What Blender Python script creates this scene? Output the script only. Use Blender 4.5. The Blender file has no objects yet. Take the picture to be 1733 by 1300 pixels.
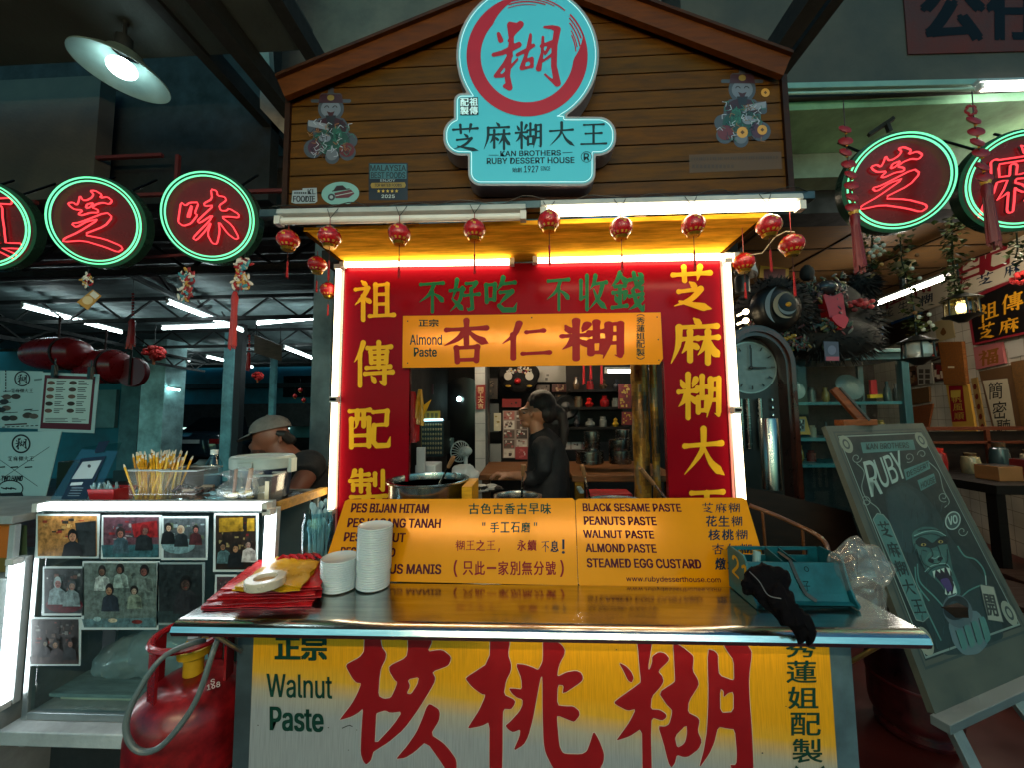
import bpy, bmesh, math, random
import numpy as np
from mathutils import Vector as V, Matrix, noise as mnoise
from mathutils.geometry import tessellate_polygon
R = math.radians
random.seed(7)
sc = bpy.context.scene
COL = sc.collection

# ------------------------------------------------------------------ camera
F_PX, CX, CY = 640.0, 866.5, 650.0                 # the lens, in pixels of the photograph
YAW, PITCH, ROLL = R(2.5), R(4.3), R(0.55)
CAM = V((0, 0, 1.5))
FWD = V((-math.sin(YAW)*math.cos(PITCH), math.cos(YAW)*math.cos(PITCH), math.sin(PITCH)))
_r0 = V((math.cos(YAW), math.sin(YAW), 0)); _u0 = _r0.cross(FWD)
RGT = _r0*math.cos(ROLL) - _u0*math.sin(ROLL)
UPV = _r0*math.sin(ROLL) + _u0*math.cos(ROLL)
cd = bpy.data.cameras.new('camera'); cam = bpy.data.objects.new('camera', cd); COL.objects.link(cam)
cd.sensor_width = 36; cd.lens = 36*F_PX/1733; cd.clip_start = .02; cd.clip_end = 500
cam.matrix_world = Matrix(((RGT.x, UPV.x, -FWD.x, CAM.x), (RGT.y, UPV.y, -FWD.y, CAM.y), (RGT.z, UPV.z, -FWD.z, CAM.z), (0, 0, 0, 1)))
sc.camera = cam

# ------------------------------------------------------------------ world, sun, exposure
w = bpy.data.worlds.new('World'); sc.world = w; w.use_nodes = True
nt = w.node_tree; nt.nodes.clear()
sky = nt.nodes.new('ShaderNodeTexSky'); sky.sky_type = 'NISHITA'; sky.sun_disc = False
sky.sun_elevation = R(25); sky.sun_rotation = R(180); sky.ozone_density = 3
mx = nt.nodes.new('ShaderNodeMix'); mx.data_type = 'RGBA'; mx.blend_type = 'MULTIPLY'; mx.inputs[0].default_value = 1
mx.inputs[7].default_value = (.42, 1.0, .95, 1)
bg = nt.nodes.new('ShaderNodeBackground'); bg.inputs[1].default_value = .036
wo = nt.nodes.new('ShaderNodeOutputWorld')
nt.links.new(sky.outputs[0], mx.inputs[6]); nt.links.new(mx.outputs[2], bg.inputs[0]); nt.links.new(bg.outputs[0], wo.inputs[0])
sl = bpy.data.lights.new('sun', 'SUN'); sl.energy = .02; sl.angle = R(10); sl.color = (.7, .9, 1)
so = bpy.data.objects.new('sun', sl); COL.objects.link(so); so.rotation_euler = (R(75), 0, R(20))
sc.view_settings.view_transform = 'Standard'; sc.view_settings.look = 'None'
sc.view_settings.exposure = 1.5; sc.view_settings.gamma = 1
sc.render.engine = 'CYCLES'
cy = sc.cycles
cy.max_bounces = 7; cy.diffuse_bounces = 3; cy.glossy_bounces = 4; cy.transmission_bounces = 4; cy.transparent_max_bounces = 16
cy.caustics_reflective = False; cy.caustics_refractive = False; cy.sample_clamp_indirect = 3
cy.use_denoising = True

# ------------------------------------------------------------------ pixels to places
def ray(px, py):
    return FWD + RGT*((px-CX)/F_PX) + UPV*((CY-py)/F_PX)
class Pl:                                          # a real plane in the scene
    def __init__(s, o, n):
        s.o = V(o); s.n = V(n).normalized()
    def __call__(s, px, py, off=0.0):
        d = ray(px, py); t = (s.o-CAM).dot(s.n)/d.dot(s.n)
        return CAM + d*t + s.n*off
def FP(y): return Pl((0, y, 0), (0, -1, 0))        # plane parallel to the stall front
def P(px, py, y): return FP(y)(px, py)
def PZ(px, py, z): return Pl((0, 0, z), (0, 0, 1))(px, py)
def pxof(p):
    d = V(p)-CAM; k = d.dot(FWD)
    return CX+F_PX*d.dot(RGT)/k, CY-F_PX*d.dot(UPV)/k

def C(h):
    h = h.lstrip('#'); o = []
    for i in (0, 2, 4):
        c = int(h[i:i+2], 16)/255
        o.append(c/12.92 if c <= .04045 else ((c+.055)/1.055)**2.4)
    return tuple(o)

# ------------------------------------------------------------------ materials
MATS = {}
def _mat(key):
    m = bpy.data.materials.new(key); m.use_nodes = True; m.node_tree.nodes.clear(); MATS[key] = m
    return m, m.node_tree.nodes, m.node_tree.links
def paint(rough=.6, metal=0.0, mott=.12, scale=9.0, bump=0.0, coat=0.0, sss=0.0, alpha=1.0, bscale=60.0, stretch=None, trans=0.0, spec=.5, tint=0):
    key = 'paint_%g_%g_%g_%g_%g_%g_%g_%g_%g_%s_%g_%g_%g' % (rough, metal, mott, scale, bump, coat, sss, alpha, bscale, stretch, trans, spec, tint)
    if key in MATS: return MATS[key]
    m, N, L = _mat(key)
    out = N.new('ShaderNodeOutputMaterial'); b = N.new('ShaderNodeBsdfPrincipled')
    a = N.new('ShaderNodeAttribute'); a.attribute_name = 'Col'
    tc = N.new('ShaderNodeTexCoord'); vec = tc.outputs['Object']
    if stretch:
        mp = N.new('ShaderNodeMapping'); mp.inputs['Scale'].default_value = stretch
        L.new(vec, mp.inputs[0]); vec = mp.outputs[0]
    n = N.new('ShaderNodeTexNoise'); n.inputs['Scale'].default_value = scale; n.inputs['Detail'].default_value = 6; n.inputs['Roughness'].default_value = .65
    L.new(vec, n.inputs['Vector'])
    mr = N.new('ShaderNodeMapRange'); mr.inputs[1].default_value = .3; mr.inputs[2].default_value = .7
    mr.inputs[3].default_value = 1-mott*1.6; mr.inputs[4].default_value = 1+mott*.6
    L.new(n.outputs[0], mr.inputs[0])
    mu = N.new('ShaderNodeMix'); mu.data_type = 'RGBA'; mu.blend_type = 'MULTIPLY'; mu.inputs[0].default_value = 1
    L.new(a.outputs['Color'], mu.inputs[6]); L.new(mr.outputs[0], mu.inputs[7]); L.new(mu.outputs[2], b.inputs['Base Color'])
    rr = N.new('ShaderNodeMapRange'); rr.inputs[1].default_value = .3; rr.inputs[2].default_value = .7
    rr.inputs[3].default_value = max(.02, rough*.8); rr.inputs[4].default_value = min(1, rough*1.25)
    L.new(n.outputs[0], rr.inputs[0]); L.new(rr.outputs[0], b.inputs['Roughness'])
    b.inputs['Metallic'].default_value = metal; b.inputs['Coat Weight'].default_value = coat; b.inputs['Coat Roughness'].default_value = .06
    b.inputs['Specular IOR Level'].default_value = spec
    if tint:                                       # dyed acrylic: its sheen takes the dye's hue
        st = N.new('ShaderNodeMix'); st.data_type = 'RGBA'; st.inputs[0].default_value = .15
        L.new(a.outputs['Color'], st.inputs[6]); st.inputs[7].default_value = (1, 1, 1, 1); L.new(st.outputs[2], b.inputs['Specular Tint'])
    if sss: b.inputs['Subsurface Weight'].default_value = sss; b.inputs['Subsurface Radius'].default_value = (.02, .008, .004)
    if trans: b.inputs['Transmission Weight'].default_value = trans
    if alpha < 1: b.inputs['Alpha'].default_value = alpha
    if bump:
        n2 = N.new('ShaderNodeTexNoise'); n2.inputs['Scale'].default_value = bscale; n2.inputs['Detail'].default_value = 5
        L.new(vec, n2.inputs['Vector'])
        bp = N.new('ShaderNodeBump'); bp.inputs['Strength'].default_value = bump; bp.inputs['Distance'].default_value = .01
        L.new(n2.outputs[0], bp.inputs['Height']); L.new(bp.outputs[0], b.inputs['Normal'])
    L.new(b.outputs[0], out.inputs[0])
    return m
def emit(col, s, key=None):
    key = 'glow_%.3f_%.3f_%.3f_%g' % (*col, s)
    if key in MATS: return MATS[key]
    m, N, L = _mat(key)
    out = N.new('ShaderNodeOutputMaterial'); e = N.new('ShaderNodeEmission')
    e.inputs[0].default_value = (*col, 1); e.inputs[1].default_value = s; L.new(e.outputs[0], out.inputs[0])
    return m
def backlit(s):                                    # printed face of a light box
    key = 'backlit_%g' % s
    if key in MATS: return MATS[key]
    m, N, L = _mat(key)
    out = N.new('ShaderNodeOutputMaterial'); b = N.new('ShaderNodeBsdfPrincipled')
    a = N.new('ShaderNodeAttribute'); a.attribute_name = 'Col'
    L.new(a.outputs['Color'], b.inputs['Base Color']); L.new(a.outputs['Color'], b.inputs['Emission Color'])
    b.inputs['Emission Strength'].default_value = s; b.inputs['Roughness'].default_value = .3
    L.new(b.outputs[0], out.inputs[0])
    return m
def pane(tint=(.85, .95, .95), refl=.10, dens=0.0, key='pane'):
    key = '%s_%.2f_%.2f_%.2f_%g_%g' % (key, *tint, refl, dens)
    if key in MATS: return MATS[key]
    m, N, L = _mat(key)
    out = N.new('ShaderNodeOutputMaterial'); t = N.new('ShaderNodeBsdfTransparent'); g = N.new('ShaderNodeBsdfGlossy')
    t.inputs[0].default_value = (*tint, 1); g.inputs['Roughness'].default_value = .13 if dens > .1 else .03
    lw = N.new('ShaderNodeLayerWeight'); pw_ = N.new('ShaderNodeMath'); pw_.operation = 'POWER'; pw_.inputs[1].default_value = 4
    L.new(lw.outputs['Facing'], pw_.inputs[0])
    ad = N.new('ShaderNodeMath'); ad.operation = 'MULTIPLY_ADD'; ad.inputs[1].default_value = .55; ad.inputs[2].default_value = .025+refl*.12
    L.new(pw_.outputs[0], ad.inputs[0])
    mxs = N.new('ShaderNodeMixShader'); L.new(ad.outputs[0], mxs.inputs[0]); L.new(t.outputs[0], mxs.inputs[1]); L.new(g.outputs[0], mxs.inputs[2])
    res = mxs.outputs[0]
    if dens:
        d = N.new('ShaderNodeBsdfDiffuse'); d.inputs[0].default_value = (.75, .78, .78, 1)
        tr = N.new('ShaderNodeBsdfTranslucent'); tr.inputs[0].default_value = (.75, .78, .78, 1)
        dm = N.new('ShaderNodeMixShader'); dm.inputs[0].default_value = .4; L.new(d.outputs[0], dm.inputs[1]); L.new(tr.outputs[0], dm.inputs[2])
        m2 = N.new('ShaderNodeMixShader'); m2.inputs[0].default_value = dens; L.new(res, m2.inputs[1]); L.new(dm.outputs[0], m2.inputs[2]); res = m2.outputs[0]
    L.new(res, out.inputs[0])
    return m

# ------------------------------------------------------------------ mesh building
def inside(p, lp):
    c = False; x, y = p[0], p[1]; j = len(lp)-1
    for i in range(len(lp)):
        xi, yi = lp[i][0], lp[i][1]; xj, yj = lp[j][0], lp[j][1]
        if (yi > y) != (yj > y) and x < (xj-xi)*(y-yi)/(yj-yi)+xi: c = not c
        j = i
    return c
def group_loops(loops):                            # each outer loop with its own holes
    dep = [sum(inside(l[0], q) for q in loops if q is not l) for l in loops]; out = []
    for l, d in zip(loops, dep):
        if d % 2 == 0: out.append([l]+[h for h, e in zip(loops, dep) if e == d+1 and inside(h[0], l)])
    return out
class MB:
    def __init__(s, col=(.5, .5, .5)):
        s.v = []; s.f = []; s.c = []; s.col = col
    def add(s, vs, fs, col=None):
        k = len(s.v); s.v += [V(p) for p in vs]; c = col or s.col
        for f in fs: s.f.append([i+k for i in f]); s.c.append(c)
        return s
    def quad(s, a, b, c, d, col=None): return s.add([a, b, c, d], [(0, 1, 2, 3)], col)
    def box(s, lo, hi, col=None, M=None):
        x0, y0, z0 = lo; x1, y1, z1 = hi
        vs = [V(p) for p in ((x0,y0,z0),(x1,y0,z0),(x1,y1,z0),(x0,y1,z0),(x0,y0,z1),(x1,y0,z1),(x1,y1,z1),(x0,y1,z1))]
        if M: vs = [M @ p for p in vs]
        return s.add(vs, [(0,3,2,1),(4,5,6,7),(0,1,5,4),(1,2,6,5),(2,3,7,6),(3,0,4,7)], col)
    def beam(s, a, b, wd, ht, col=None, up=(0, 0, 1)):   # a bar from a to b
        a = V(a); b = V(b); d = (b-a); ln = d.length; d.normalize(); up = V(up)
        if abs(d.dot(up)) > .99: up = V((1, 0, 0))
        sx = d.cross(up).normalized(); uz = sx.cross(d)
        M = Matrix(((d.x, sx.x, uz.x, a.x), (d.y, sx.y, uz.y, a.y), (d.z, sx.z, uz.z, a.z), (0, 0, 0, 1)))
        return s.box((0, -wd/2, -ht/2), (ln, wd/2, ht/2), col, M)
    def tube(s, pts, r, n=8, col=None, cap=True, closed=False):
        pts = [V(p) for p in pts]; m = len(pts)
        rs = r if isinstance(r, (list, tuple)) else [r]*m
        vs = []; prev = None
        for i, p in enumerate(pts):
            if closed: d = pts[(i+1) % m]-pts[i-1]
            else: d = pts[min(i+1, m-1)]-pts[max(i-1, 0)]
            if d.length < 1e-9: d = V((0, 0, 1))
            d.normalize()
            if prev is None:
                a = V((0, 0, 1)) if abs(d.z) < .9 else V((1, 0, 0))
                prev = (a-d*a.dot(d)).normalized()
            else:
                q = prev-d*prev.dot(d)
                if q.length > 1e-6: prev = q.normalized()
            b = d.cross(prev)
            for k in range(n):
                t = 2*math.pi*k/n; vs.append(p+(prev*math.cos(t)+b*math.sin(t))*rs[i])
        fs = []
        for i in range(m if closed else m-1):
            j = (i+1) % m
            for k in range(n):
                fs.append((i*n+k, i*n+(k+1) % n, j*n+(k+1) % n, j*n+k))
        if cap and not closed:
            fs.append(tuple(range(n))[::-1]); fs.append(tuple((m-1)*n+k for k in range(n)))
        return s.add(vs, fs, col)
    def lathe(s, prof, o, n=24, col=None, M=None, sq=(1, 1)):   # prof: (r, z) pairs round a vertical axis at o
        o = V(o); vs = []; fs = []
        for r, z in prof:
            for k in range(n):
                t = 2*math.pi*k/n; p = V((r*math.cos(t)*sq[0], r*math.sin(t)*sq[1], z))
                vs.append(o+(M @ p if M else p))
        for i in range(len(prof)-1):
            for k in range(n):
                fs.append((i*n+k, i*n+(k+1) % n, (i+1)*n+(k+1) % n, (i+1)*n+k))
        op = prof[0] != prof[-1]
        if op and prof[0][0] > 1e-6: fs.append(tuple(range(n))[::-1])
        if op and prof[-1][0] > 1e-6: fs.append(tuple((len(prof)-1)*n+k for k in range(n)))
        return s.add(vs, fs, col)
    def ball(s, o, r, n=14, m=9, col=None, M=None):
        r = r if isinstance(r, (tuple, list)) else (r, r, r)
        o = V(o); vs = [o+(M @ V((0, 0, -r[2])) if M else V((0, 0, -r[2])))]; fs = []
        for i in range(1, m):
            a = -math.pi/2+math.pi*i/m
            for k in range(n):
                t = 2*math.pi*k/n; p = V((r[0]*math.cos(a)*math.cos(t), r[1]*math.cos(a)*math.sin(t), r[2]*math.sin(a)))
                vs.append(o+(M @ p if M else p))
        vs.append(o+(M @ V((0, 0, r[2])) if M else V((0, 0, r[2]))))
        for k in range(n):
            fs.append((0, 1+(k+1) % n, 1+k)); fs.append((len(vs)-1, 1+(m-2)*n+k, 1+(m-2)*n+(k+1) % n))
        for i in range(m-2):
            for k in range(n):
                fs.append((1+i*n+k, 1+i*n+(k+1) % n, 1+(i+1)*n+(k+1) % n, 1+(i+1)*n+k))
        return s.add(vs, fs, col)
    def flat(s, loops, to, col=None):              # filled 2-D loops carried into space by to(x, y)
        if len(loops) > 1:
            for g in group_loops(loops): s.flat1(g, to, col)
            return s
        return s.flat1(loops, to, col)
    def flat1(s, loops, to, col=None):
        L3 = [[V((p[0], p[1], 0)) for p in lp] for lp in loops]
        tr = tessellate_polygon(L3); al = [p for lp in L3 for p in lp]
        return s.add([to(p.x, p.y) for p in al], [t for t in tr], col)
    def slab(s, loops, to, depth, col=None, side=None):   # the same, with thickness: to(x, y, off)
        L3 = [[V((p[0], p[1], 0)) for p in lp] for lp in loops]
        tr = tessellate_polygon(L3); al = [p for lp in L3 for p in lp]
        s.add([to(p.x, p.y, depth) for p in al], [t for t in tr], col)
        s.add([to(p.x, p.y, 0) for p in al], [t[::-1] for t in tr], side or col)
        for lp in L3:
            n = len(lp); vs = [to(p.x, p.y, 0) for p in lp]+[to(p.x, p.y, depth) for p in lp]
            s.add(vs, [(i, (i+1) % n, n+(i+1) % n, n+i) for i in range(n)], side or col)
        return s

def wloc(o):
    p = V(o.location)
    while o.parent: o = o.parent; p += V(o.location)
    return p
def make(name, mb, mat, parent=None, bev=0.0, smooth=True, ang=35, fix=True):
    me = bpy.data.meshes.new(name); off = wloc(parent) if parent else V((0, 0, 0))
    me.from_pydata([tuple(p-off) for p in mb.v], [], mb.f)
    at = me.color_attributes.new('Col', 'FLOAT_COLOR', 'CORNER')
    arr = np.ones((len(me.loops), 4), dtype=np.float32); k = 0
    for f, c in zip(mb.f, mb.c):
        arr[k:k+len(f), :3] = c; k += len(f)
    at.data.foreach_set('color', arr.ravel())
    if fix:
        bm = bmesh.new(); bm.from_mesh(me); bmesh.ops.recalc_face_normals(bm, faces=bm.faces[:]); bm.to_mesh(me); bm.free()
    if smooth:
        me.polygons.foreach_set('use_smooth', [True]*len(me.polygons)); me.set_sharp_from_angle(angle=R(ang))
    me.materials.append(mat)
    o = bpy.data.objects.new(name, me); COL.objects.link(o)
    if parent: o.parent = parent
    if bev:
        md = o.modifiers.new('bevel', 'BEVEL'); md.width = bev; md.segments = 2; md.limit_method = 'ANGLE'; md.angle_limit = R(50)
    return o
def tag(o, label, cat, group=None):
    o['label'] = label; o['category'] = cat
    if group: o['group'] = group
    return o
def thing(name, label, cat, loc=(0, 0, 0), group=None):
    o = bpy.data.objects.new(name, None); COL.objects.link(o); o.location = V(loc); o.empty_display_size = .1
    return tag(o, label, cat, group)
def solo(name, mb, mat, label, cat, group=None, **k):
    return tag(make(name, mb, mat, **k), label, cat, group)
def struct(name, mb, mat, kind='structure', **k):
    o = make(name, mb, mat, **k); o['kind'] = kind; return o
def dup(root, loc, label):
    r = root.copy(); COL.objects.link(r); r.location = loc; r['label'] = label
    for ch in root.children:
        c = ch.copy(); COL.objects.link(c); c.parent = r
        for g in ch.children:
            d = g.copy(); COL.objects.link(d); d.parent = c
    return r
def blend(mb, voxel=.012, smooth=6, col=None):     # one continuous skin over overlapping shapes
    me = bpy.data.meshes.new('tmp'); me.from_pydata([tuple(p) for p in mb.v], [], mb.f)
    bm = bmesh.new(); bm.from_mesh(me); bmesh.ops.recalc_face_normals(bm, faces=bm.faces[:]); bm.to_mesh(me); bm.free()
    o = bpy.data.objects.new('tmp', me); COL.objects.link(o)
    md = o.modifiers.new('r', 'REMESH'); md.mode = 'VOXEL'; md.voxel_size = voxel
    if smooth: m2 = o.modifiers.new('s', 'SMOOTH'); m2.iterations = smooth; m2.factor = .5
    bpy.context.view_layer.update()
    ev = o.evaluated_get(bpy.context.evaluated_depsgraph_get()); m3 = ev.to_mesh()
    out = MB(col or mb.col)
    out.add([V(q.co) for q in m3.vertices], [list(p.vertices) for p in m3.polygons])
    ev.to_mesh_clear(); bpy.data.objects.remove(o); bpy.data.meshes.remove(me)
    return out
def colour(mb, fn):                                # colour faces by where they are on the thing
    for i, f in enumerate(mb.f):
        c = V((0, 0, 0))
        for k in f: c += mb.v[k]
        r = fn(c/len(f))
        if r: mb.c[i] = r
    return mb

# ------------------------------------------------------------------ lettering
_tx = {}
try:                                               # Blender's own interface sans; falls back to the built-in font
    import os
    SANS = bpy.data.fonts.load(os.path.join(bpy.utils.system_resource('DATAFILES'), 'fonts', 'Inter.woff2'))
except Exception:
    SANS = None
def text2d(s, bold=0):                           # (points, triangles) scaled to a unit box
    bold = 0
    if (s, bold) in _tx: return _tx[(s, bold)]
    cu = bpy.data.curves.new('t', 'FONT'); cu.body = s; cu.resolution_u = 3; cu.fill_mode = 'FRONT'
    if SANS and all(ord(c) < 128 for c in s): cu.font = SANS
    o = bpy.data.objects.new('t', cu); COL.objects.link(o); bpy.context.view_layer.update()
    ev = o.evaluated_get(bpy.context.evaluated_depsgraph_get()); me = ev.to_mesh()
    pts = [(q.co.x, q.co.y) for q in me.vertices]; tr = [tuple(p.vertices) for p in me.polygons]
    ev.to_mesh_clear(); bpy.data.objects.remove(o); bpy.data.curves.remove(cu)
    if not pts: return [], []
    xs = [p[0] for p in pts]; ys = [p[1] for p in pts]
    x0, x1, y0, y1 = min(xs), max(xs), min(ys), max(ys)
    pts = [((x-x0)/(x1-x0+1e-9), (y-y0)/(y1-y0+1e-9)) for x, y in pts]
    _tx[(s, bold)] = (pts, tr); return pts, tr
def txt(mb, pl, s, bl, br, tl, off=.0012, bold=.0, col=None):   # corners in photo pixels, carried onto plane pl
    pts, tr = text2d(s, bold); a = pl(*bl, off); u = pl(*br, off)-a; v = pl(*tl, off)-a
    n_ = pl.n*.00004; e = v.length*bold*1.5; du = u.normalized()*e; dv = v.normalized()*e*.6   # overprinted a hair apart: bold
    for k, (i, j) in enumerate(((0, 0), (-1, -1), (1, 1), (-1, 1), (1, -1)) if bold else ((0, 0),)):
        mb.add([a+u*x+v*y+du*i+dv*j+n_*k for x, y in pts], tr, col)
def tbox(mb, pl, s, x0, y0, x1, y1, off=.0012, bold=0, col=None, sl=0.0, it=0.0):
    txt(mb, pl, s, (x0, y1), (x1, y1+sl*(x1-x0)), (x0+it, y0), off, bold, col)
def marching(Fg, xs, ys):
    S = (Fg < 0).astype(int); cs = S[:-1, :-1]+2*S[1:, :-1]+4*S[1:, 1:]+8*S[:-1, 1:]
    T = {1: 'LB', 2: 'BR', 3: 'LR', 4: 'RT', 5: 'LBRT', 6: 'BT', 7: 'LT', 8: 'LT', 9: 'BT', 10: 'BRLT', 11: 'RT', 12: 'LR', 13: 'BR', 14: 'LB'}
    adj = {}
    for i, j in np.argwhere((cs > 0) & (cs < 15)):
        e = {'B': (0, i, j), 'T': (0, i, j+1), 'L': (1, i, j), 'R': (1, i+1, j)}; t = T[cs[i, j]]
        for k in range(0, len(t), 2):
            a, b = e[t[k]], e[t[k+1]]; adj.setdefault(a, []).append(b); adj.setdefault(b, []).append(a)
    def pt(k):
        d, i, j = k
        if d == 0: a, b = Fg[i, j], Fg[i+1, j]; t = a/(a-b); return xs[i]+(xs[i+1]-xs[i])*t, ys[j]
        a, b = Fg[i, j], Fg[i, j+1]; t = a/(a-b); return xs[i], ys[j]+(ys[j+1]-ys[j])*t
    seen = set(); loops = []
    for k in adj:
        if k in seen: continue
        lp = [k]; seen.add(k); cur = k
        while True:
            nx = [q for q in adj[cur] if q not in seen]
            if not nx: break
            cur = nx[0]; seen.add(cur); lp.append(cur)
        if len(lp) > 6: loops.append([pt(q) for q in lp])
    return loops
def thin(lp, tol):
    out = [lp[0]]
    for i in range(1, len(lp)-1):
        ax, ay = out[-1]; bx, by = lp[i]; cx, cy_ = lp[i+1]
        dx, dy = cx-ax, cy_-ay; l = math.hypot(dx, dy) or 1
        if abs((bx-ax)*dy-(by-ay)*dx)/l > tol or math.hypot(bx-ax, by-ay) > 12: out.append(lp[i])
    out.append(lp[-1]); return out
PROF = {'h': [(0, 4.6), (.12, 3.5), (.8, 3.7), (1, 5.2)], 'v': [(0, 5.6), (.2, 4.6), (1, 5)], 'p': [(0, 6), (.5, 4.6), (1, .8)],
        'n': [(0, 2.2), (.75, 7.2), (1, .8)], 'd': [(0, 1.8), (.7, 5.6), (1, 4.6)], 'k': [(0, 5), (.8, 5), (1, .8)], 't': [(0, 5.5), (1, .8)]}
def capsules(strokes, fat=1.0):
    segs = []
    for st in strokes.split(';'):
        st = st.strip(); ty = st[0]; q = [tuple(float(z) for z in p.split(',')) for p in st[1:].split()]
        if ty == 'x':
            for a, b in zip(q, q[1:]): segs.append((a[0], a[1], a[2]*fat, b[0], b[1], b[2]*fat))
            continue
        if ty in 'pn' and len(q) > 2:              # smooth long falling strokes
            e = [q[0]]+q+[q[-1]]; r = []
            for i in range(1, len(e)-2):
                for t in (0, .25, .5, .75):
                    r.append(tuple(.5*((2*e[i][k])+(e[i+1][k]-e[i-1][k])*t+(2*e[i-1][k]-5*e[i][k]+4*e[i+1][k]-e[i+2][k])*t*t+(3*e[i][k]-e[i-1][k]-3*e[i+1][k]+e[i+2][k])*t**3) for k in (0, 1)))
            q = r+[q[-1]]
        ln = [0]
        for a, b in zip(q, q[1:]): ln.append(ln[-1]+math.hypot(b[0]-a[0], b[1]-a[1]))
        P_ = PROF[ty]; ts = sorted(set([l/ln[-1] for l in ln]+[p[0] for p in P_]))
        pts = []
        for t in ts:
            x = np.interp(t*ln[-1], ln, [p[0] for p in q]); y = np.interp(t*ln[-1], ln, [p[1] for p in q])
            pts.append((x, y, np.interp(t, [p[0] for p in P_], [p[1] for p in P_])*fat))
        segs += [(*a, *b) for a, b in zip(pts, pts[1:])]
    return segs
def sd_caps(segs, X, Y):
    Fg = np.full(X.shape, 1e3)
    for x0, y0, r0, x1, y1, r1 in segs:
        dx, dy = x1-x0, y1-y0; l2 = dx*dx+dy*dy+1e-9
        t = np.clip(((X-x0)*dx+(Y-y0)*dy)/l2, 0, 1)
        Fg = np.minimum(Fg, np.hypot(X-x0-dx*t, Y-y0-dy*t)-(r0+(r1-r0)*t))
    return Fg
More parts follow.
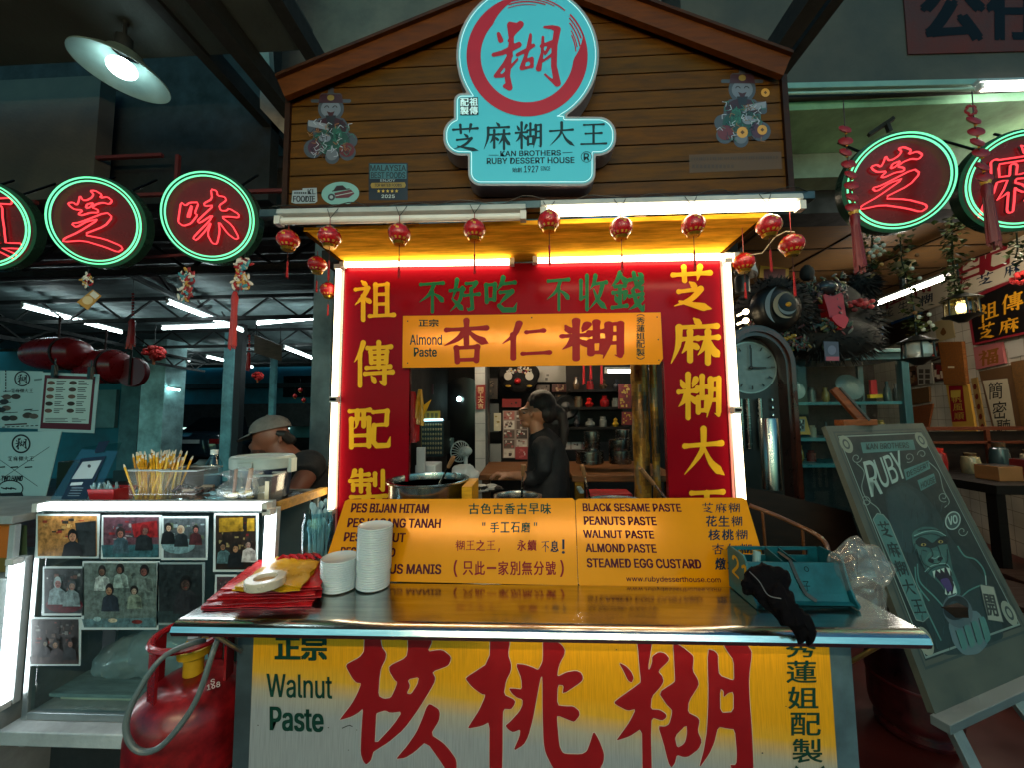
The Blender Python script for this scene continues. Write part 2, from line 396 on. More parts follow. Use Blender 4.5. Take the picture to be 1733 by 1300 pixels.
GL = {
'祖': 'd20,3 30,12;h6,24 36,20;p34,22 24,42 4,62;v24,40 24,98;d28,44 40,54;v54,12 54,84;h54,14 82,11;v82,11 82,84;h54,36 80,35;h54,60 80,59;h40,89 98,86',
'傳': 'p26,4 18,26 4,46;v18,28 18,98;h36,15 94,12;v64,3 64,58;v44,24 46,47;h44,25 84,23;v84,23 82,46;h46,36 82,35;h46,47 82,46;h34,59 92,56;h30,72 98,68;k78,60 78,94 66,88;d46,78 54,88',
'配': 'h4,12 50,9;v8,30 8,94;h8,30 48,28;v48,28 48,92;p22,12 20,44 14,52;v36,12 36,46;h12,68 46,67;h10,90 46,89;h58,14 90,11;v90,12 88,42;h60,44 88,42;x60,44,5 58,82,5 66,91,5.5 92,90,5 97,70,.8',
'製': 'p16,3 12,14 5,20;h12,14 52,11;h4,27 58,24;v32,2 32,52;v12,37 12,49;h12,37 52,36;k52,36 52,49 46,47;v68,10 68,36;k88,3 88,48 78,44;d48,52 54,58;h6,66 96,63;p46,66 30,80 4,92;v30,80 30,96;t30,96 50,89;p80,68 62,80;n50,66 66,86 98,98',
'芝': 'h6,21 94,16;v32,4 34,33;p70,3 64,33;d46,37 58,46;h20,58 72,52;p72,52 50,74 10,90;n22,80 58,88 97,96',
'麻': 'd48,2 58,12;h16,21 94,18;p18,21 16,60 2,98;h24,46 56,44;v40,30 40,92;p40,46 34,62 24,76;d42,54 54,64;h58,44 96,42;v76,30 76,97;p76,44 68,64 56,80;n78,46 86,68 99,84',
'糊': 'd7,16 14,30;p42,14 34,32;h2,42 44,39;v24,4 24,98;p22,44 14,62 2,74;d28,50 42,64;h46,33 70,30;v57,8 57,54;v48,56 48,86;h48,56 68,55;v68,55 67,82;h48,83 67,82;p77,14 77,56 68,97;h77,14 96,12;k96,12 96,93 87,89;h79,37 94,36;h79,60 94,59',
'大': 'h6,38 92,32;p50,4 46,48 6,95;n52,42 68,72 98,96', '王': 'h14,12 88,9;h20,48 80,45;h4,91 97,88;v50,12 50,88',
'不': 'h8,13 92,8;p58,12 40,44 4,68;v52,36 52,98;n58,42 76,52 94,68',
'好': 'p26,4 20,36 10,62;n10,60 30,78 46,94;p44,28 34,66 4,97;h4,36 48,31;h56,15 88,12;p88,12 80,24 70,32;k72,30 76,88 64,93 58,86;h50,50 98,46',
'吃': 'v8,24 10,70;h8,24 34,22;v34,22 32,64;h10,64 32,62;p58,4 52,22 40,38;h54,21 92,17;h50,44 84,41;p84,41 56,66 46,80;x46,80,5 58,92,6 90,92,5.5 98,72,.8',
'收': 'v12,18 12,66;t12,68 34,58;v32,4 32,98;p60,4 54,26 42,42;h54,27 96,22;p84,26 72,62 40,97;n54,42 70,74 98,97',
'錢': 'p26,3 18,20 2,36;n26,6 36,18 48,28;h12,37 40,35;h6,53 44,51;v26,37 26,86;d12,60 18,74;p42,58 36,74;h4,91 46,86;h54,20 90,14;k66,3 74,30 90,44 95,34;p90,24 76,36 58,46;d80,3 90,10;h54,62 92,56;k64,48 74,76 92,96 98,82;p90,68 74,84 52,96',
'杏': 'h6,24 94,20;v50,3 50,56;p48,24 32,44 2,60;n52,24 70,42 98,56;v28,66 30,98;h28,66 74,64;v74,64 72,96;h30,94 72,93',
'仁': 'p36,4 26,34 2,58;v24,34 24,98;h52,28 86,24;h44,86 98,83',
'真': 'h10,14 90,10;v50,2 50,22;v26,24 26,78;h26,24 74,22;v74,22 74,78;h26,40 74,39;h26,56 74,55;h26,72 74,71;h4,85 97,82;p36,86 24,94 8,99;d64,86 88,99',
'福': 'd18,3 26,12;h4,26 34,22;p32,24 22,44 3,64;v22,42 22,98;d26,46 38,56;h46,10 94,7;v54,20 54,42;h54,20 86,18;v86,18 84,40;h54,41 84,40;v48,54 48,96;h48,54 92,52;v92,52 92,96;h50,74 90,73;h50,93 90,92;v70,54 70,92',
'logo': 'x34,23,1.3 35.5,27.5,1.9;x49,16.5,2.4 45,22,1.4 41,28,.9;x41.5,15.5,1 46.5,18.5,3;x42,17,2.2 43,28,1.7 41,42,1.9 40,52,1.9 41.5,60,2.2 38.5,59,1.6;x30.5,37.5,1.4 37,36,1.7 48,30.5,2;x42,38,2 38,44,1.4 32,52,1.4 37,52,1.2 47,40.5,.8;x56,23.5,1 55.5,28,1.4 53,38,1.1;x47,37.5,1.3 52,35,1.2 58,31,1.3;x53.5,36,1.1 50,46.5,1.7;x50.5,42.5,.8 57,40,1.3 57,45.5,1.3;x50,47,1 57,45.5,.9;x64.5,25.5,1.1 64,36,1 61.5,47,2;x65.5,18.5,.9 71,18.5,1.5 74.5,20,2.3 72.5,31,2 72,45,2 74.5,57,2.4;x74,57.5,1.8 69,54,1 63.5,48.5,.5;x63,31.5,.9 70.5,29,1.5 66,37,.9;x65,41.5,.8 70.5,37.5,1',
}
_gl = {}
def glyph(ch, fat=1.0):
    if (ch, fat) not in _gl:
        g = np.linspace(-8, 108, 117); X, Y = np.meshgrid(g, g, indexing='ij')
        _gl[(ch, fat)] = [thin(l, .1) for l in marching(sd_caps(capsules(GL[ch], fat), X, Y), g, g)]
    return _gl[(ch, fat)]
def brush(mb, pl, ch, x0, y0, x1, y1, off=.0012, fat=1.0, col=None, shear=0.0, sl=0.0):
    def to(x, y): return pl(x0+(x1-x0)*x/100+shear*(50-y)/100, y0+(y1-y0)*y/100+sl*(x1-x0)*(x-50)/100, off)
    mb.flat(glyph(ch, fat), to, col)
def ell(cx, cy_, rx, ry, n=24, rot=0):
    return [(cx+rx*math.cos(t)*math.cos(rot)-ry*math.sin(t)*math.sin(rot), cy_+rx*math.cos(t)*math.sin(rot)+ry*math.sin(t)*math.cos(rot)) for t in [2*math.pi*k/n for k in range(n)]]
def poly(mb, pl, pts, off=.001, col=None): mb.flat([pts], lambda x, y: pl(x, y, off), col)
def rect(mb, pl, x0, y0, x1, y1, off=.001, col=None): poly(mb, pl, [(x0, y0), (x1, y0), (x1, y1), (x0, y1)], off, col)
def line(mb, pl, pts, wd, off=.0012, col=None):    # a painted line, wd in photo pixels
    for (a, b), (c, d) in zip(pts, pts[1:]):
        l = math.hypot(c-a, d-b) or 1; nx, ny = -(d-b)/l*wd/2, (c-a)/l*wd/2
        mb.add([pl(a+nx, b+ny, off), pl(c+nx, d+ny, off), pl(c-nx, d-ny, off), pl(a-nx, b-ny, off)], [(0, 1, 2, 3)], col)
def sdf_loops(fn, x0, y0, x1, y1, n=120, lev=0.0, tol=.15):
    xs = np.linspace(x0, x1, n); ys = np.linspace(y0, y1, n); X, Y = np.meshgrid(xs, ys, indexing='ij')
    return [thin(l, tol) for l in marching(fn(X, Y)-lev, xs, ys)]
def s_circ(X, Y, a, b, r): return np.hypot(X-a, Y-b)-r
def s_rbox(X, Y, x0, y0, x1, y1, r):
    qx = np.abs(X-(x0+x1)/2)-(x1-x0)/2+r; qy = np.abs(Y-(y0+y1)/2)-(y1-y0)/2+r
    return np.hypot(np.maximum(qx, 0), np.maximum(qy, 0))+np.minimum(np.maximum(qx, qy), 0)-r
def smooth(q, n=6):
    q = [V(p) for p in q]; e = [q[0]]+q+[q[-1]]; o = []
    for i in range(1, len(e)-2):
        for k in range(n):
            t_ = k/n; a, b, c_, d = e[i-1], e[i], e[i+1], e[i+2]; o.append(.5*((2*b)+(c_-a)*t_+(2*a-5*b+4*c_-d)*t_*t_+(3*b-a-3*c_+d)*t_**3))
    return o+[q[-1]]
def tray(m, x0, x1, y0, y1, z0, z1, fl, t=.006):
    o = [(x0+fl, y0+fl, z0), (x1-fl, y0+fl, z0), (x1-fl, y1-fl, z0), (x0+fl, y1-fl, z0)]; O = [(x0, y0, z1), (x1, y0, z1), (x1, y1, z1), (x0, y1, z1)]
    i = [(x0+fl+t, y0+fl+t, z0+t), (x1-fl-t, y0+fl+t, z0+t), (x1-fl-t, y1-fl-t, z0+t), (x0+fl+t, y1-fl-t, z0+t)]; I = [(x0+t, y0+t, z1), (x1-t, y0+t, z1), (x1-t, y1-t, z1), (x0+t, y1-t, z1)]
    m.add(o+O+i+I, [(3, 2, 1, 0)]+[(k, (k+1) % 4, 4+(k+1) % 4, 4+k) for k in range(4)]+[(4+k, 4+(k+1) % 4, 12+(k+1) % 4, 12+k) for k in range(4)]+[(12+k, 12+(k+1) % 4, 8+(k+1) % 4, 8+k) for k in range(4)]+[(8, 9, 10, 11)])
# ================================================================== the setting
matte = paint(.75); satin = paint(.45); gloss = paint(.16, mott=.05); dirty = paint(.8, mott=.35, scale=3, bump=.15)
steel = paint(.24, metal=1, mott=.10, scale=5, stretch=(1, 14, 14)); dsteel = paint(.4, metal=1, mott=.25)
wood = paint(.5, mott=.3, scale=4, stretch=(2, 14, 14), bump=.1, spec=.2); print_ = paint(.35, mott=.03); cloth = paint(.9, mott=.2, scale=25, bump=.3, bscale=90)
enamel = paint(.22, mott=.08, coat=.5); vinyl = paint(.4, mott=.05, scale=3, spec=.1)
W1, K1 = C('#e8e4da'), C('#0d0d0e')

m = MB(C('#451410')); m.quad((-12, .2, 0), (12, .2, 0), (12, 26, 0), (-12, 26, 0))
struct('floor', m, paint(.35, mott=.3, scale=3))
m = MB(C('#2c2d2f')); m.quad((-150, -120, -.14), (150, -120, -.14), (150, 150, -.14), (-150, 150, -.14)); struct('road', m, paint(.8, mott=.25, scale=2))
m = MB(C('#4a4a48')); m.box((-12, .05, -.139), (12, .196, -.004)); struct('kerb', m, dirty)

# shop house that the stall leans against
shop = thing('shop_building', 'old concrete shop house above and behind the dessert stall', 'building', (0, 2.4, 0))
m = MB(C('#4e4b46'))
m.box((.97, 2.20, 3.36), (7, 2.5, 5.2)); m.box((-1.75, 2.45, 2.9), (.95, 2.6, 5.2), C('#6c685f'))
make('concrete_wall', m, paint(.85, mott=.3, scale=3.5, bump=.25, bscale=25), shop)
m = MB(C('#86b894')); m.box((.97, 2.22, 3.30), (7, 2.74, 3.352)); m.box((.97, 2.62, 3.12), (7, 2.78, 3.297), C('#7c9484')); make('white_soffit', m, dirty, shop)
m = MB(C('#0f1211')); m.box((.97, 2.79, 2.95), (7, 3.0, 3.5)); make('shutter_box', m, matte, shop)
m = MB(C('#9a948a'));
m.beam(P(447, 40, 1.95), P(452, 120, 1.95), .04, .06); m.flat([[(440, 140), (462, 150), (488, 160), (488, 234), (440, 182)]], lambda x, y: P(x, y, 1.9)); make('plaster_column', m, dirty, shop)
m = MB(C('#14191a'))
for x0, xx, z in ((-1.55, .05, 3.2), (-1.32, .07, 3.12), (-1.05, .06, 3.2), (1.08, .07, 3.05), (1.22, .05, 3.12)):
    m = MB(C('#14191a')); m.box((x0, 1.15, z), (x0+xx, 2.4, z+.09)); make('roof_beam', m, matte, shop)
m = MB(C('#3b4644')); m.box((-6, -.6, 3.22), (-1.0, 1.62, 3.32)); make('walkway_slab', m, dirty, shop)
m = MB(C('#101414')); m.box((-6, 2.05, 2.75), (-1.5, 2.12, 5)); make('dark_void_sheet', m, matte, shop)  # dark sheet in place of the unlit void beyond the slab
m = MB(C('#4c4a45')); m.box((-3.6, 1.92, 2.72), (-2.42, 2.0, 3.45)); make('wall_panel', m, dirty, shop)
m = MB(C('#17100a'))
m.box((.9, 3.0, 3.12), (9, 9, 3.2), C('#7a5a36'))
for i in range(9): m.box((.9, 3.2+i*.62, 3.112), (9, 3.22+i*.62, 3.121), C('#2a1c10'))
for i in range(7): m.box((1.2+i*.9, 3.0, 3.110), (1.22+i*.9, 9, 3.1195), C('#2a1c10'))
make('shop_ceiling', m, wood, shop)

# ================================================================== the stall
stall = thing('dessert_stall', 'gabled wooden dessert stall with steel counter, golden soffit and red surround', 'stall', (0, 1.3, 0))
m = MB(C('#3a4a50'))
m.box((-.92, 1.225, .1), (.93, 1.70, .87)); m.box((-.925, 1.205, .08), (-.868, 1.224, .87), C('#39474c')); m.box((.868, 1.205, .08), (.935, 1.224, .87), C('#4a626b'))
make('cabinet_body', m, paint(.5, mott=.3), stall, bev=.004)
m = MB(C('#dcdedc'))                                # counter with a rolled front lip
lip = [(1.30, .928), (1.075, .930), (1.055, .929), (1.043, .921), (1.038, .908), (1.043, .896), (1.055, .889), (1.30, .889)]
vs = []
for x in (-.988, 1.003): vs += [(x, y, z) for y, z in lip]
n = len(lip); m.add(vs, [(i, (i+1) % n, n+(i+1) % n, n+i) for i in range(n)]+[tuple(range(n))[::-1], tuple(range(n, 2*n))])
make('countertop', m, paint(.17, metal=1, mott=.16, scale=6, stretch=(1, 10, 10), bump=.012, bscale=14), stall)
m = MB(C('#8f9496')); m.box((-.93, 1.302, .86), (.94, 1.70, .915))
make('hot_well_top', m, steel, stall)
m = MB(C('#c8c9c4')); m.tube([P(360, 1074, 1.10), P(410, 1104, 1.21)], .006); make('counter_brace', m, dsteel, stall); m = MB(); m.tube([P(1532, 1068, 1.10), P(1440, 1121, 1.215)], .006, col=C('#b09a60')); make('counter_brace', m, dsteel, stall)

# gable
YR = 1.29
rA, rB, rC, rD = P(466, 124, YR), P(800, -12, YR), P(1342, 84, YR), P(1040, -26, YR)
sL_, sR_ = (rB.z-rA.z)/(rB.x-rA.x), (rD.z-rC.z)/(rD.x-rC.x)
xa = (rC.z-sR_*rC.x-rA.z+sL_*rA.x)/(sL_-sR_); za = rA.z+sL_*(xa-rA.x)
def roofz(x): return za+(sL_*(x-xa) if x < xa else sR_*(x-xa))
m = MB(); z = 2.275
while z < za-.06:
    z1 = z+.0705; xl = max(-.912, xa-(za-.015-z)/sL_); xr = min(.945, xa-(za-.015-z)/sR_)
    if xr-xl > .05: m.box((xl, 1.348, z), (xr, 1.372, z1-.0055), tuple(q*random.uniform(.95, 1.05) for q in C('#533303')))
    z = z1
m.box((-.91, 1.373, 2.275), (.94, 1.39, 2.62), C('#241405'))
make('board_wall', m, wood, stall)
zl, zr = roofz(-.91)-.05, roofz(.945)-.05
for bx_ in (((-.925, 1.335, 2.287), (-.905, 1.37, zl)), ((.937, 1.335, 2.287), (.957, 1.37, zr)), ((-.925, 1.332, 2.262), (.957, 1.372, 2.286))): m = MB(C('#2c170e')); m.box(*bx_); make('edge_trim', m, wood, stall)
for xe, sg in ((rA.x, -1), (rC.x, 1)):
    q = [(xa, za), (xe, roofz(xe)), (xe, roofz(xe)-.012), (xa, za-.013)]; m = MB(C('#3c1f0a'))
    A_ = [V((x, 1.288, z)) for x, z in q]; B_ = [V((x, 2.44, z)) for x, z in q]; m.add(A_+B_, [(0, 1, 2, 3), (4, 5, 6, 7), (0, 1, 5, 4), (3, 2, 6, 7), (1, 2, 6, 5), (0, 3, 7, 4)])
    bq = [(xa, za-.014), (xe, roofz(xe)-.013), (xe-sg*.03, roofz(xe)-.082), (xa, za-.09)]
    A_ = [V((x, 1.302, z)) for x, z in bq]; B_ = [V((x, 1.324, z)) for x, z in bq]; m.add(A_+B_, [(0, 1, 2, 3), (4, 5, 6, 7), (0, 1, 5, 4), (3, 2, 6, 7), (1, 2, 6, 5), (0, 3, 7, 4)], C('#5a2d08'))
    make('roof', m, wood, stall)
m = MB(C('#f0b030'))
m.box((-.86, 1.375, 2.205), (.88, 1.72, 2.222)); m.box((-.86, 1.372, 2.20), (-.845, 1.72, 2.204), C('#3a2408')); m.box((.862, 1.372, 2.20), (.877, 1.72, 2.204), C('#3a2408'))
make('soffit_panel', m, paint(.5, mott=.35, scale=6, stretch=(1, 6, 6), spec=0), stall)
m = MB(C('#566063')); m.box((-.985, 1.30, 2.228), (1.0, 1.331, 2.258)); m.box((-.93, 1.332, 2.225), (.96, 1.374, 2.261), C('#1d1712'))
make('canopy_rail', m, dsteel, stall, bev=.003)

# red surround: U-shaped acrylic sign round the hatch
red = thing('red_surround_sign', 'tall red acrylic surround with yellow brush characters framing the serving hatch', 'sign', (0, 1.7, 1))
m = MB(C('#760a16')); rp = FP(1.70)
m.slab([[(-.863, .93), (-.54, .93), (-.54, 1.72), (.60, 1.72), (.60, .93), (.868, .93), (.868, 2.183), (-.863, 2.183)]], lambda x, z, o: V((x, 1.70-o, z)), .012)
make('panel', m, paint(.14, mott=.06, scale=3, spec=.3, tint=1), red)
rl = FP(1.688)
Y1, G1 = C('#cf9c1c'), C('#0d5a38')
red_p = red.children[0]
m = MB(Y1)
for ch, x0, y0, x1, y1 in (('祖', 598, 473, 668, 542), ('傳', 597, 577, 666, 654), ('配', 589, 688, 663, 762), ('製', 590, 796, 656, 866)):
    brush(m, rl, ch, x0, y0, x1, y1, fat=1.12, shear=0)
make('yellow_lettering', m, vinyl, red_p); m = MB(Y1)
for ch, x0, y0, x1, y1 in (('芝', 1134, 449, 1206, 525), ('麻', 1134, 537, 1218, 616), ('糊', 1147, 631, 1219, 709), ('大', 1154, 724, 1227, 808), ('王', 1160, 826, 1232, 905)):
    brush(m, rl, ch, x0, y0, x1, y1, fat=1.25)
make('yellow_lettering', m, vinyl, red_p)
m = MB(G1)
for ch, x0, y0, x1, y1 in (('不', 708, 474, 754, 528), ('好', 760, 471, 812, 528), ('吃', 818, 467, 876, 529)): brush(m, rl, ch, x0, y0, x1, y1, fat=1.25)
make('green_lettering', m, vinyl, red_p); m = MB(G1)
for ch, x0, y0, x1, y1 in (('不', 924, 468, 966, 524), ('收', 977, 464, 1028, 524), ('錢', 1034, 460, 1092, 526)):
    brush(m, rl, ch, x0, y0, x1, y1, fat=1.25)
make('green_lettering', m, vinyl, red_p)
m = MB(C('#6a0a12')); m.box((-.866, 1.683, .93), (-.858, 1.688, 2.183), C('#b96a66')); make('edge_strip', m, gloss, red); m = MB(); m.box((.863, 1.683, .93), (.872, 1.688, 2.183), C('#b96a66')); make('edge_strip', m, gloss, red); m = MB(C('#6a0a12'))
m.box((.598, 1.69, .93), (.606, 1.715, 1.72)); make('edge_strip', m, gloss, red); m = MB(C('#6a0a12')); m.box((-.548, 1.69, .93), (-.54, 1.715, 1.72)); make('edge_strip', m, gloss, red)

# almond sign
al = thing('almond_sign', 'small yellow almond paste sign hung across the top of the hatch', 'sign', P(900, 575, 1.66))
ap = FP(1.655); a0, a1 = ap(682, 622), ap(1121, 530)
m = MB(C('#d98304')); m.slab([[(682, 534), (1118, 528), (1122, 606), (1116, 616), (681, 622)]], lambda x, y, o: ap(x, y, -.006+o), .006)
make('board', m, paint(.13, mott=.04, scale=4, spec=.6, tint=1), al)
al_p = al.children[0]
m = MB(C('#8d1016'))
for ch, x0, y0, x1, y1 in (('杏', 751, 540, 828, 613), ('仁', 849, 544, 931, 607), ('糊', 950, 539, 1054, 608)): brush(m, ap, ch, x0, y0, x1, y1, fat=1.3, sl=-.01)
make('red_lettering', m, vinyl, al_p)
m = MB(C('#12302c'))
tbox(m, ap, '正宗', 709, 540, 742, 552, bold=.03); tbox(m, ap, 'Almond', 694, 566, 748, 583, bold=.012); tbox(m, ap, 'Paste', 701, 588, 739, 603, bold=.025)
for i, ch in enumerate('︵秀蓮姐配製︶'):
    ys = (530, 536, 549, 562, 575, 589, 603, 609); tbox(m, ap, '(' if False else ch, 1077, ys[i]+(0 if i else 1), 1091, ys[i+1]-1, bold=.012)
for x, y in ((690, 543), (690, 614), (1112, 536), (1114, 574), (1115, 609), (900, 537)): poly(m, ap, ell(x, y, 1.3, 1.3, 8))
make('dark_lettering', m, vinyl, al_p)

# walnut sign on the stall front
wn = thing('walnut_sign', 'big yellow and white walnut paste sign on the stall front below the counter', 'sign', (0, 1.2, .4))
wp = FP(1.197)
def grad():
    m_, N, L = _mat('fading_print_dim_left')
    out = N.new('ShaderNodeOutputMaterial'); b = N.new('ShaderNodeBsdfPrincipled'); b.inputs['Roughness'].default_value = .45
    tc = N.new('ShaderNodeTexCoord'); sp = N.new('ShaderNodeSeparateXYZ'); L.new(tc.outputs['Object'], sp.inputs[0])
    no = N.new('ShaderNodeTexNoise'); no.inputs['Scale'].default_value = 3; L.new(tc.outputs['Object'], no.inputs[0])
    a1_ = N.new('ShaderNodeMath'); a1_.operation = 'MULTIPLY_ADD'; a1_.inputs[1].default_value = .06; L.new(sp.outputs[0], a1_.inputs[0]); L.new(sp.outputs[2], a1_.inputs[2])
    a1_.inputs[1].default_value = .10  # the lean greys the left end of the print for its weaker light
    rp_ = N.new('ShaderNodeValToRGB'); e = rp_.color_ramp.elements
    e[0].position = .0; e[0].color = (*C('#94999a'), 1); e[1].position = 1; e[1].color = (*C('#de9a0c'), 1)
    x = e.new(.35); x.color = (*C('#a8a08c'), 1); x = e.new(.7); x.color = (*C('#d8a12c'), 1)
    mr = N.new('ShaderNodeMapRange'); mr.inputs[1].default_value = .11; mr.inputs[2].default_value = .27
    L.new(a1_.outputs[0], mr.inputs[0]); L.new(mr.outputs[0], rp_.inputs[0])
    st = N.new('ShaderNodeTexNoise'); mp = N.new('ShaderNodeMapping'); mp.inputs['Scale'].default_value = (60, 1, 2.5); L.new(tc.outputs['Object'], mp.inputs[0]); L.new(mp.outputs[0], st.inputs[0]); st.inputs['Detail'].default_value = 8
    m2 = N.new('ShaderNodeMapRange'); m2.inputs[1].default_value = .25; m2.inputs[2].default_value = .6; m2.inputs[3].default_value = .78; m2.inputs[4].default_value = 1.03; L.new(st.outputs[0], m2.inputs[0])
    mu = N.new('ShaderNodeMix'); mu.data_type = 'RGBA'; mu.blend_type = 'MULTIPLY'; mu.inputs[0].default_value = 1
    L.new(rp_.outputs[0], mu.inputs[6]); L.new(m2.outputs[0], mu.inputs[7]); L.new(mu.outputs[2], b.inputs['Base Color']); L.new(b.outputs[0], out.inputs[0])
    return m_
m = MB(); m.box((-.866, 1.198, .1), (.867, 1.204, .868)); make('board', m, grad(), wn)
wn_p = wn.children[0]
def zz(s, ox, oy, k): return [(ox+float(a)/k, oy+float(b)/k) for a, b in (p.split(',') for p in s.split())]
BIG = [
 [zz('325,-110 470,-110 475,60 490,150 530,200 525,260 480,345 465,450 455,610 510,640 575,630 610,560 640,480 610,460 560,375 560,325 725,245 740,150 735,60 735,-60 960,-60 955,70 970,95 925,190 1040,170 1085,180 1150,240 1145,280 1120,325 970,380 1000,440 990,490 840,740 700,930 560,1050 410,1145 405,1160 385,1230 340,1270 310,1235 285,1160 290,1000 300,850 310,730 270,770 200,810 85,845 100,820 200,690 255,590 295,490 245,485 205,440 145,330 160,305 280,240 310,200 320,180', 560, 1070, 5.654),
  zz('735,455 845,430 830,500 770,595 725,590 760,520', 560, 1070, 5.654), zz('435,780 460,770 520,750 570,775 685,760 600,890 420,1085 430,900', 560, 1070, 5.654)],
 [zz('945,685 1030,735 1045,780 1035,850 955,980 1075,1060 1130,1120 1195,1210 1205,1260 1200,1400 1150,1400 1085,1290 915,1045 800,1150 710,1205 630,1215 640,1195 730,1090 820,960 880,820 915,720', 560, 1070, 5.654)],
 [zz('285,-100 470,-100 470,90 450,220 480,300 480,370 430,470 410,600 500,640 520,665 510,700 480,740 405,735 400,900 400,1100 395,1300 390,1420 275,1420 272,1200 275,860 200,900 65,925 90,880 180,740 240,600 200,595 110,530 45,450 60,430 275,290', 780, 1070, 5.652)],
 [zz('785,-60 900,-40 900,85 960,120 995,170 990,220 950,290 930,350 920,430 1010,385 1100,370 1150,390 1170,440 1155,475 970,600 985,510 925,505 920,700 1000,710 1075,710 1130,755 1135,800 1085,860 1050,850 920,795 920,850 940,1080 970,1150 1000,1165 1150,1170 1205,1140 1235,1060 1270,945 1320,1030 1370,1160 1365,1240 1330,1310 1250,1370 950,1370 880,1300 810,1160 790,1050 782,800 780,425 765,430 740,550 690,830 645,1000 600,1080 500,1140 560,1000 570,930 500,960 455,935 425,895 470,860 560,760 590,700 590,645 540,630 490,590 460,540 510,540 585,550 580,450 525,305 600,310 690,340 740,365 770,310 785,270', 780, 1070, 5.652)],
 [zz('260,60 250,-80 430,-80 415,100 375,355 390,360 415,290 415,235 480,190 540,205 578,250 570,280 470,375 510,420 525,470 500,520 410,620 400,740 490,745 550,785 550,820 510,850 410,815 405,1000 412,1300 412,1400 325,1400 322,1200 318,920 200,1000 70,1040 100,1000 200,860 262,735 180,755 60,690 55,665 300,490 308,465 290,300 280,150', 1030, 1070, 5.654)],
 [zz('97,292 170,330 215,380 240,440 220,485 185,465 140,370', 1030, 1070, 5.654)],
 [zz('615,100 700,140 800,220 812,250 800,370 850,450 862,510 765,660 755,770 850,815 870,850 850,950 893,1045 860,1120 770,1190 720,1198 650,1175 635,1250 600,1300 570,1250 520,1050 472,900 540,905 580,880 605,780 605,745 550,690 478,580 630,480 634,460 625,250', 1030, 1070, 5.654),
  zz('745,885 750,960 735,1040 715,1075 655,1110 630,1000', 1030, 1070, 5.654)],
 [zz('945,165 1010,180 1045,220 1045,300 1055,415 1190,465 1200,440 1195,270 1130,180 1090,110 1150,95 1300,90 1350,160 1370,200 1340,430 1345,620 1370,950 1385,1300 1380,1400 1250,1400 1150,1270 1220,1270 1225,1150 1205,930 1140,925 1045,905 1010,1060 960,1170 860,1310 910,1130 940,940 955,620', 1030, 1070, 5.654),
  zz('1065,540 1100,565 1098,625 1140,585 1195,570 1195,765 1065,775', 1030, 1070, 5.654)]]
def chaikin(l):
    o = []
    for i in range(len(l)):
        a, b = l[i], l[(i+1) % len(l)]
        o += [(a[0]*.82+b[0]*.18, a[1]*.82+b[1]*.18), (a[0]*.18+b[0]*.82, a[1]*.18+b[1]*.82)]
    return o
m = MB(C('#8c0d15'))
for g in BIG: m.flat([chaikin(l) for l in g], lambda x, y: wp(x, y, .0014))
make('red_lettering', m, paint(.4, mott=.1), wn_p)
m = MB(C('#c9beb0'))                                # thin pale outline round the big characters
for g in BIG:
    for l in g:
        q = chaikin(l); q.append(q[0]); line(m, wp, q, 1.8, .0008)
make('pale_outline', m, vinyl, wn_p)
m = MB(C('#143a30'))
tbox(m, wp, '正宗', 467, 1076, 552, 1117, bold=.035, sl=.01)
txt(m, wp, 'Walnut', (452, 1180), (562, 1183), (452, 1141), bold=.012); txt(m, wp, 'Paste', (458, 1236), (547, 1239), (458, 1197), bold=.025)
for i, ch in enumerate('秀蓮姐配製︶'):
    x0, y0, y1 = ((1330, 1080, 1113), (1331, 1119, 1156), (1334, 1163, 1200), (1338, 1207, 1245), (1341, 1251, 1291), (1345, 1296, 1312))[i]
    tbox(m, wp, ch, x0, y0, x0+50, y1, bold=.012)
make('green_lettering', m, vinyl, wn_p)
m = MB(C('#3a3c3c'))
for x, y, a in ((437, 1228, 1.2), (480, 1232, .9), (556, 1232, 1.2), (604, 1236, 1), (1290, 1275, 1.7), (1330, 1196, 1.2), (1043, 1100, 1.2), (590, 1270, 1)): poly(m, wp, ell(x, y, a, a*.8, 7))
line(m, wp, [(579, 1233), (588, 1229), (592, 1228), (597, 1230)], 1.6); make('scuff', m, matte, wn_p)

# the two menu boards that lean on the counter
mn = Pl(P(655, 985, 1.31), (0, -.925, .38))
def board(name, label, pts, hinge):
    t = thing(name, label, 'menu board', mn(*hinge)); m = MB(C('#d08408'))
    m.slab([pts], lambda x, y, o: mn(x, y, -.008+o), .008)
    make('panel', m, paint(.15, mott=.05, scale=5, spec=.6, tint=1), t, bev=.0015); return t
MR = C('#45081a'); MG = C('#0d3a2c'); M2 = C('#7a1418'); MB_ = C('#16263a')
bl = board('menu_board', 'yellow Malay and Chinese menu board, left one leaning on the counter', [(584, 849), (590, 846), (969, 844), (973, 848), (978, 992), (560, 983), (546, 965)], (760, 988))
m = MB(MR)
for s, x0, x1, y0, y1 in (('PES BIJAN HITAM', 594, 725, 853, 868), ('PES KACANG TANAH', 588, 745, 878, 893), ('PES WALNUT', 582, 685, 902, 917), ('PES ALMOND', 576, 668, 927, 942), ('TELUR KUKUS MANIS', 562, 746, 955, 971)):
    txt(m, mn, s, (x0, y1), (x1, y1+1.5), (x0+2.5, y0), bold=.035)
make('red_lettering', m, vinyl, bl.children[0])
m = MB(MG)
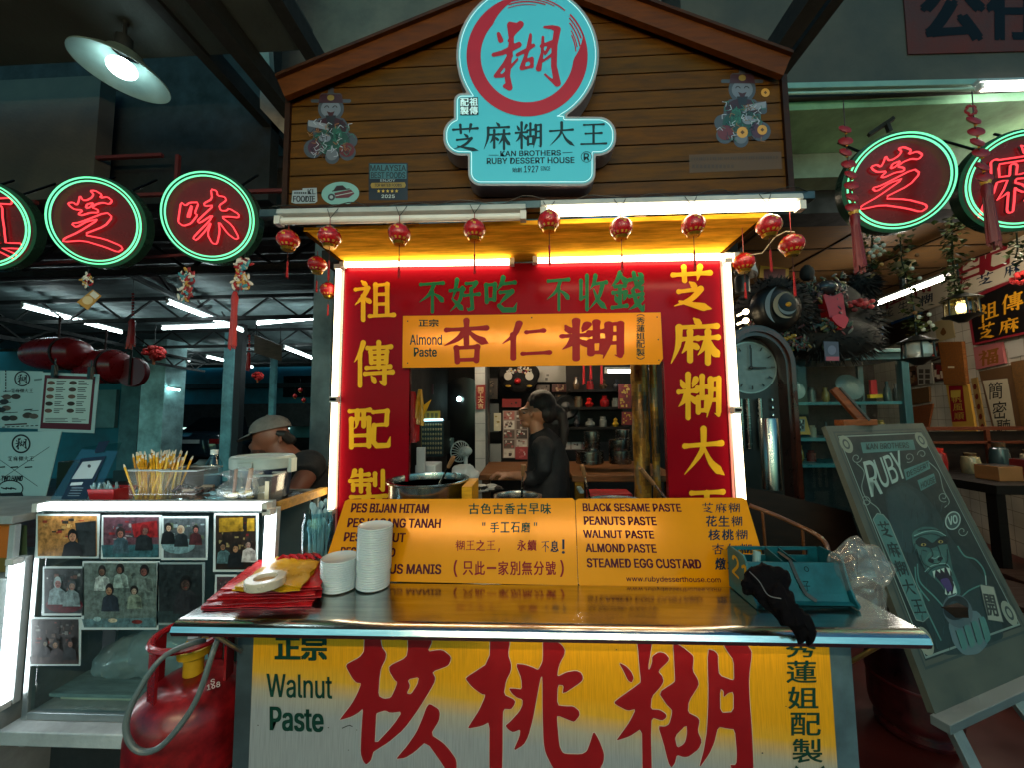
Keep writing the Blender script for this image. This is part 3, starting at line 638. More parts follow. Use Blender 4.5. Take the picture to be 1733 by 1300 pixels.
def row(m, s, x0, x1, y0, y1, col, b=.018, sl=0):
    n = len(s); w_ = (x1-x0)/n
    for i, ch in enumerate(s):
        if ch == ' ': continue
        if ch in '，,': tbox(m, mn, ',', x0+w_*i+w_*.2, y1-4, x0+w_*i+w_*.4, y1+2, bold=b*.5, col=col); continue
        if ch == '一': tbox(m, mn, ch, x0+w_*i+w_*.1, (y0+y1)/2-2, x0+w_*i+w_*.9, (y0+y1)/2+1.5, bold=b, col=col); continue
        if ch in '!"()': tbox(m, mn, ch, x0+w_*i+w_*.3, y0-(0 if ch == '"' else 2), x0+w_*i+w_*.6, (y0+6 if ch == '"' else y1+3), bold=.01, col=col); continue
        if ch in GL: brush(m, mn, ch, x0+w_*i+w_*.06, y0, x0+w_*i+w_*.94, y1, fat=.95, col=col, sl=sl)
        else: tbox(m, mn, ch, x0+w_*i+w_*.08, y0, x0+w_*i+w_*.92, y1, bold=b, col=col)
row(m, '古色古香古早味', 792, 934, 853, 871, MG); row(m, '"手工石磨"', 811, 916, 885, 902, MG)
row(m, '不息!', 915, 962, 916, 935, MB_)
make('green_lettering', m, vinyl, bl.children[0])
m = MB(M2); row(m, '糊王之王, 永續', 770, 909, 915, 933, M2); row(m, '(只此一家別無分號)', 762, 962, 951, 974, M2, .015)
make('dark_red_lettering', m, vinyl, bl.children[0])
br_ = board('menu_board', 'yellow English and Chinese menu board with web address, right one beside the teal basket', [(974, 848), (979, 845), (1256, 843), (1263, 847), (1290, 938), (1236, 997), (983, 993), (979, 989)], (1110, 994))
m = MB(MR)
for s, x0, x1, y0, y1, e in (('BLACK SESAME PASTE', 987, 1153, 853, 866, 1), ('PEANUTS PASTE', 989, 1111, 875, 889, 1), ('WALNUT PASTE', 988, 1107, 898, 911, 1.5), ('ALMOND PASTE', 992, 1111, 921, 935, 1.5), ('STEAMED EGG CUSTARD', 994, 1187, 946, 961, 2)):
    txt(m, mn, s, (x0, y1), (x1, y1+e), (x0-1, y0), bold=.035)
txt(m, mn, 'www.rubydesserthouse.com', (1060, 987), (1220, 989), (1059.5, 976), bold=.012)
make('red_lettering', m, vinyl, br_.children[0])
m = MB(MB_)
for s, x0, x1, y0, y1 in (('芝麻糊', 1186, 1253, 852, 869), ('花生糊', 1193, 1257, 874, 892), ('核桃糊', 1197, 1266, 897, 915), ('杏仁糊', 1203, 1273, 921, 939), ('燉蛋', 1209, 1250, 945, 965)): row(m, s, x0, x1, y0, y1, MB_)
make('dark_lettering', m, vinyl, br_.children[0])

# light-box sign on the gable
lb = thing('logo_lightbox', 'turquoise light box logo sign with red brush ring on the gable', 'sign', P(893, 200, 1.34))
lp_ = FP(1.262)
def outline(X, Y):
    a = s_circ(X, Y, 893, 92, 121); b = s_rbox(X, Y, 750, 196, 1043, 262, 30); c = s_rbox(X, Y, 768, 156, 850, 230, 14); d = s_rbox(X, Y, 792, 230, 1008, 313, 22)
    b2 = s_rbox(X, Y, 820, 190, 960, 240, 4)
    return np.minimum.reduce([a, b, c, d, b2])
m = MB(C('#8d8f95')); m.slab(sdf_loops(outline, 740, -40, 1052, 322, 150), lambda x, y, o: lp_(x, y, -.072+o), .07, side=C('#8a868e'))
make('casing', m, paint(.4), lb)
m = MB(C('#3c9fb0')); m.flat(sdf_loops(outline, 740, -40, 1052, 322, 150, lev=-3.5), lambda x, y: lp_(x, y, -.001), C('#3c9fb0')); lb_f = make('face', m, backlit(.13), lb)
m = MB(C('#bfeaf0'))
for lp in sdf_loops(outline, 740, -40, 1052, 322, 150, lev=-6): line(m, lp_, lp+[lp[0]], 1.3, 0, C('#bfeaf0'))
make('rim_line', m, backlit(.16), lb_f)
m = MB(C('#8f0f20')); cx0, cy0, ro, ri = 892, 94, 102.5, 78.5
arc = [R(a) for a in range(-22, 264, 4)]
def rad(a):
    t = math.degrees(a); e = min(1, max(.05, (t+22)/26), 1 if t < 225 else max(.1, (268-t)/45)); return e
o_ = [(cx0+ro*math.cos(a), cy0+ro*math.sin(a)) for a in arc]; i_ = [(cx0+(ro-(ro-ri)*rad(a))*math.cos(a), cy0+(ro-(ro-ri)*rad(a))*math.sin(a)) for a in arc]
for k in range(len(arc)-1): m.add([lp_(*o_[k], .0006), lp_(*o_[k+1], .0006), lp_(*i_[k+1], .0006), lp_(*i_[k], .0006)], [(0, 1, 2, 3)])
for rr, a0_, a1_, wd in ((100, 262, 312, 2.2), (96, 255, 302, 1.8), (92, 250, 292, 2.4), (87, 248, 280, 1.4), (101, 316, 340, 3), (96, 318, 345, 2.4), (91, 322, 350, 2.4), (86, 330, 352, 2), (83, 335, 358, 2)):
    line(m, lp_, [(cx0+rr*math.cos(R(a)), cy0+rr*math.sin(R(a))) for a in range(a0_, a1_+1, 4)], wd, .0006)
m.flat(glyph('logo'), lambda x, y: lp_(760+x*10/4.062, y*10/4.062, .0006))
make('red_lettering', m, backlit(.1), lb_f)
m = MB(C('#081a1c'))
for ch, x0, y0, x1, y1 in (('芝', 764, 209, 811, 256), ('麻', 818, 206, 864, 253), ('糊', 872, 205, 917, 251), ('大', 928, 205, 973, 248), ('王', 982, 206, 1027, 247)): brush(m, lp_, ch, x0, y0, x1, y1, .0006, fat=.95)
tbox(m, lp_, 'KAN BROTHERS', 847, 255, 949, 264, .0006, .022, sl=-.015); tbox(m, lp_, 'RUBY DESSERT HOUSE', 824, 267, 972, 277, .0006, .022, sl=-.012)
line(m, lp_, [(827, 262), (844, 262)], .9, .0006); line(m, lp_, [(952, 258), (969, 257)], .9, .0006)
tbox(m, lp_, '始創', 867, 283, 883, 291, .0006, .01); tbox(m, lp_, '1927', 887, 280, 911, 291, .0006, .01); tbox(m, lp_, 'SINCE', 915, 281, 931, 288, .0006, .008)
tbox(m, lp_, 'R', 988, 259, 997, 271, .0006, .02); lc = ell(992.5, 265, 9, 9); line(m, lp_, lc+[lc[0]], 1, .0006)
rc = [(778, 165), (809, 164), (810, 194), (779, 195)]; poly(m, lp_, rc, .0006, C('#0d2435'))
make('dark_lettering', m, backlit(.05), lb_f)
m = MB(C('#bfe6ec'))
for ch, x, y in (('配', 779.5, 166), ('祖', 795, 165.5), ('製', 779.5, 180.5), ('傳', 795, 180)): tbox(m, lp_, ch, x, y, x+13.5, y+13, .0012, .02)
make('seal_lettering', m, backlit(.1), lb_f)
# ================================================================== fluorescent battens and neon
WARM, COOL, TEALW = (1.0, .80, .50), (.86, .97, 1.0), (.80, 1.0, .98)
S_T = 7.0
def batten(name, label, a, b, cat='light', r=.0125, s=S_T, col=WARM, up=(0, 0, 1), lit=True, back=.03, group='fluorescent tube lights'):
    a, b = V(a), V(b); t = thing(name, label, cat, (a+b)/2, group); d = (b-a).normalized(); u = V(up)
    m = MB(C('#aab0b0')); m.beam(a+u*back-d*.02, b+u*back+d*.02, .035, .022, up=up if abs(d.dot(u)) < .9 else (0, 0, 1)); make('housing', m, satin, t, bev=.002)
    m = MB(C('#d9d9d5')); m.tube([a, b], r, 10); make('tube', m, emit(col, s) if lit else paint(.2, mott=.03), t, smooth=True)
    m = MB(C('#c9c9c4'))
    for p, q in ((a, -1), (b, 1)): m = MB(C('#c9c9c4')); m.beam(p+d*q*.001, p+d*q*.022, .03, .03); m.tube([p+d*q*.011, p+d*q*.011+u*back], .009, 6); make('end_cap', m, satin, t)
    return t
SF = 1.285
batten('tube_light', 'unlit white tube fixture along the left half of the canopy edge', P(478, 374, SF), P(880, 366, SF), lit=False, up=(0, .3, 1))
batten('tube_light', 'bright warm tube along the right half of the canopy edge above the lanterns', P(925, 360, SF), P(1348, 349, SF), up=(0, .3, 1))
batten('tube_light', 'bright tube over the top left of the red surround', P(585, 447, 1.665), P(862, 443, 1.665), up=(0, 1, .5))
batten('tube_light', 'bright tube over the top right of the red surround', P(910, 440, 1.665), P(1240, 434, 1.665), up=(0, 1, .5))
batten('tube_light', 'upright tube on the left edge of the red surround, upper piece', P(573, 456, 1.665), P(566, 674, 1.665), up=(0, 1, 0), r=.012, s=4)
batten('tube_light', 'upright tube on the left edge of the red surround, lower piece', P(566, 680, 1.665), P(560, 862, 1.665), up=(0, 1, 0), r=.012, s=4)
batten('tube_light', 'upright tube on the right edge of the red surround, upper piece', P(1231, 446, 1.665), P(1246, 692, 1.665), up=(0, 1, 0), r=.012, s=4)
batten('tube_light', 'upright tube on the right edge of the red surround, lower piece', P(1247, 698, 1.665), P(1259, 870, 1.665), up=(0, 1, 0), r=.012, s=4)
# display case tubes
batten('tube_light', 'bright white tube along the top front edge of the photo display case', P(72, 859, 1.36), P(446, 859, 1.36), up=(0, 1, 0), col=COOL, s=6)
batten('tube_light', 'bright upright tube at the right front corner of the photo display case', P(455, 872, 1.36), P(450, 962, 1.36), up=(0, 1, 0), col=COOL, s=6, r=.011)
batten('tube_light', 'bright upright tube at the left side of the photo display case', P(24, 956, 1.36), P(3, 1190, 1.36), up=(0, 1, 0), col=COOL, s=6, r=.012)

def neon(name, label, c, rad, yaw, pitch, lines=None, ch=None, fat=1.0):
    c = V(c); M = Matrix.Rotation(yaw, 3, 'Z') @ Matrix.Rotation(pitch, 3, 'X')   # local x right, z up, -y to the viewer
    to = lambda x, z, o=0: c+M @ V((x*rad, -o, z*rad))
    t = thing(name, label, 'neon sign', c, 'round neon signs')
    m = MB(C('#2a0709')); m.slab([ell(0, 0, 1, 1, 48)], lambda x, z, o: to(x, z, o-.05), .05, C('#6a0d16'), C('#3a1416'))
    m.slab([ell(0, 0, 1.06, 1.06, 48), ell(0, 0, .985, .985, 48)], lambda x, z, o: to(x, z, o-.045), .05, C('#20382c'))
    make('backing_disc', m, paint(.25, mott=.1, spec=.2), t)
    ring = [to(math.cos(q), math.sin(q), .022) for q in [2*math.pi*k/56 for k in range(56)]]
    m = MB(); m.tube([c+(p-c)*.985 for p in ring], (.0036), 8, closed=True); m.tube([c+(p-c)*.91 for p in ring], (.0036), 8, closed=True)
    make('green_tube_ring', m, emit((.16, 1.0, .42), .62), t)
    m = MB(C('#17100f')); loops = lines or [[((x-50)/50*.72, (50-y)/50*.72) for x, y in l] for l in glyph(ch, fat)]
    if not lines: m.flat(loops, lambda x, z: to(x, z, .002)); make('character_face', m, matte, t)
    m = MB()
    for l in loops: m.tube([to(x, z, .014) for x, z in (l[::2] if ch else l)], .0036, 6, closed=True)
    make('red_tube_character', m, emit((1.0, .05, .06), .75), t)
    m = MB(C('#1c1c1c')); m.tube([to(-.5, .8, -.05), to(-.5, 1.5, -.25)], .006, 6); m.tube([to(.5, .8, -.05), to(.5, 1.5, -.25)], .006, 6); make('hanger', m, dsteel, t)
    return t
def nz(cx, cy, rx, ry, *ss): return [chaikin([((float(a)-cx)/rx, (cy-float(b))/ry) for a, b in (p.split(',') for p in s.split())]) for s in ss]
ZHI = nz(637, 365, 330, 320, '460,240 495,232 520,252 535,225 547,180 565,214 592,212 628,190 642,165 620,142 655,138 700,165 682,190 735,178 768,205 745,232 700,222 655,236 620,262 662,276 662,298 610,300 545,325 522,318 560,285 500,283 472,262',
    '590,240 578,272 610,262 640,226', '470,388 530,376 720,290 758,325 700,395 540,465 690,490 800,535 812,560 775,585 690,550 540,508 400,525 410,500 510,450 665,345 580,365 500,415')
WEI = nz(1370, 340, 330, 318, '1180,245 1160,340 1150,390 1185,415 1240,395 1290,330 1270,320 1305,240 1240,245 1210,270', '1250,265 1215,350 1235,350 1255,270',
    '1395,140 1435,150 1440,185 1490,190 1500,215 1445,255 1455,290 1495,290 1515,270 1585,310 1580,335 1510,330 1455,335 1530,390 1575,480 1550,495 1495,455 1435,365 1440,440 1415,535 1380,530 1350,465 1385,370 1340,440 1270,515 1245,500 1290,450 1370,370 1400,320 1300,390 1285,375 1330,330 1410,255 1345,265 1340,245 1400,210')
YN = 1.72
ln = Pl((0, YN, 0), (0, -1, 0))
neon('neon_sign', 'round red neon sign cut by the left picture edge', P(-22, 381, YN), .208, R(10), R(10), ch='真')
neon('neon_sign', 'round red neon sign with green ring, in the middle of the left row', P(166, 376, YN), .208, R(10), R(10), lines=ZHI)
neon('neon_sign', 'round red neon sign beside the stall, rightmost of the left row', P(357, 368, YN), .208, R(10), R(10), lines=WEI)
neon('neon_sign', 'round red neon sign hung right of the gable, partly behind red discs', P(1518, 309, YN), .207, R(-10), R(10), lines=ZHI)
neon('neon_sign', 'round red neon sign cut by the right picture edge', P(1722, 306, YN), .207, R(-10), R(10), ch='麻', fat=.8)

batten('tube_light', 'warm tube hung over the pavement behind the viewer, left one, seen only as a reflection', (-1.3, -1.0, 2.36), (-.08, -1.0, 2.36), s=66, col=(1, .74, .42))
batten('tube_light', 'warm tube hung over the pavement behind the viewer, right one, seen only as a reflection', (.02, -1.0, 2.36), (1.24, -1.0, 2.36), s=66, col=(1, .74, .42))

os_ = thing('added_stall', 'unseen dark stall added behind the viewer to carry tubes that light the sign', 'stall', (0, -3.3, 0))  # unseen stall added to carry fill tubes for the walnut sign
m = MB(C('#3a2a1c')); m.box((-1.6, -3.9, 0), (1.6, -3.4, .95)); make('counter', m, wood, os_, bev=.005)
m = MB(C('#4a3a28')); m.box((-1.6, -4.0, 2.1), (1.6, -3.1, 2.16)); [m.box((x-.04, -3.9, .951), (x+.04, -3.82, 2.099)) for x in (-1.5, 1.5)]; make('canopy', m, wood, os_)
for i, x in enumerate((-1.4, -.3, .8)): batten('tube_light', ('left', 'middle', 'right')[i]+' unseen tube added under the canopy of the stall behind the viewer', (x, -3.2, 2.02), (x+.9, -3.2, 2.02), s=34, col=(1, .80, .54))  # fill tubes added out of view to brighten the walnut sign

t = thing('strip_light', 'thin strip light under the counter lip above the walnut sign', 'light', (.35, 1.13, .88))
m = MB(C('#9a9a96')); m.box((-.15, 1.125, .880), (.87, 1.145, .888)); make('rail', m, satin, t)
m = MB(); m.tube([(-.13, 1.136, .875), (.85, 1.136, .875)], .0045, 8); make('strip', m, emit((1, .82, .5), 6), t)
# ================================================================== things on and round the stall
RED, GOLD = C('#b3141c'), C('#c99a35')
glitter = paint(.22, mott=.35, scale=160, bump=.25, bscale=240, coat=.4)
gold_m = paint(.28, metal=.9, mott=.25, scale=40)
def tassel(m, a, b, r, col=C('#9c1018'), n=7):
    a, b = V(a), V(b); m.tube([a, a+(b-a)*.12, a+(b-a)*.3, b], [r*.5, r*.9, r*.7, r*1.05], 7, col)
    for k in range(n):
        t = 2*math.pi*k/n; o = V((math.cos(t)*r*.8, math.sin(t)*r*.8, 0)); m.tube([a+(b-a)*.2+o*.6, b+o+V((0, 0, -r*random.uniform(0, 1.5)))], r*.25, 4, col)
def lantern(label, c, drop=.12, rod=.06, z_hook=2.236):
    t = thing('mini_lantern', label, 'lantern', c, 'small red lanterns strung round the canopy'); c = V(c)
    m = MB(RED); vs = []; N_, M_ = 24, 11
    for i in range(M_+1):
        a = -math.pi/2*.86+math.pi*.86*i/M_
        for k in range(N_):
            q = 2*math.pi*k/N_; rr = .0395*(1-.06*(k % 2))*math.cos(a); vs.append(c+V((rr*math.cos(q), rr*math.sin(q), .034*math.sin(a))))
    for i in range(M_):
        for k in range(N_):
            hit = (i in (2, 3) and k % 3 != 0) or random.random() < .05
            m.add([], [])
            k0 = len(m.v)
    b = MB(RED); b.add(vs, [])
    for i in range(M_):
        for k in range(N_):
            b.f.append([i*N_+k, i*N_+(k+1) % N_, (i+1)*N_+(k+1) % N_, (i+1)*N_+k])
            b.c.append(GOLD if (i == 2 and k % 2) or (i in (6, 7) and (k+i) % 6 == 0) else RED)
    make('globe', b, glitter, t, ang=60)
    m = MB(GOLD); m.lathe([(.019, -.040), (.021, -.036), (.024, -.031), (.019, -.029)], c, 16); m.lathe([(.016, .028), (.018, .031), (.012, .036), (.004, .038)], c, 16); make('gold_cap', m, gold_m, t)
    m = MB(C('#8d1a1c')); m.tube([c+V((0, 0, .036)), c+V((0, 0, .036+rod))], .0014, 5)
    if z_hook:
        top = c+V((0, 0, .036+rod)); m.tube([top, V((c.x-.018, c.y+.012, z_hook))], .0012, 5, K1); m.tube([top, V((c.x+.022, c.y+.012, z_hook))], .0012, 5, K1)
    make('cord', m, satin, t)
    m = MB(C('#3a1212')); m.tube([c+V((0, 0, -.04)), c+V((0, 0, -.04-drop*.45))], .0012, 5); tassel(m, c+V((0, 0, -.04-drop*.4)), c+V((0, 0, -.04-drop)), .0042, n=5); make('tassel', m, cloth, t)
    return t
YL = 1.262
LN = [((558, 400), 'red lantern at the left end of the canopy front, below the unlit tube'), ((676, 395), 'red lantern second from left under the unlit tube'),
      ((803, 388), 'red lantern third from left near the middle end of the unlit tube'), ((929, 373), 'red lantern at the middle of the canopy where the lit tube starts'),
      ((1051, 385), 'red lantern under the lit tube, left of its two middle lanterns'), ((1173, 380), 'red lantern under the lit tube, right of its two middle lanterns'),
      ((1301, 381), 'red lantern under the right end of the lit tube')]
for (x, y), l in LN:
    p = P(x, y, YL); r = 2.243-p.z-.055
    lantern(l, p, drop=.115, rod=max(.004, r-.03))
for (x, y), yy, l, d in (((488, 405), 1.30, 'red lantern hung outside the left canopy corner', .10), ((537, 447), 1.55, 'red lantern beside the upper left corner of the red surround, higher one', .08), ((556, 490), 1.72, 'red lantern beside the upper left corner of the red surround, lower one', .08),
                      ((1259, 443), 1.45, 'red lantern at the top right corner of the red surround before a lamp', .10), ((1340, 413), 1.30, 'red lantern farthest right, outside the canopy corner', .14)):
    p = P(x, y, yy); lantern(l, p, drop=d, rod=max(.01, 2.21-p.z-.04), z_hook=None)
m = MB(K1); pts = []
for i in range(61):
    x = -.93+1.9*i/60; pts.append((x, 1.292+.004*math.sin(i*1.7), 2.262+.010*math.sin(i*.9)-.012*abs(math.sin(i*.32))))
m.tube(pts, .0018, 5); solo('garland_wire', m, satin, 'thin dark wire looped along the canopy rail', 'wire')
m = MB(C('#b7a98c')); m.tube([P(1262, 432, 1.42), P(1290, 428, 1.40), P(1312, 400, 1.36), P(1330, 391, 1.32), P(1345, 392, 1.31)], .0022, 6); solo('lantern_cable', m, satin, 'pale cable sagging between the lanterns at the right canopy corner', 'cable')

# stickers on the gable boards
gp = FP(1.3475)
def sticker(name, label, build, rough=.35):
    m = MB(); build(m); solo(name, m, print_, label, 'sticker', 'stickers on the gable boards', smooth=False)
def figure(cx, cy, k, flip):
    def b(m):
        f = -1 if flip else 1
        def body(X, Y):
            X = (X-cx)/k*f; Y = (Y-cy)/k
            return np.minimum.reduce([s_circ(X, Y, 0, -34, 22), s_rbox(X, Y, -19, -60, 19, -40, 5), s_rbox(X, Y, -5, -70, 5, -50, 3), s_rbox(X, Y, -34, -50, 34, -44, 2.5), s_rbox(X, Y, -24, -18, 24, -8, 6),
                s_rbox(X, Y, -30, -18, 30, 40, 18), s_circ(X, Y, -30, 34, 16), s_circ(X, Y, 32, 20, 13), s_circ(X, Y, 28, 40, 14), s_circ(X, Y, 2, 48, 12), s_rbox(X, Y, -40, -14, 0, 6, 5)])
        lo = sdf_loops(body, cx-60*k, cy-75*k, cx+60*k, cy+75*k, 110)
        m.flat(lo, lambda x, y: gp(x, y, 0), C('#3c4552'))
        S = lambda x, y: (cx+x*k*f, cy+y*k)
        for pts, c, o in ((ell(0, -2, 27, 17), '#341a26', .0005), (ell(0, 22, 32, 22), '#1f403e', .0006), (ell(-26, 32, 13, 13), '#43283a', .0008), (ell(27, 36, 13, 12), '#5a2630', .0008), (ell(2, 44, 10, 10), '#5c6472', .001), (ell(0, -33, 17, 15), '#626c7c', .0008),
                          ([(-18, -58), (18, -58), (21, -43), (-21, -43)], '#3a2430', .0009), (ell(0, -52, 6, 5), '#7a6a3a', .001), ([(-9, -22), (9, -22), (2, 6), (-3, 4)], '#20232c', .0013), ([(-38, -14), (2, -6), (0, 4), (-38, -4)], '#747d8c', .0011), (ell(10, 10, 9, 14), '#27524a', .001), (ell(-10, 16, 10, 7), '#6a7486', .001)):
            poly(m, gp, [S(*q) for q in pts], o, C(c))
        for a, b_ in ((-7, -36), (7, -36)): line(m, gp, [S(a-4, b_+1), S(a-1, b_-2), S(a+2, b_-2), S(a+4, b_+1)], 1.5*k, .0014, C('#20222c'))
        poly(m, gp, [S(-7, -29), S(0, -27), S(7, -29), S(3, -21), S(-3, -21)], .0014, C('#3a1a22'))
        random.seed(int(cx))
        for i in range(80):
            x, y = random.uniform(-32, 32), random.uniform(-8, 44); a = random.uniform(0, 6)
            line(m, gp, [S(x, y), S(x+7*math.cos(a), y+7*math.sin(a)), S(x+10*math.cos(a+.8), y+10*math.sin(a+.8))], 1.1*k, .0014, C(random.choice(['#1c2030', '#98a3b4', '#7d5a3a', '#2a6a60'])))
        if flip:
            for q in ((-37, -28, 7), (-32, 32, 8), (0, 36, 9)): poly(m, gp, ell(*S(q[0], q[1]), q[2]*k, q[2]*k, 14), .0016, C('#b98a3c')); poly(m, gp, ell(*S(q[0], q[1]), q[2]*k*.4, q[2]*k*.4, 4), .002, C('#4d3414'))
    return b
sticker('figure_sticker', 'faded cut-out sticker of a smiling robed figure on the left of the gable', figure(560, 217, 1.0, False))
sticker('figure_sticker', 'faded cut-out sticker of a smiling robed figure with gold coins, right of the gable', figure(1256, 186, 1.05, True))
def mbf(m):
    rect(m, gp, 624, 275, 690, 338, 0, C('#141826')); rect(m, gp, 626, 277, 688, 302, .0005, C('#3c6672'))
    tbox(m, gp, 'MALAYSIA', 627, 279, 687, 289, .001, .02, C('#16222c')); tbox(m, gp, 'BEST FOODS', 628, 291, 686, 301, .001, .02, C('#16222c'))
    tbox(m, gp, 'ENJOY', 644, 303, 669, 307, .001, .02, C('#8fa0a8')); poly(m, gp, [(629, 309), (685, 308), (687, 313), (685, 317), (629, 318), (627, 313)], .0006, C('#8a7434')); tbox(m, gp, 'TOP RATED FOODS', 634, 310.5, 680, 315.5, .001, .02, C('#141826'))
    for i in range(5):
        c = (641+i*7.6, 323); poly(m, gp, [(c[0]+(3.2 if k % 2 == 0 else 1.3)*math.sin(k*math.pi/5), c[1]-(3.2 if k % 2 == 0 else 1.3)*math.cos(k*math.pi/5)) for k in range(10)], .001, C('#c0a040'))
    tbox(m, gp, '2025', 646, 329, 668, 334.5, .001, .02, C('#a8b4b8'))
sticker('award_sticker', 'dark square award sticker with MALAYSIA BEST FOODS and five stars', mbf)
def klf(m):
    poly(m, gp, [(495, 322), (512, 321), (512, 318), (536, 317), (537, 340), (533, 343), (500, 344), (493, 342)], 0, C('#8b9aa6')); tbox(m, gp, 'KL', 521, 319.5, 534, 328, .0006, .02, C('#1a222c')); tbox(m, gp, 'FOODIE', 496.5, 331, 533, 341, .0006, .03, C('#1a222c'))
    for i in range(6): rect(m, gp, 498+i*3.6, 324.5, 500.8+i*3.6, 327.5, .0006, C('#1a222c'))
sticker('sticker', 'small pale cloud shaped sticker reading KL FOODIE at the lower left', klf)
def ovs(m):
    poly(m, gp, ell(576, 327, 32, 20, 32, -.05), 0, C('#6fa0a0')); poly(m, gp, ell(561, 333, 6, 6), .0006, C('#26303a')); poly(m, gp, ell(561, 333, 3, 3), .001, C('#8f9fa4')); poly(m, gp, [(566, 326), (594, 320), (600, 327), (590, 334), (568, 335)], .0006, C('#5a2a36'))
    poly(m, gp, [(564, 322), (570, 314), (580, 313), (588, 320)], .0008, C('#2a1a22')); line(m, gp, [(562, 323), (592, 319)], 1.6, .001, C('#2a1a22')); line(m, gp, [(568, 331), (597, 325)], 1.2, .001, C('#9fb3b3'))
sticker('oval_sticker', 'oval teal sticker with a covered dish on a cart, between the other stickers', ovs)
def ntc(m):
    poly(m, gp, [(1166, 261), (1322, 256), (1324, 285), (1167, 292)], 0, C('#4a3008')); random.seed(3)
    x = 1170
    while x < 1314:
        w_ = random.uniform(1.5, 3.2); rect(m, gp, x, 266-(x-1170)*.02, x+w_, 271-(x-1170)*.02, .0006, C('#3c280e')); x += w_+random.choice([.8, 1, 2.4])
    x = 1171
    while x < 1238: rect(m, gp, x, 278, x+4.6, 284, .0006, C('#3c280e')); x += 6.6
sticker('notice_label', 'faint brown notice strip with faded lines of print, lower right of the gable', ntc)

# ---- on the counter
ZC = .9315
def bagsheet(m, q, z, th, col, amp=.004, n=16, seed=0):   # one folded bag: a thin crumpled pad over the quad q (bl, br, tr, tl on the counter)
    q = [V((p.x, p.y, 0)) for p in q]; vs = []
    for j in range(n+1):
        for i in range(n+1):
            u, v = i/n, j/n; p = (q[0]*(1-u)+q[1]*u)*(1-v)+(q[3]*(1-u)+q[2]*u)*v
            nz_ = mnoise.noise(V((p.x*22+seed*3.1, p.y*22, seed*7.7))); n2 = mnoise.noise(V((p.x*60, p.y*60, seed*2.3)))
            e = min(u, 1-u, v, 1-v); k = min(1, e*9)
            p = p+V((mnoise.noise(V((v*4, seed, 1.5)))*.010*(1-k), mnoise.noise(V((u*4, seed, 9.5)))*.010*(1-k), 0))
            vs.append(V((p.x, p.y, z+th*(.35+.65*k)+(nz_*amp+n2*amp*.5)*(.4+k))))
    top = len(vs); vs += [V((p.x, p.y, z-.0005)) for p in vs]
    fs = []
    for j in range(n):
        for i in range(n):
            a = j*(n+1)+i; fs.append((a, a+1, a+n+2, a+n+1))
    edge = [i for i in range(n+1)]+[j*(n+1)+n for j in range(1, n+1)]+[n*(n+1)+i for i in range(n-1, -1, -1)]+[j*(n+1) for j in range(n-1, 0, -1)]
    for a, b in zip(edge, edge[1:]+edge[:1]): fs.append((a, b, b+top, a+top))
    m.add(vs, fs, col)
bagm = paint(.3, mott=.18, scale=12, bump=.25, bscale=45)
q0 = [PZ(334, 1031, ZC), PZ(534, 1024, ZC), PZ(545, 964, ZC), PZ(416, 968, ZC)]
for i in range(6):
    s = .008*i; q = [p+V((random.uniform(-.012, .012)+(.010*i if k in (0, 3) else 0), random.uniform(-.006, .006)+(.006*i if k < 2 else 0), 0)) for k, p in enumerate(q0)]
    m = MB(); bagsheet(m, q, ZC+.0075*i, .008, C(random.choice(['#a3121a', '#b8141c', '#8d1016'])), .0025, seed=i)
    solo('folded_bag', m, bagm, 'folded red plastic bag in the counter pile, %s' % ['lowest one', 'second from the bottom', 'third from the bottom', 'fourth from the bottom', 'fifth from the bottom', 'uppermost red one'][i], 'plastic bag', 'folded bags piled on the counter')
q1 = [PZ(392, 1002, ZC+.045), PZ(505, 1003, ZC+.045), PZ(538, 958, ZC+.045), PZ(466, 950, ZC+.045)]
for i in range(2):
    m = MB(); bagsheet(m, [p+V((.006*i, .01*i, 0)) for p in q1], ZC+.047+.008*i, .009, C('#c79410'), .004, seed=11+i)
    solo('folded_bag', m, bagm, 'folded yellow plastic bag on the red pile, %s' % ['lower of the two', 'upper of the two under the tape roll'][i], 'plastic bag', 'folded bags piled on the counter')
m = MB(RED)
for i in range(5):
    a = PZ(470+i*13, 950-i*1, ZC+.06); m.tube([a, a+V((.01, .012, .012)), a+V((.03, .01, .006+.004*(i % 2))), a+V((.05, .0, -.002))], [.008, .006, .007, .004], 6)
solo('bag_handle_bundle', m, bagm, 'bunched red bag handles sticking up behind the yellow bag', 'plastic bag')
c = PZ(449, 991, ZC+.068); m = MB(C('#cfc7b4')); m.lathe([(.030, .0), (.052, .0), (.053, .003), (.053, .021), (.051, .023), (.031, .023), (.030, .020), (.030, .0)], c, 32); m.lathe([(.0, .009), (.029, .009), (.029, .012), (0, .012)], c, 20, C('#b88c50'))
solo('tape_roll', m, paint(.25, mott=.08, trans=.2), 'roll of clear tape lying on the yellow bag', 'tape roll')
def lidstack(label, px, py, r, h, n, tilt):
    c = PZ(px, py, ZC); m = MB(C('#dcebf0')); pr = [(.0, .0), (r*.86, 0)]
    for i in range(n):
        z = h*i/n; pr += [(r*(.93 if i > n*.25 else .90), z+.001), (r*(1 if i > n*.25 else .96), z+h/n*.45), (r*(1 if i > n*.25 else .96), z+h/n*.7)]
    pr += [(r*.97, h), (r*.9, h-.002), (r*.86, h-.006), (0, h-.006)]
    m.lathe(pr, c, 36, M=Matrix.Rotation(tilt, 3, 'Y'))
    solo('lid_stack', m, paint(.22, mott=.06, trans=.35, sss=.1), label, 'plastic lids', 'stacks of clear plastic lids', ang=70)
lidstack('short stack of clear plastic lids on the counter beside the bags', 574, 995, .058, .098, 14, 0)
lidstack('tall stack of clear plastic lids on the counter before the menu board', 631, 992, .056, .196, 26, .03)

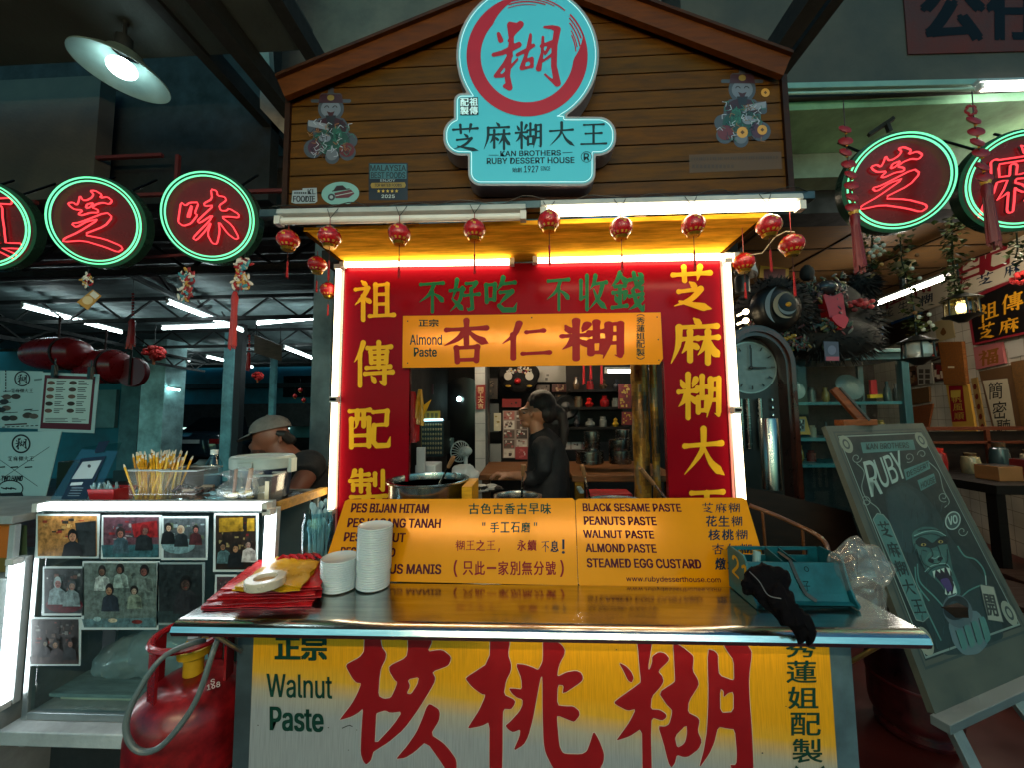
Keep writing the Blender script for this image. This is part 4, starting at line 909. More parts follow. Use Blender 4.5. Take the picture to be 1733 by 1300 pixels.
# teal basket marked 21
bk = thing('utility_basket', 'teal plastic basket marked 21 on the right end of the counter', 'basket', PZ(1370, 1032, ZC))
TL = C('#0c5562'); pf, pr = PZ(1281, 1029, ZC), PZ(1452, 1031, ZC); bx0, bx1, by0, by1 = pf.x-.004, pr.x-.004, pf.y+.004, pf.y+.135
tq = paint(.42, mott=.3, scale=14, spec=.3)
prof = [(by0-.010, .010), (by0+.010, .012), (by0+.018, .03), (by0+.030, .07), (by0+.044, .108)]
m = MB(TL); t_ = .005
for (y0_, z0_), (y1_, z1_) in zip(prof, prof[1:]): m.add([V((x, y, ZC+z)) for x in (bx0+.006, bx1-.006) for y, z in ((y0_, z0_), (y1_, z1_), (y1_+t_, z1_), (y0_+t_, z0_))], [(0, 1, 5, 4), (1, 2, 6, 5), (2, 3, 7, 6), (3, 0, 4, 7), (0, 3, 2, 1), (4, 5, 6, 7)])
make('front_wall', m, tq, bk)
w_ = bx1-bx0; rr = lambda a, b, z0, z1: [(bx0+w_*a, z0), (bx0+w_*b, z0), (bx0+w_*b, z1), (bx0+w_*a, z1)]
m = MB(TL); m.slab([rr(.02, .98, ZC+.002, ZC+.126), rr(.10, .40, ZC+.100, ZC+.116), rr(.58, .88, ZC+.100, ZC+.116)], lambda x, z, o: V((x, by1-o, z)), .005); make('back_wall', m, tq, bk)
m = MB(TL); m.box((bx0+.007, by0+.016, ZC+.001), (bx1-.007, by1-.006, ZC+.007)); make('base', m, tq, bk)
endp = [(by0-.012, 0), (by0-.016, .012), (by0-.004, .022), (by0+.012, .05), (by0+.024, .085), (by0+.032, .115), (by0+.044, .128), (by1-.01, .130), (by1+.002, .122), (by1+.002, 0)]
for x, cc3 in ((bx0, C('#2a6a70')), (bx1, TL)): m = MB(cc3); m.slab([endp], lambda y, z, o: V((x-.003+o, y, ZC+z)), .006); make('end_plate', m, tq, bk, bev=.0015)
m = MB(C('#0a4650')); xm = bx0+w_*.47; m.slab([[(by0+.046, .02), (by0+.046, .112), (by1-.006, .124), (by1-.006, .02)]], lambda y, z, o: V((xm-.02+o, y, ZC+z)), .004); m.slab([[(by0+.046, .02), (by0+.046, .112), (by1-.006, .124), (by1-.006, .02)]], lambda y, z, o: V((xm+.02+o, y, ZC+z)), .004); make('divider', m, tq, bk)
m = MB(C('#14181a')); pts = [(xm, by1-.04, ZC+.122), (xm+.004, by0+.045, ZC+.114), (xm+.010, by0+.026, ZC+.07), (xm+.022, by0+.012, ZC+.032), (xm+.045, by0+.004, ZC+.0155)]
for a, b in zip(pts, pts[1:]): m.beam(a, b, .010, .003, up=(0, -1, .3))
make('strap', m, satin, bk)
m = MB(C('#c9a52a')); pts, tr = text2d('21')
for k in range(3): a = V((bx0-.0045-.0001*k, by1-.022-.002*k, ZC+.052)); m.add([a+V((0, -.088, -.012))*x+V((0, -.006, .062))*y for x, y in pts], tr)
make('number', m, vinyl, bk)
m = MB(C('#0a2024'))
def bt(s, x, z, w_, h):
    pts, tr = text2d(s); zs = [q[1] for q in prof]; ys = [q[0] for q in prof]
    m.add([V((x+w_*q, float(np.interp(z+h*r, zs, ys))-.0015, ZC+z+h*r)) for q, r in pts], tr)
bt('o', bx0+.17, .085, .014, .014); bt('子', bx0+.155, .036, .020, .026); bt('o', bx0+.142, .04, .014, .016); make('scribble', m, vinyl, bk)
m = MB(C('#8fb8bd')); m.tube([(bx0+.05, by0+.08, ZC+.012), (bx0+.066, by0+.09, ZC+.124)], .011, 10); m.tube([(bx0+.05, by0+.08, ZC+.0121), (bx0+.0501, by0+.08, ZC+.03)], .013, 10); solo('spoon_holder', m, paint(.3, trans=.3), 'small translucent tube standing inside the teal basket', 'utensil')
# black cloth glove draped over the basket and the counter edge
m = MB(C('#050408')); cl = [((1292, 985), 1.075, .03), ((1275, 995), 1.075, .026), ((1312, 985), 1.075, .028), ((1300, 1006), 1.06, .03), ((1322, 1010), 1.05, .024)]
for (x, y), d, r in cl: m.ball(P(x, y, d), (r*1.4, r*.7, r*1.05), 12, 8)
m.tube([P(1303, 1010, 1.06), P(1325, 1032, 1.035), P(1345, 1052, 1.022), P(1362, 1070, 1.018), P(1374, 1085, 1.02)], [.038, .034, .031, .027, .008], 10)
m.tube([P(1312, 1010, 1.06), P(1338, 1035, 1.04), P(1355, 1060, 1.02)], [.02, .018, .012], 8); m.tube([P(1265, 980, 1.075), P(1300, 965, 1.085), P(1326, 978, 1.075)], [.016, .02, .014], 8)
b = blend(m, .0045, 3)
for i, p in enumerate(b.v): b.v[i] = p+V((1, .6, 1))*((.3-abs(mnoise.noise(V((p.x*48, p.y*30, p.z*22)))))*.022+mnoise.noise(p*90)*.004)
gt = thing('black_cloth', 'black cloth glove draped over the teal basket and counter edge', 'cloth', P(1300, 1000, 1.05)); make('fabric', b, paint(.95, mott=.3, scale=40, spec=.1), gt, ang=80)
m = MB(C('#5a5a60')); m.tube(smooth([P(1268, 968, 1.035), P(1285, 985, 1.020), P(1300, 1008, 1.012), P(1322, 1014, 1.006)]), .0012, 5); make('seam', m, satin, gt)
def filmbag(name, label, blobs, dens=.13, seed=1, vox=.006, amp=.014, cat='plastic bag', group=None, extra=None, tint=(.93, .97, .97)):
    m = MB(W1)
    for c, r in blobs: m.ball(c, r, 16, 10)
    b = blend(m, vox, 5)
    for i, p in enumerate(b.v):
        q = p*18+V((seed, seed*2, 0)); b.v[i] = p+V((mnoise.noise(q), mnoise.noise(q+V((9, 0, 0)))*.7, mnoise.noise(q+V((0, 9, 0)))))*amp+V((1, 1, 1))*(.4-abs(mnoise.noise(p*26)))*amp*.7+V((1, .5, 1))*mnoise.noise(p*60)*amp*.2
    t = thing(name, label, cat, blobs[0][0], group); make('film', b, pane(tint, .3, dens, 'film'), t, ang=100)
    if extra: extra(t)
    return t
filmbag('clear_plastic_bag', 'crumpled clear plastic bag beside the teal basket at the right counter end', [(P(1458, 978, 1.20), (.066, .05, .07)), (P(1440, 945, 1.21), (.056, .045, .045)), (P(1468, 1006, 1.19), (.056, .05, .045)), (P(1422, 938, 1.22), (.03, .03, .03)), (P(1478, 960, 1.2), (.04, .04, .05))], seed=4, dens=.12, amp=.028, vox=.005)

# jar with spoons at the left end
c = PZ(566, 945, ZC); c = V((c.x-.01, 1.40, ZC)); jar = thing('plastic_jar', 'clear jar stuffed with plastic spoons behind the left menu board', 'jar', c)
m = MB(W1); m.lathe([(.052, 0), (.056, .01), (.056, .17), (.050, .19), (.050, .21), (.047, .21), (.047, .19), (.053, .168), (.053, .012), (.0, .008)], c, 24); make('glass', m, pane((.8, .93, .95), .3), jar)
m = MB(C('#9fc3cf')); random.seed(5)
for i in range(26):
    a = random.uniform(0, 6.28); r = random.uniform(0, .042); p = c+V((r*math.cos(a), r*math.sin(a), .015)); q = p+V((random.uniform(-.03, .03)*.6, random.uniform(-.02, .02), random.uniform(.12, .22))); m.tube([p, q], .003, 5); m.ball(q, (.009, .004, .015), 8, 5)
make('spoons', m, paint(.3, trans=.3), jar)

# ---- pots in the hot well
def pot(label, px, py, y, r, z1, z0=.916, soup='#0b0a0b', handles=True):
    c = V((P(px, py, y).x, y, 0)); t = thing('steel_pot', label, 'pot', c+V((0, 0, z0)), 'steel pots in the stall')
    m = MB(C('#b5b3ad')); m.lathe([(r*.96, z0), (r, z0+.01), (r, z1-.012), (r+.012, z1-.006), (r+.012, z1), (r-.002, z1), (r-.004, z1-.01), (r-.004, z1-.06)], c, 48); make('body', m, paint(.2, metal=1, mott=.12, scale=4, stretch=(8, 8, 1)), t)
    m = MB(C(soup)); m.lathe([(0, z1-.028), (r-.004, z1-.028)], c, 32); make('paste', m, paint(.12, mott=.1), t); return c
def ladle(label, a, b, y0, y1, wood_=True, frac=.45):
    a, b = P(*a, y0), P(*b, y1); t = thing('ladle', label, 'ladle', b, 'ladles standing in the pots'); mid = a+(b-a)*frac
    m = MB(C('#7d5a3c')); m.tube([a, a+(mid-a)*.1, mid], [.007, .0095, .008], 8); make('handle', m, wood, t)
    m = MB(C('#c8c2b4')); m.tube([mid, b, b+(b-mid)*.5], .0045, 8); make('rod', m, steel, t)
pot('wide steel pot of dark paste at the left of the hot well', 725, 808, 1.60, .160, 1.224)
pot('small steel pot of black paste in the middle of the hot well', 876, 836, 1.60, .088, 1.155)
pot('steel pot hidden behind the right menu board', 1048, 850, 1.62, .15, 1.116)
ladle('wooden handled ladle leaning in the wide left pot', (768, 774), (748, 812), 1.54, 1.60)
ladle('pale handled ladle upright in the small middle pot', (886, 787), (883, 838), 1.54, 1.60, frac=.35)
ladle('wooden handled ladle leaning left in the right pot', (985, 788), (999, 848), 1.52, 1.62, frac=.3)
ladle('dark handled ladle leaning far right in the right pot', (1083, 793), (1128, 845), 1.50, 1.62, frac=.5)
m = MB(C('#c28a12')); m.box((-.262, 1.47, .93), (-.222, 1.66, 1.215)); solo('wooden_box', m, wood, 'narrow yellow box standing beside the wide steel pot', 'box', bev=.003)

# ---- charms and tassels hung from the neon signs
def charm(name, label, parts_, cat='ornament'):
    m = MB()
    parts_(m); solo(name, m, satin, label, cat, 'hanging new year ornaments', ang=50)
def rosette(m, px, py, y, r, cols, n=9, seed=1):
    random.seed(seed)
    for i in range(n):
        a = random.uniform(0, 6.28); d = r*random.uniform(.1, .9); c = P(px+d*math.cos(a), py+d*math.sin(a), y-random.uniform(0, .012)); k = random.uniform(.12, .34)*r*y/640; MM = Matrix.Rotation(a*3, 3, 'Y')
        m.ball(c, (k*1.5, k*.3, k*.6), 7, 4, C(random.choice(cols)), M=MM)
PAL = ['#a5141c', '#c9c3b8', '#3b8a96', '#b98a3c', '#7e0f18', '#d8d0c2']
def c1(m):
    m.tube([P(150, 455, 1.6), P(148, 492, 1.6)], .0012, 5, K1); rosette(m, 147, 473, 1.6, 12, PAL, 42, 2)
    p_ = FP(1.6); m.slab([[(158, 490), (172, 500), (149, 524), (131, 511)]], lambda x, y, o: p_(x, y, o), .003, C('#b98432'))
    poly(m, p_, ell(150, 508, 9, 7), .004, C('#d6b98a')); poly(m, p_, [(160, 492), (170, 500), (163, 506), (153, 498)], .0042, C('#cfc6b8'))
charm('hanging_charm', 'small paper charm with an orange card under the middle left neon sign', c1)
def c2(m):
    m.tube([P(318, 448, 1.6), P(312, 505, 1.6)], .0012, 5, K1); rosette(m, 317, 468, 1.6, 15, PAL, 52, 3); rosette(m, 312, 494, 1.6, 15, PAL, 48, 4)
charm('hanging_charm', 'double cluster charm of red and blue paper flowers without tassel', c2)
def c3(m):
    m.tube([P(415, 430, 1.55), P(398, 520, 1.55)], .0012, 5, K1); rosette(m, 411, 448, 1.55, 15, PAL, 52, 5); rosette(m, 408, 475, 1.55, 18, PAL, 70, 6)
    tassel(m, P(398, 493, 1.55), P(393, 584, 1.55), .016, n=9)
charm('hanging_charm', 'large flower charm with a long red tassel near the stall', c3)
def chain(m, pts, y, r, end):
    for i, (x, y_) in enumerate(pts):
        c = P(x, y_, y); m.lathe([(0, -.007), (r*.8, -.006), (r, 0), (r*.8, .006), (0, .007)], c, 18, C('#8e161c'), M=Matrix.Rotation(R(62), 3, 'X') @ Matrix.Rotation(R(9*(-1)**i), 3, 'Y'))
        m.tube([c+V((0, -.004, -r*.7)), c+V((0, -.004, -r*.95))], .004, 5, GOLD)
    a = P(pts[-1][0]+2, pts[-1][1]+8, y); m.tube([P(pts[0][0]-3, pts[0][1]-50, y), P(*pts[0], y), P(*pts[-1], y), a], .002, 5, C('#2a0c0c')); m.lathe([(.012, -.012), (.016, 0), (.012, .012)], a, 12, GOLD)
    tassel(m, a, P(*end, y), .020, C('#6e0f16'), 9)
charm('disc_chain', 'string of eight red discs with a tassel over the right neon sign', lambda m: chain(m, [(1430, 218), (1431, 238), (1431, 257), (1436, 277), (1440, 295), (1441, 313), (1442, 333), (1443, 350)], 1.52, .026, (1456, 450)), 'ornament')
charm('disc_chain', 'string of six red discs under a red knot, before the far right neon sign', lambda m: (chain(m, [(1648, 203), (1652, 222), (1654, 240), (1660, 258), (1662, 281), (1666, 299)], 1.52, .028, (1682, 410)), [m.tube([P(1643, 186, 1.52)+V((.024*math.cos(q+.3*s), 0, .024*math.sin(q+.3*s)))*(.5+.5*abs(math.sin(2.5*q))) for q in [k*.35 for k in range(18)]], .003, 5, C('#8e161c'), closed=True) for s in (0, 1)]), 'ornament')
def c4(m):
    for i in range(8): m.ball(P(225, 497+i*5, 3.2), (.011, .011, .011), 8, 6, C('#8e161c'))
    tassel(m, P(224, 540, 3.2), P(221, 582, 3.2), .032, n=9); m.tube([P(226, 470, 3.2), P(224, 540, 3.2)], .002, 5, K1)
charm('bead_tassel', 'red bead string with tassel hanging before the long left roof tube', c4)
def c5(m):
    for i in range(6): m.ball(P(422, 568+i*4.5, 3.4), (.010, .010, .010), 8, 6, C('#b3141c'))
    tassel(m, P(421, 596, 3.4), P(420, 622, 3.4), .02, n=7); m.tube([P(423, 552, 3.4), P(421, 596, 3.4)], .002, 5, K1)
charm('bead_tassel', 'short red bead string with tassel beside the brown hanging board', c5)

# pendant lamp, upper left
pl_ = thing('pendant_lamp', 'round enamel pendant lamp shining at the upper left', 'lamp', P(207, 120, 1.5)); c = P(206, 122, 1.45); TM = Matrix.Rotation(R(8), 3, 'Y')
m = MB(C('#6f8580')); m.lathe([(.16, -.005), (.16, 0), (.125, .03), (.08, .055), (.06, .085), (.05, .09), (.05, .086), (.075, .05), (.12, .025), (.156, -.003), (.16, -.005)], c, 48, M=TM); make('shade', m, paint(.35, mott=.12), pl_)
m = MB(); m.ball(c+V((.0, 0, .02)), (.05, .05, .035), 20, 12); make('bulb', m, emit((.75, 1.0, 1.0), 5), pl_)
m = MB(C('#22282a')); m.tube([c+V((0, 0, .10)), c+V((0, 0, .16))], .03, 12); m.tube([c+V((0, 0, .16)), c+V((0, .0, .45))], .008, 8); make('stem', m, satin, pl_)
# ================================================================== left: display case, things on it, the man, the food court
case = thing('display_case', 'aluminium framed glass display case covered with photos, left of the stall', 'display case', (-1.4, 1.4, .4))
cx0_, cx1_, ZT = -1.872, -.955, 1.158
m = MB(C('#a9b0b0'))
for x in (cx0_, cx1_-.022):
    for y in (1.39, 1.70): m.box((x, y, .30), (x+.022, y+.022, ZT-.022))
m.box((cx0_, 1.388, ZT-.021), (cx1_, 1.412, ZT)); m.box((cx0_, 1.70, ZT-.021), (cx1_, 1.722, ZT))
m.box((cx0_+.0225, 1.389, .395), (cx1_-.0225, 1.411, .42)); make('frame', m, paint(.35, metal=.8, mott=.15), case, bev=.002)
m = MB(C('#b58a45')); m.beam((cx1_+.006, 1.413, ZT-.004), (cx1_+.028, 1.70, ZT-.004), .03, .03); m.box((cx1_-.02, 1.413, .80), (cx1_, 1.70, .82)); make('wooden_rail', m, wood, case)
m = MB(C('#b7bcbc')); m.box((cx0_-.02, 1.34, .345), (cx1_, 1.74, .393)); make('base_ledge', m, dirty, case, bev=.004)
m = MB(C('#8a9291')); m.box((cx0_+.023, 1.413, ZT-.02), (cx1_-.023, 1.70, ZT-.004)); make('top_shelf', m, steel, case)
m = MB(C('#121616')); m.box((cx0_+.05, 1.45, .02), (cx1_-.02, 1.72, .34)); make('dark_void_block', m, matte, case)  # dark block standing in for the unlit void under the case
m = MB(C('#5c6b6c')); m.box((cx0_+.03, 1.685, .42), (cx1_-.03, 1.695, ZT-.022)); make('back_panel', m, satin, case)
m = MB(W1); m.quad((cx0_+.022, 1.400, .42), (cx1_-.022, 1.400, .42), (cx1_-.022, 1.400, ZT-.022), (cx0_+.022, 1.400, ZT-.022)); make('front_glass', m, pane((.75, .92, .92), .35), case)
m = MB(C('#c9c2ac')); zt = .425
m.box((-1.80, 1.45, zt), (-1.42, 1.60, zt+.02)); m.box((-1.82, 1.43, zt+.022), (-1.36, 1.56, zt+.034), C('#7e8a88')); solo('slat_stack', m, wood, 'two flat slats lying on the floor of the display case', 'slats')
filmbag('tissue_bag', 'big clear bag of pale packets lying low inside the display case', [((-1.50, 1.56, .545), (.15, .09, .10)), ((-1.64, 1.55, .52), (.12, .09, .07)), ((-1.38, 1.58, .53), (.1, .08, .08))], dens=.3, seed=8)
m = MB(C('#6a6f6c')); m.box((-1.35, 1.5, .43), (-1.26, 1.64, .66), C('#9aa39e'), ); m.box((-1.24, 1.60, .43), (-1.0, 1.68, .60), C('#3d4442')); solo('packet_box', m, print_, 'pale carton behind the clear bag in the display case', 'carton')

pp = FP(1.386)
def photo(label, x0, y0, x1, y1, bgc, folk, extra=(), border='#b9c6c6', sl=0):
    t = thing('photo_print', label, 'photo', pp((x0+x1)/2, y1), 'photos stuck on the display case'); m = MB(C(border)); m.slab([[(x0, y0), (x1, y0), (x1-2, y1), (x0-2, y1)]], lambda x, y, o: pp(x, y, -.0035+o), .0025)
    make('paper', m, print_, t)
    m = MB(); w_, h_ = x1-x0, y1-y0; rect(m, pp, x0+3, y0+3, x1-4, y1-4, .0002, C(bgc[0])); random.seed(int(x0*7+y0))
    for i in range(46):                            # busy background of a snapshot
        u, v = random.uniform(.05, .9), random.uniform(.05, .55); a, b = random.uniform(.02, .12), random.uniform(.02, .10)
        rect(m, pp, x0+3+u*(w_-8), y0+3+v*(h_-8), x0+3+min(.99, u+a)*(w_-8), y0+3+min(.99, v+b)*(h_-8), .0004+.00001*i, C(random.choice(bgc)))
    for k, e in enumerate(extra): poly(m, pp, [(x0+w_*a, y0+h_*b) for a, b in e[0]], .001+.0001*k, C(e[1]))
    for k, (u, v, s, top, hair, skin) in enumerate(folk):   # head and shoulders of each person pictured
        s *= random.uniform(.85, 1.2); X, Y = x0+w_*u+random.uniform(-2, 2), y0+h_*v+random.uniform(-3, 3); tl = random.uniform(-.3, .3)*s; z = .0016+.0002*k; yb = min(y1-4, Y+s*4.4)
        poly(m, pp, [(X-s*.5, Y+s*.9), (X+s*.5, Y+s*.9), (X+s*1.5, Y+s*1.6), (X+s*1.9, yb), (X-s*1.9, yb), (X-s*1.5, Y+s*1.6)], z, C(top))
        X += tl; poly(m, pp, ell(X-tl*.3, Y-s*.1, s*random.uniform(.8, 1), s*random.uniform(1.05, 1.35), 16), z+.00004, C(hair)); poly(m, pp, ell(X+tl*.3, Y+s*.18, s*.62, s*.82, 16, tl*.05), z+.00008, tuple(q*random.uniform(.6, .95) for q in C(skin))); poly(m, pp, [(X-s*.6, Y-s*.1), (X-s*.2, Y-s*.55), (X+s*.5, Y-s*.4), (X+s*.62, Y), (X+s*.6, Y-s*.9), (X-s*.5, Y-s*.95)], z+.00010, C(hair)); poly(m, pp, [(X+s*.2, Y+s*1.5), (X+s*1.5, Y+s*1.7), (X+s*1.8, min(y1-4, Y+s*4.2)), (X+s*.7, min(y1-4, Y+s*4))], z+.00003, tuple(q*.6 for q in C(top)))
        for q in (-.28, .28): poly(m, pp, ell(X+s*q, Y+s*.02, s*.12, s*.07, 8), z+.00012, C('#1a1414'))
        poly(m, pp, ell(X, Y+s*.55, s*.24, s*.08, 8), z+.00012, C('#7a2f2a'))
    make('picture', m, paint(.35, mott=.5, scale=48), t.children[0], smooth=False, fix=False); return t
SK, SK2 = '#9c7458', '#7d5a46'
tbl = lambda c, y=.72: ([(.0, y), (1-.04, y-.02), (.96, .96), (.03, .96)], c)
photo('photo of a long haired woman in black against a warm tan wall', 61, 871, 168, 946, ['#a8763e', '#b3864e', '#8f2a22', '#2a2a28', '#c29a5c'], [(.58, .50, 9, '#14161a', '#120f10', '#b08468')], [([(.62, .2), (.95, .15), (.95, .96), (.7, .96)], '#23282a')])
photo('photo of two men at a table before a bright red car', 172, 873, 273, 947, ['#5a3a44', '#6f7a80', '#7a1a1e', '#2c3a40', '#8e8a8a'], [(.32, .42, 8, '#3c5560', '#2a2422', SK), (.72, .34, 8, '#1c2226', '#6a1014', SK2)], [([(.5, .2), (.93, .12), (.95, .5), (.55, .5)], '#8a1a1e'), tbl('#2f5a62', .68)])
photo('photo of three people behind a round white table', 274, 875, 352, 949, ['#4c555a', '#223036', '#8fa3a6', '#5a6a50', '#6a6a70'], [(.14, .24, 6, '#17191c', '#15110f', '#c09a80'), (.42, .28, 6, '#20282c', '#b8a890', '#c09a80'), (.74, .26, 7, '#4a2226', '#1a1412', '#a87a60')], [(ell(.36, .66, .36, .19), '#6f9096')])
photo('photo of three women under a yellow shop sign, tall print at the right', 362, 870, 437, 969, ['#241a14', '#6a1a1c', '#20242a', '#3a2a20', '#8a7a50'], [(.24, .58, 6.5, '#4c6a6e', '#1a1414', SK), (.5, .57, 6.5, '#15181c', '#15110f', SK), (.78, .50, 6.5, '#a9a7a0', '#1c1614', '#b48a70')], [([(.12, .08), (.66, .06), (.66, .3), (.12, .32)], '#8a6a14'), ([(.75, .08), (.92, .08), (.92, .3), (.75, .3)], '#9a7a1c')])
photo('photo of two women in headscarves at a red table', 72, 960, 144, 1043, ['#2a3234', '#8a8f8c', '#4a5456', '#1a2022', '#6a4a40'], [(.34, .36, 7, '#7f9498', '#8fa2a4', '#a5806a'), (.72, .38, 7, '#75898c', '#3a4246', '#a5806a')], [(ell(.52, .78, .44, .16), '#5a1620'), (ell(.6, .74, .1, .05), '#b9c6c4')])
photo('large group photo of five people behind a table of bowls', 139, 951, 269, 1067, ['#5f6f6a', '#6a7a74', '#56645f'], [(.26, .16, 8, '#a9b5b0', '#15110f', SK2), (.52, .12, 8, '#8ba098', '#15110f', SK2), (.84, .14, 8, '#6a7a74', '#15110f', SK2), (.36, .40, 8, '#1f2c38', '#17120f', '#a9826a'), (.68, .40, 8, '#7a8a78', '#1a1612', '#b08a70')], [tbl('#54757a', .84), (ell(.2, .84, .05, .035), '#9fc0c0'), (ell(.4, .86, .06, .03), '#c8b89a'), (ell(.72, .88, .07, .03), '#7a2a22')])
photo('dark photo of one woman leaning over a table', 266, 953, 346, 1059, ['#1f2628', '#2a3032', '#161b1c'], [(.62, .34, 11, '#27282c', '#0e0c0c', '#5c463e')], [tbl('#2a3a3c', .78)], border='#7f9092')
photo('photo of a crowded shop table, lowest print at the left', 50, 1046, 137, 1128, ['#2a2422', '#5a4a42', '#1a1a1c', '#6a6a66', '#7a3028'], [(.3, .52, 6, '#1a1a1e', '#120f0f', '#8a6a58'), (.55, .56, 7, '#2a1c1c', '#15110f', '#8a6a58'), (.8, .5, 6, '#1a2022', '#15110f', '#8a6a58')], [tbl('#3a2a24', .8)])
photo('small partly hidden photo behind the tall print at the right', 364, 974, 400, 1012, ['#4a3a40', '#6a2a30', '#2a3034', '#8a8a88'], [(.5, .5, 5, '#22282c', '#15110f', SK)])

# neighbouring case at the far left
m = MB(C('#99a1a1')); m.box((-2.7, 1.36, 1.10), (-1.93, 1.7, 1.13)); m.box((-2.7, 1.37, .1), (-1.93, 1.7, .90)); m.box((-1.955, 1.37, .905), (-1.93, 1.39, 1.095)); t = thing('side_case', 'low grey counter case cut by the left picture edge', 'display case', (-2.2, 1.4, .1)); make('body', m, dirty, t, bev=.003)
sp = FP(1.40); m = MB(C('#6a5a2a')); m.box((-2.6, 1.402, .91), (-1.96, 1.405, 1.09)); rect(m, sp, -10, 888, 25, 945, .0005, C('#b4601c')); rect(m, sp, 28, 890, 46, 940, .0005, C('#3c4a30'))
make('poster', m, print_, t)

# things on the case
ZS = ZT+.001
st = thing('acrylic_stand', 'slanted clear acrylic stand holding a navy payment card', 'sign stand', P(120, 848, 1.45))
apl = Pl(P(125, 848, 1.44), (.10, -.90, .42)); m = MB(W1); m.slab([[(85, 847), (162, 847), (206, 749), (140, 757)]], lambda x, y, o: apl(x, y, o-.003), .003); make('acrylic', m, pane((.8, .94, .94), .5), st)
m = MB(C('#141f33')); m.slab([[(104, 846), (147, 846), (180, 773), (138, 777)]], lambda x, y, o: apl(x, y, .001+o), .001); m.slab([[(160, 768), (176, 766), (186, 747), (168, 749)]], lambda x, y, o: apl(x, y, .001+o), .001)
poly(m, apl, [(122, 812), (157, 811), (173, 780), (141, 783)], .0026, C('#a9b7bd')); poly(m, apl, [(119, 823), (139, 822), (142, 817), (122, 818)], .0026, C('#c3ced2'))
for y in (827, 831, 836, 840): line(m, apl, [(122-(y-827)*.5, y), (142-(y-827)*.5, y)], 1.2, .0026, C('#7f8fa0'))
poly(m, apl, ell(152, 790, 3, 3, 10), .0028, C('#2a2d38')); make('card', m, print_, st)
m = MB(C('#a3181f')); a = P(187, 846, 1.47); M_ = Matrix.Translation(V((a.x, a.y, ZS)))
t = thing('red_tray', 'small red plastic tray of wrapped spoons behind the straw box', 'tray', (a.x, a.y, ZS)); m = MB(C('#a3181f')); tray(m, a.x-.055, a.x+.055, a.y-.04, a.y+.05, ZS, ZS+.055, .008, .004); make('tub', m, satin, t, bev=.002)
m = MB(C('#9cc0c9')); random.seed(9)
for i in range(14): p = V((a.x+random.uniform(-.045, .045), a.y+random.uniform(-.03, .03), ZS+.04)); m.tube([p, p+V((random.uniform(-.03, .03), 0, random.uniform(.015, .04)))], [.009, .003], 6)
make('wrapped_spoons', m, paint(.2, trans=.3), t)
def clearbox(name, label, x0, x1, yt, y, dpt, tint=(.97, .99, .99), cat='box'):
    a, b = P(x0, 848, y), P(x1, 848, y); zt_ = P(x0, yt, y).z; t = thing(name, label, cat, ((a.x+b.x)/2, y, ZS)); m = MB(W1); tray(m, a.x, b.x, y, y+dpt, ZS, zt_, .006, .003); make('wall', m, pane(tint, .12, .05, 'plast'), t)
    m = MB(C('#aab6b6')); m.tube([(a.x, y, zt_), (b.x, y, zt_), (b.x, y+dpt, zt_), (a.x, y+dpt, zt_)], .0035, 6, closed=True); make('rim', m, paint(.3, trans=.3), t); return t, a.x, b.x, zt_
t, x0, x1, zt_ = clearbox('straw_box', 'clear box crammed with yellow wrapped straws', 213, 274, 797, 1.42, .10)
m = MB(C('#c8900f')); random.seed(12)
for i in range(95):
    p = V((random.uniform(x0+.015, x1-.015), random.uniform(1.435, 1.50), ZS+.006)); q = p+V((random.uniform(-.05, .06), random.uniform(-.02, .03), random.uniform(.135, .185))); c = C(random.choice(['#c8900f', '#d8a21c', '#b67c0a', '#e0b84a'])); m.tube([p, q], .0036, 5, c); m.tube([q, q+(q-p)*.08], [.004, .0015], 5, C('#c9c7b8'))
make('straws', m, paint(.3, mott=.1), t)
t, x0, x1, zt_ = clearbox('packet_box', 'clear box of small brown sachets right of the straws', 267, 331, 798, 1.42, .12)
m = MB(C('#7a5a50'))
for i in range(46): p = V((random.uniform(x0+.02, x1-.02), random.uniform(1.44, 1.52), ZS+random.uniform(.008, .055))); m.box((-.02, -.006, -.004), (.02, .006, .004), C(random.choice(['#7a5a50', '#5a3a36', '#b59a88', '#8f6f68', '#3a3436'])), Matrix.Translation(p) @ Matrix.Rotation(random.uniform(-.6, .6), 4, 'Y') @ Matrix.Rotation(random.uniform(-.6, .6), 4, 'Z'))
make('sachets', m, satin, t)
t, x0, x1, zt_ = clearbox('clear_tub', 'small clear tub with a pale label beside the navy bucket', 425, 459, 806, 1.43, .08)
m = MB(C('#a89a86')); m.box((x0+.01, 1.45, ZS+.005), (x0+.035, 1.48, ZS+.06)); m.box((x1-.022, 1.4225, ZS+.01), (x1-.006, 1.4235, zt_-.02), C('#c3b69a')); make('contents', m, satin, t)
a = P(359, 846, 1.60); t = thing('water_bottle', 'clear water bottle with white cap and blue label', 'bottle', (a.x, 1.60, ZS)); z0 = ZS
m = MB(W1); m.lathe([(.026, 0), (.032, .004), (.032, .055), (.030, .06), (.032, .065), (.032, .115), (.030, .13), (.013, .165), (.012, .172)], (a.x, 1.60, z0), 24); make('bottle', m, pane((.75, .93, .95), .5), t)
m = MB(C('#20587a')); m.lathe([(.0325, .04), (.0325, .085)], (a.x, 1.60, z0), 24); make('label', m, print_, t)
m = MB(C('#c9d6d6')); m.lathe([(.0145, .170), (.0145, .188), (.013, .19), (0, .19)], (a.x, 1.60, z0), 20); make('cap', m, satin, t)
a = P(440, 846, 1.56); t = thing('lidded_bucket', 'navy bucket with pale snap lid on the display case', 'bucket', (a.x, 1.56, ZS)); c = V((a.x, 1.57, ZS))
m = MB(C('#0f2038')); m.lathe([(.100, 0), (.103, .004), (.116, .125), (.118, .128)], c, 40, sq=(1, .8)); make('tub', m, paint(.3), t)
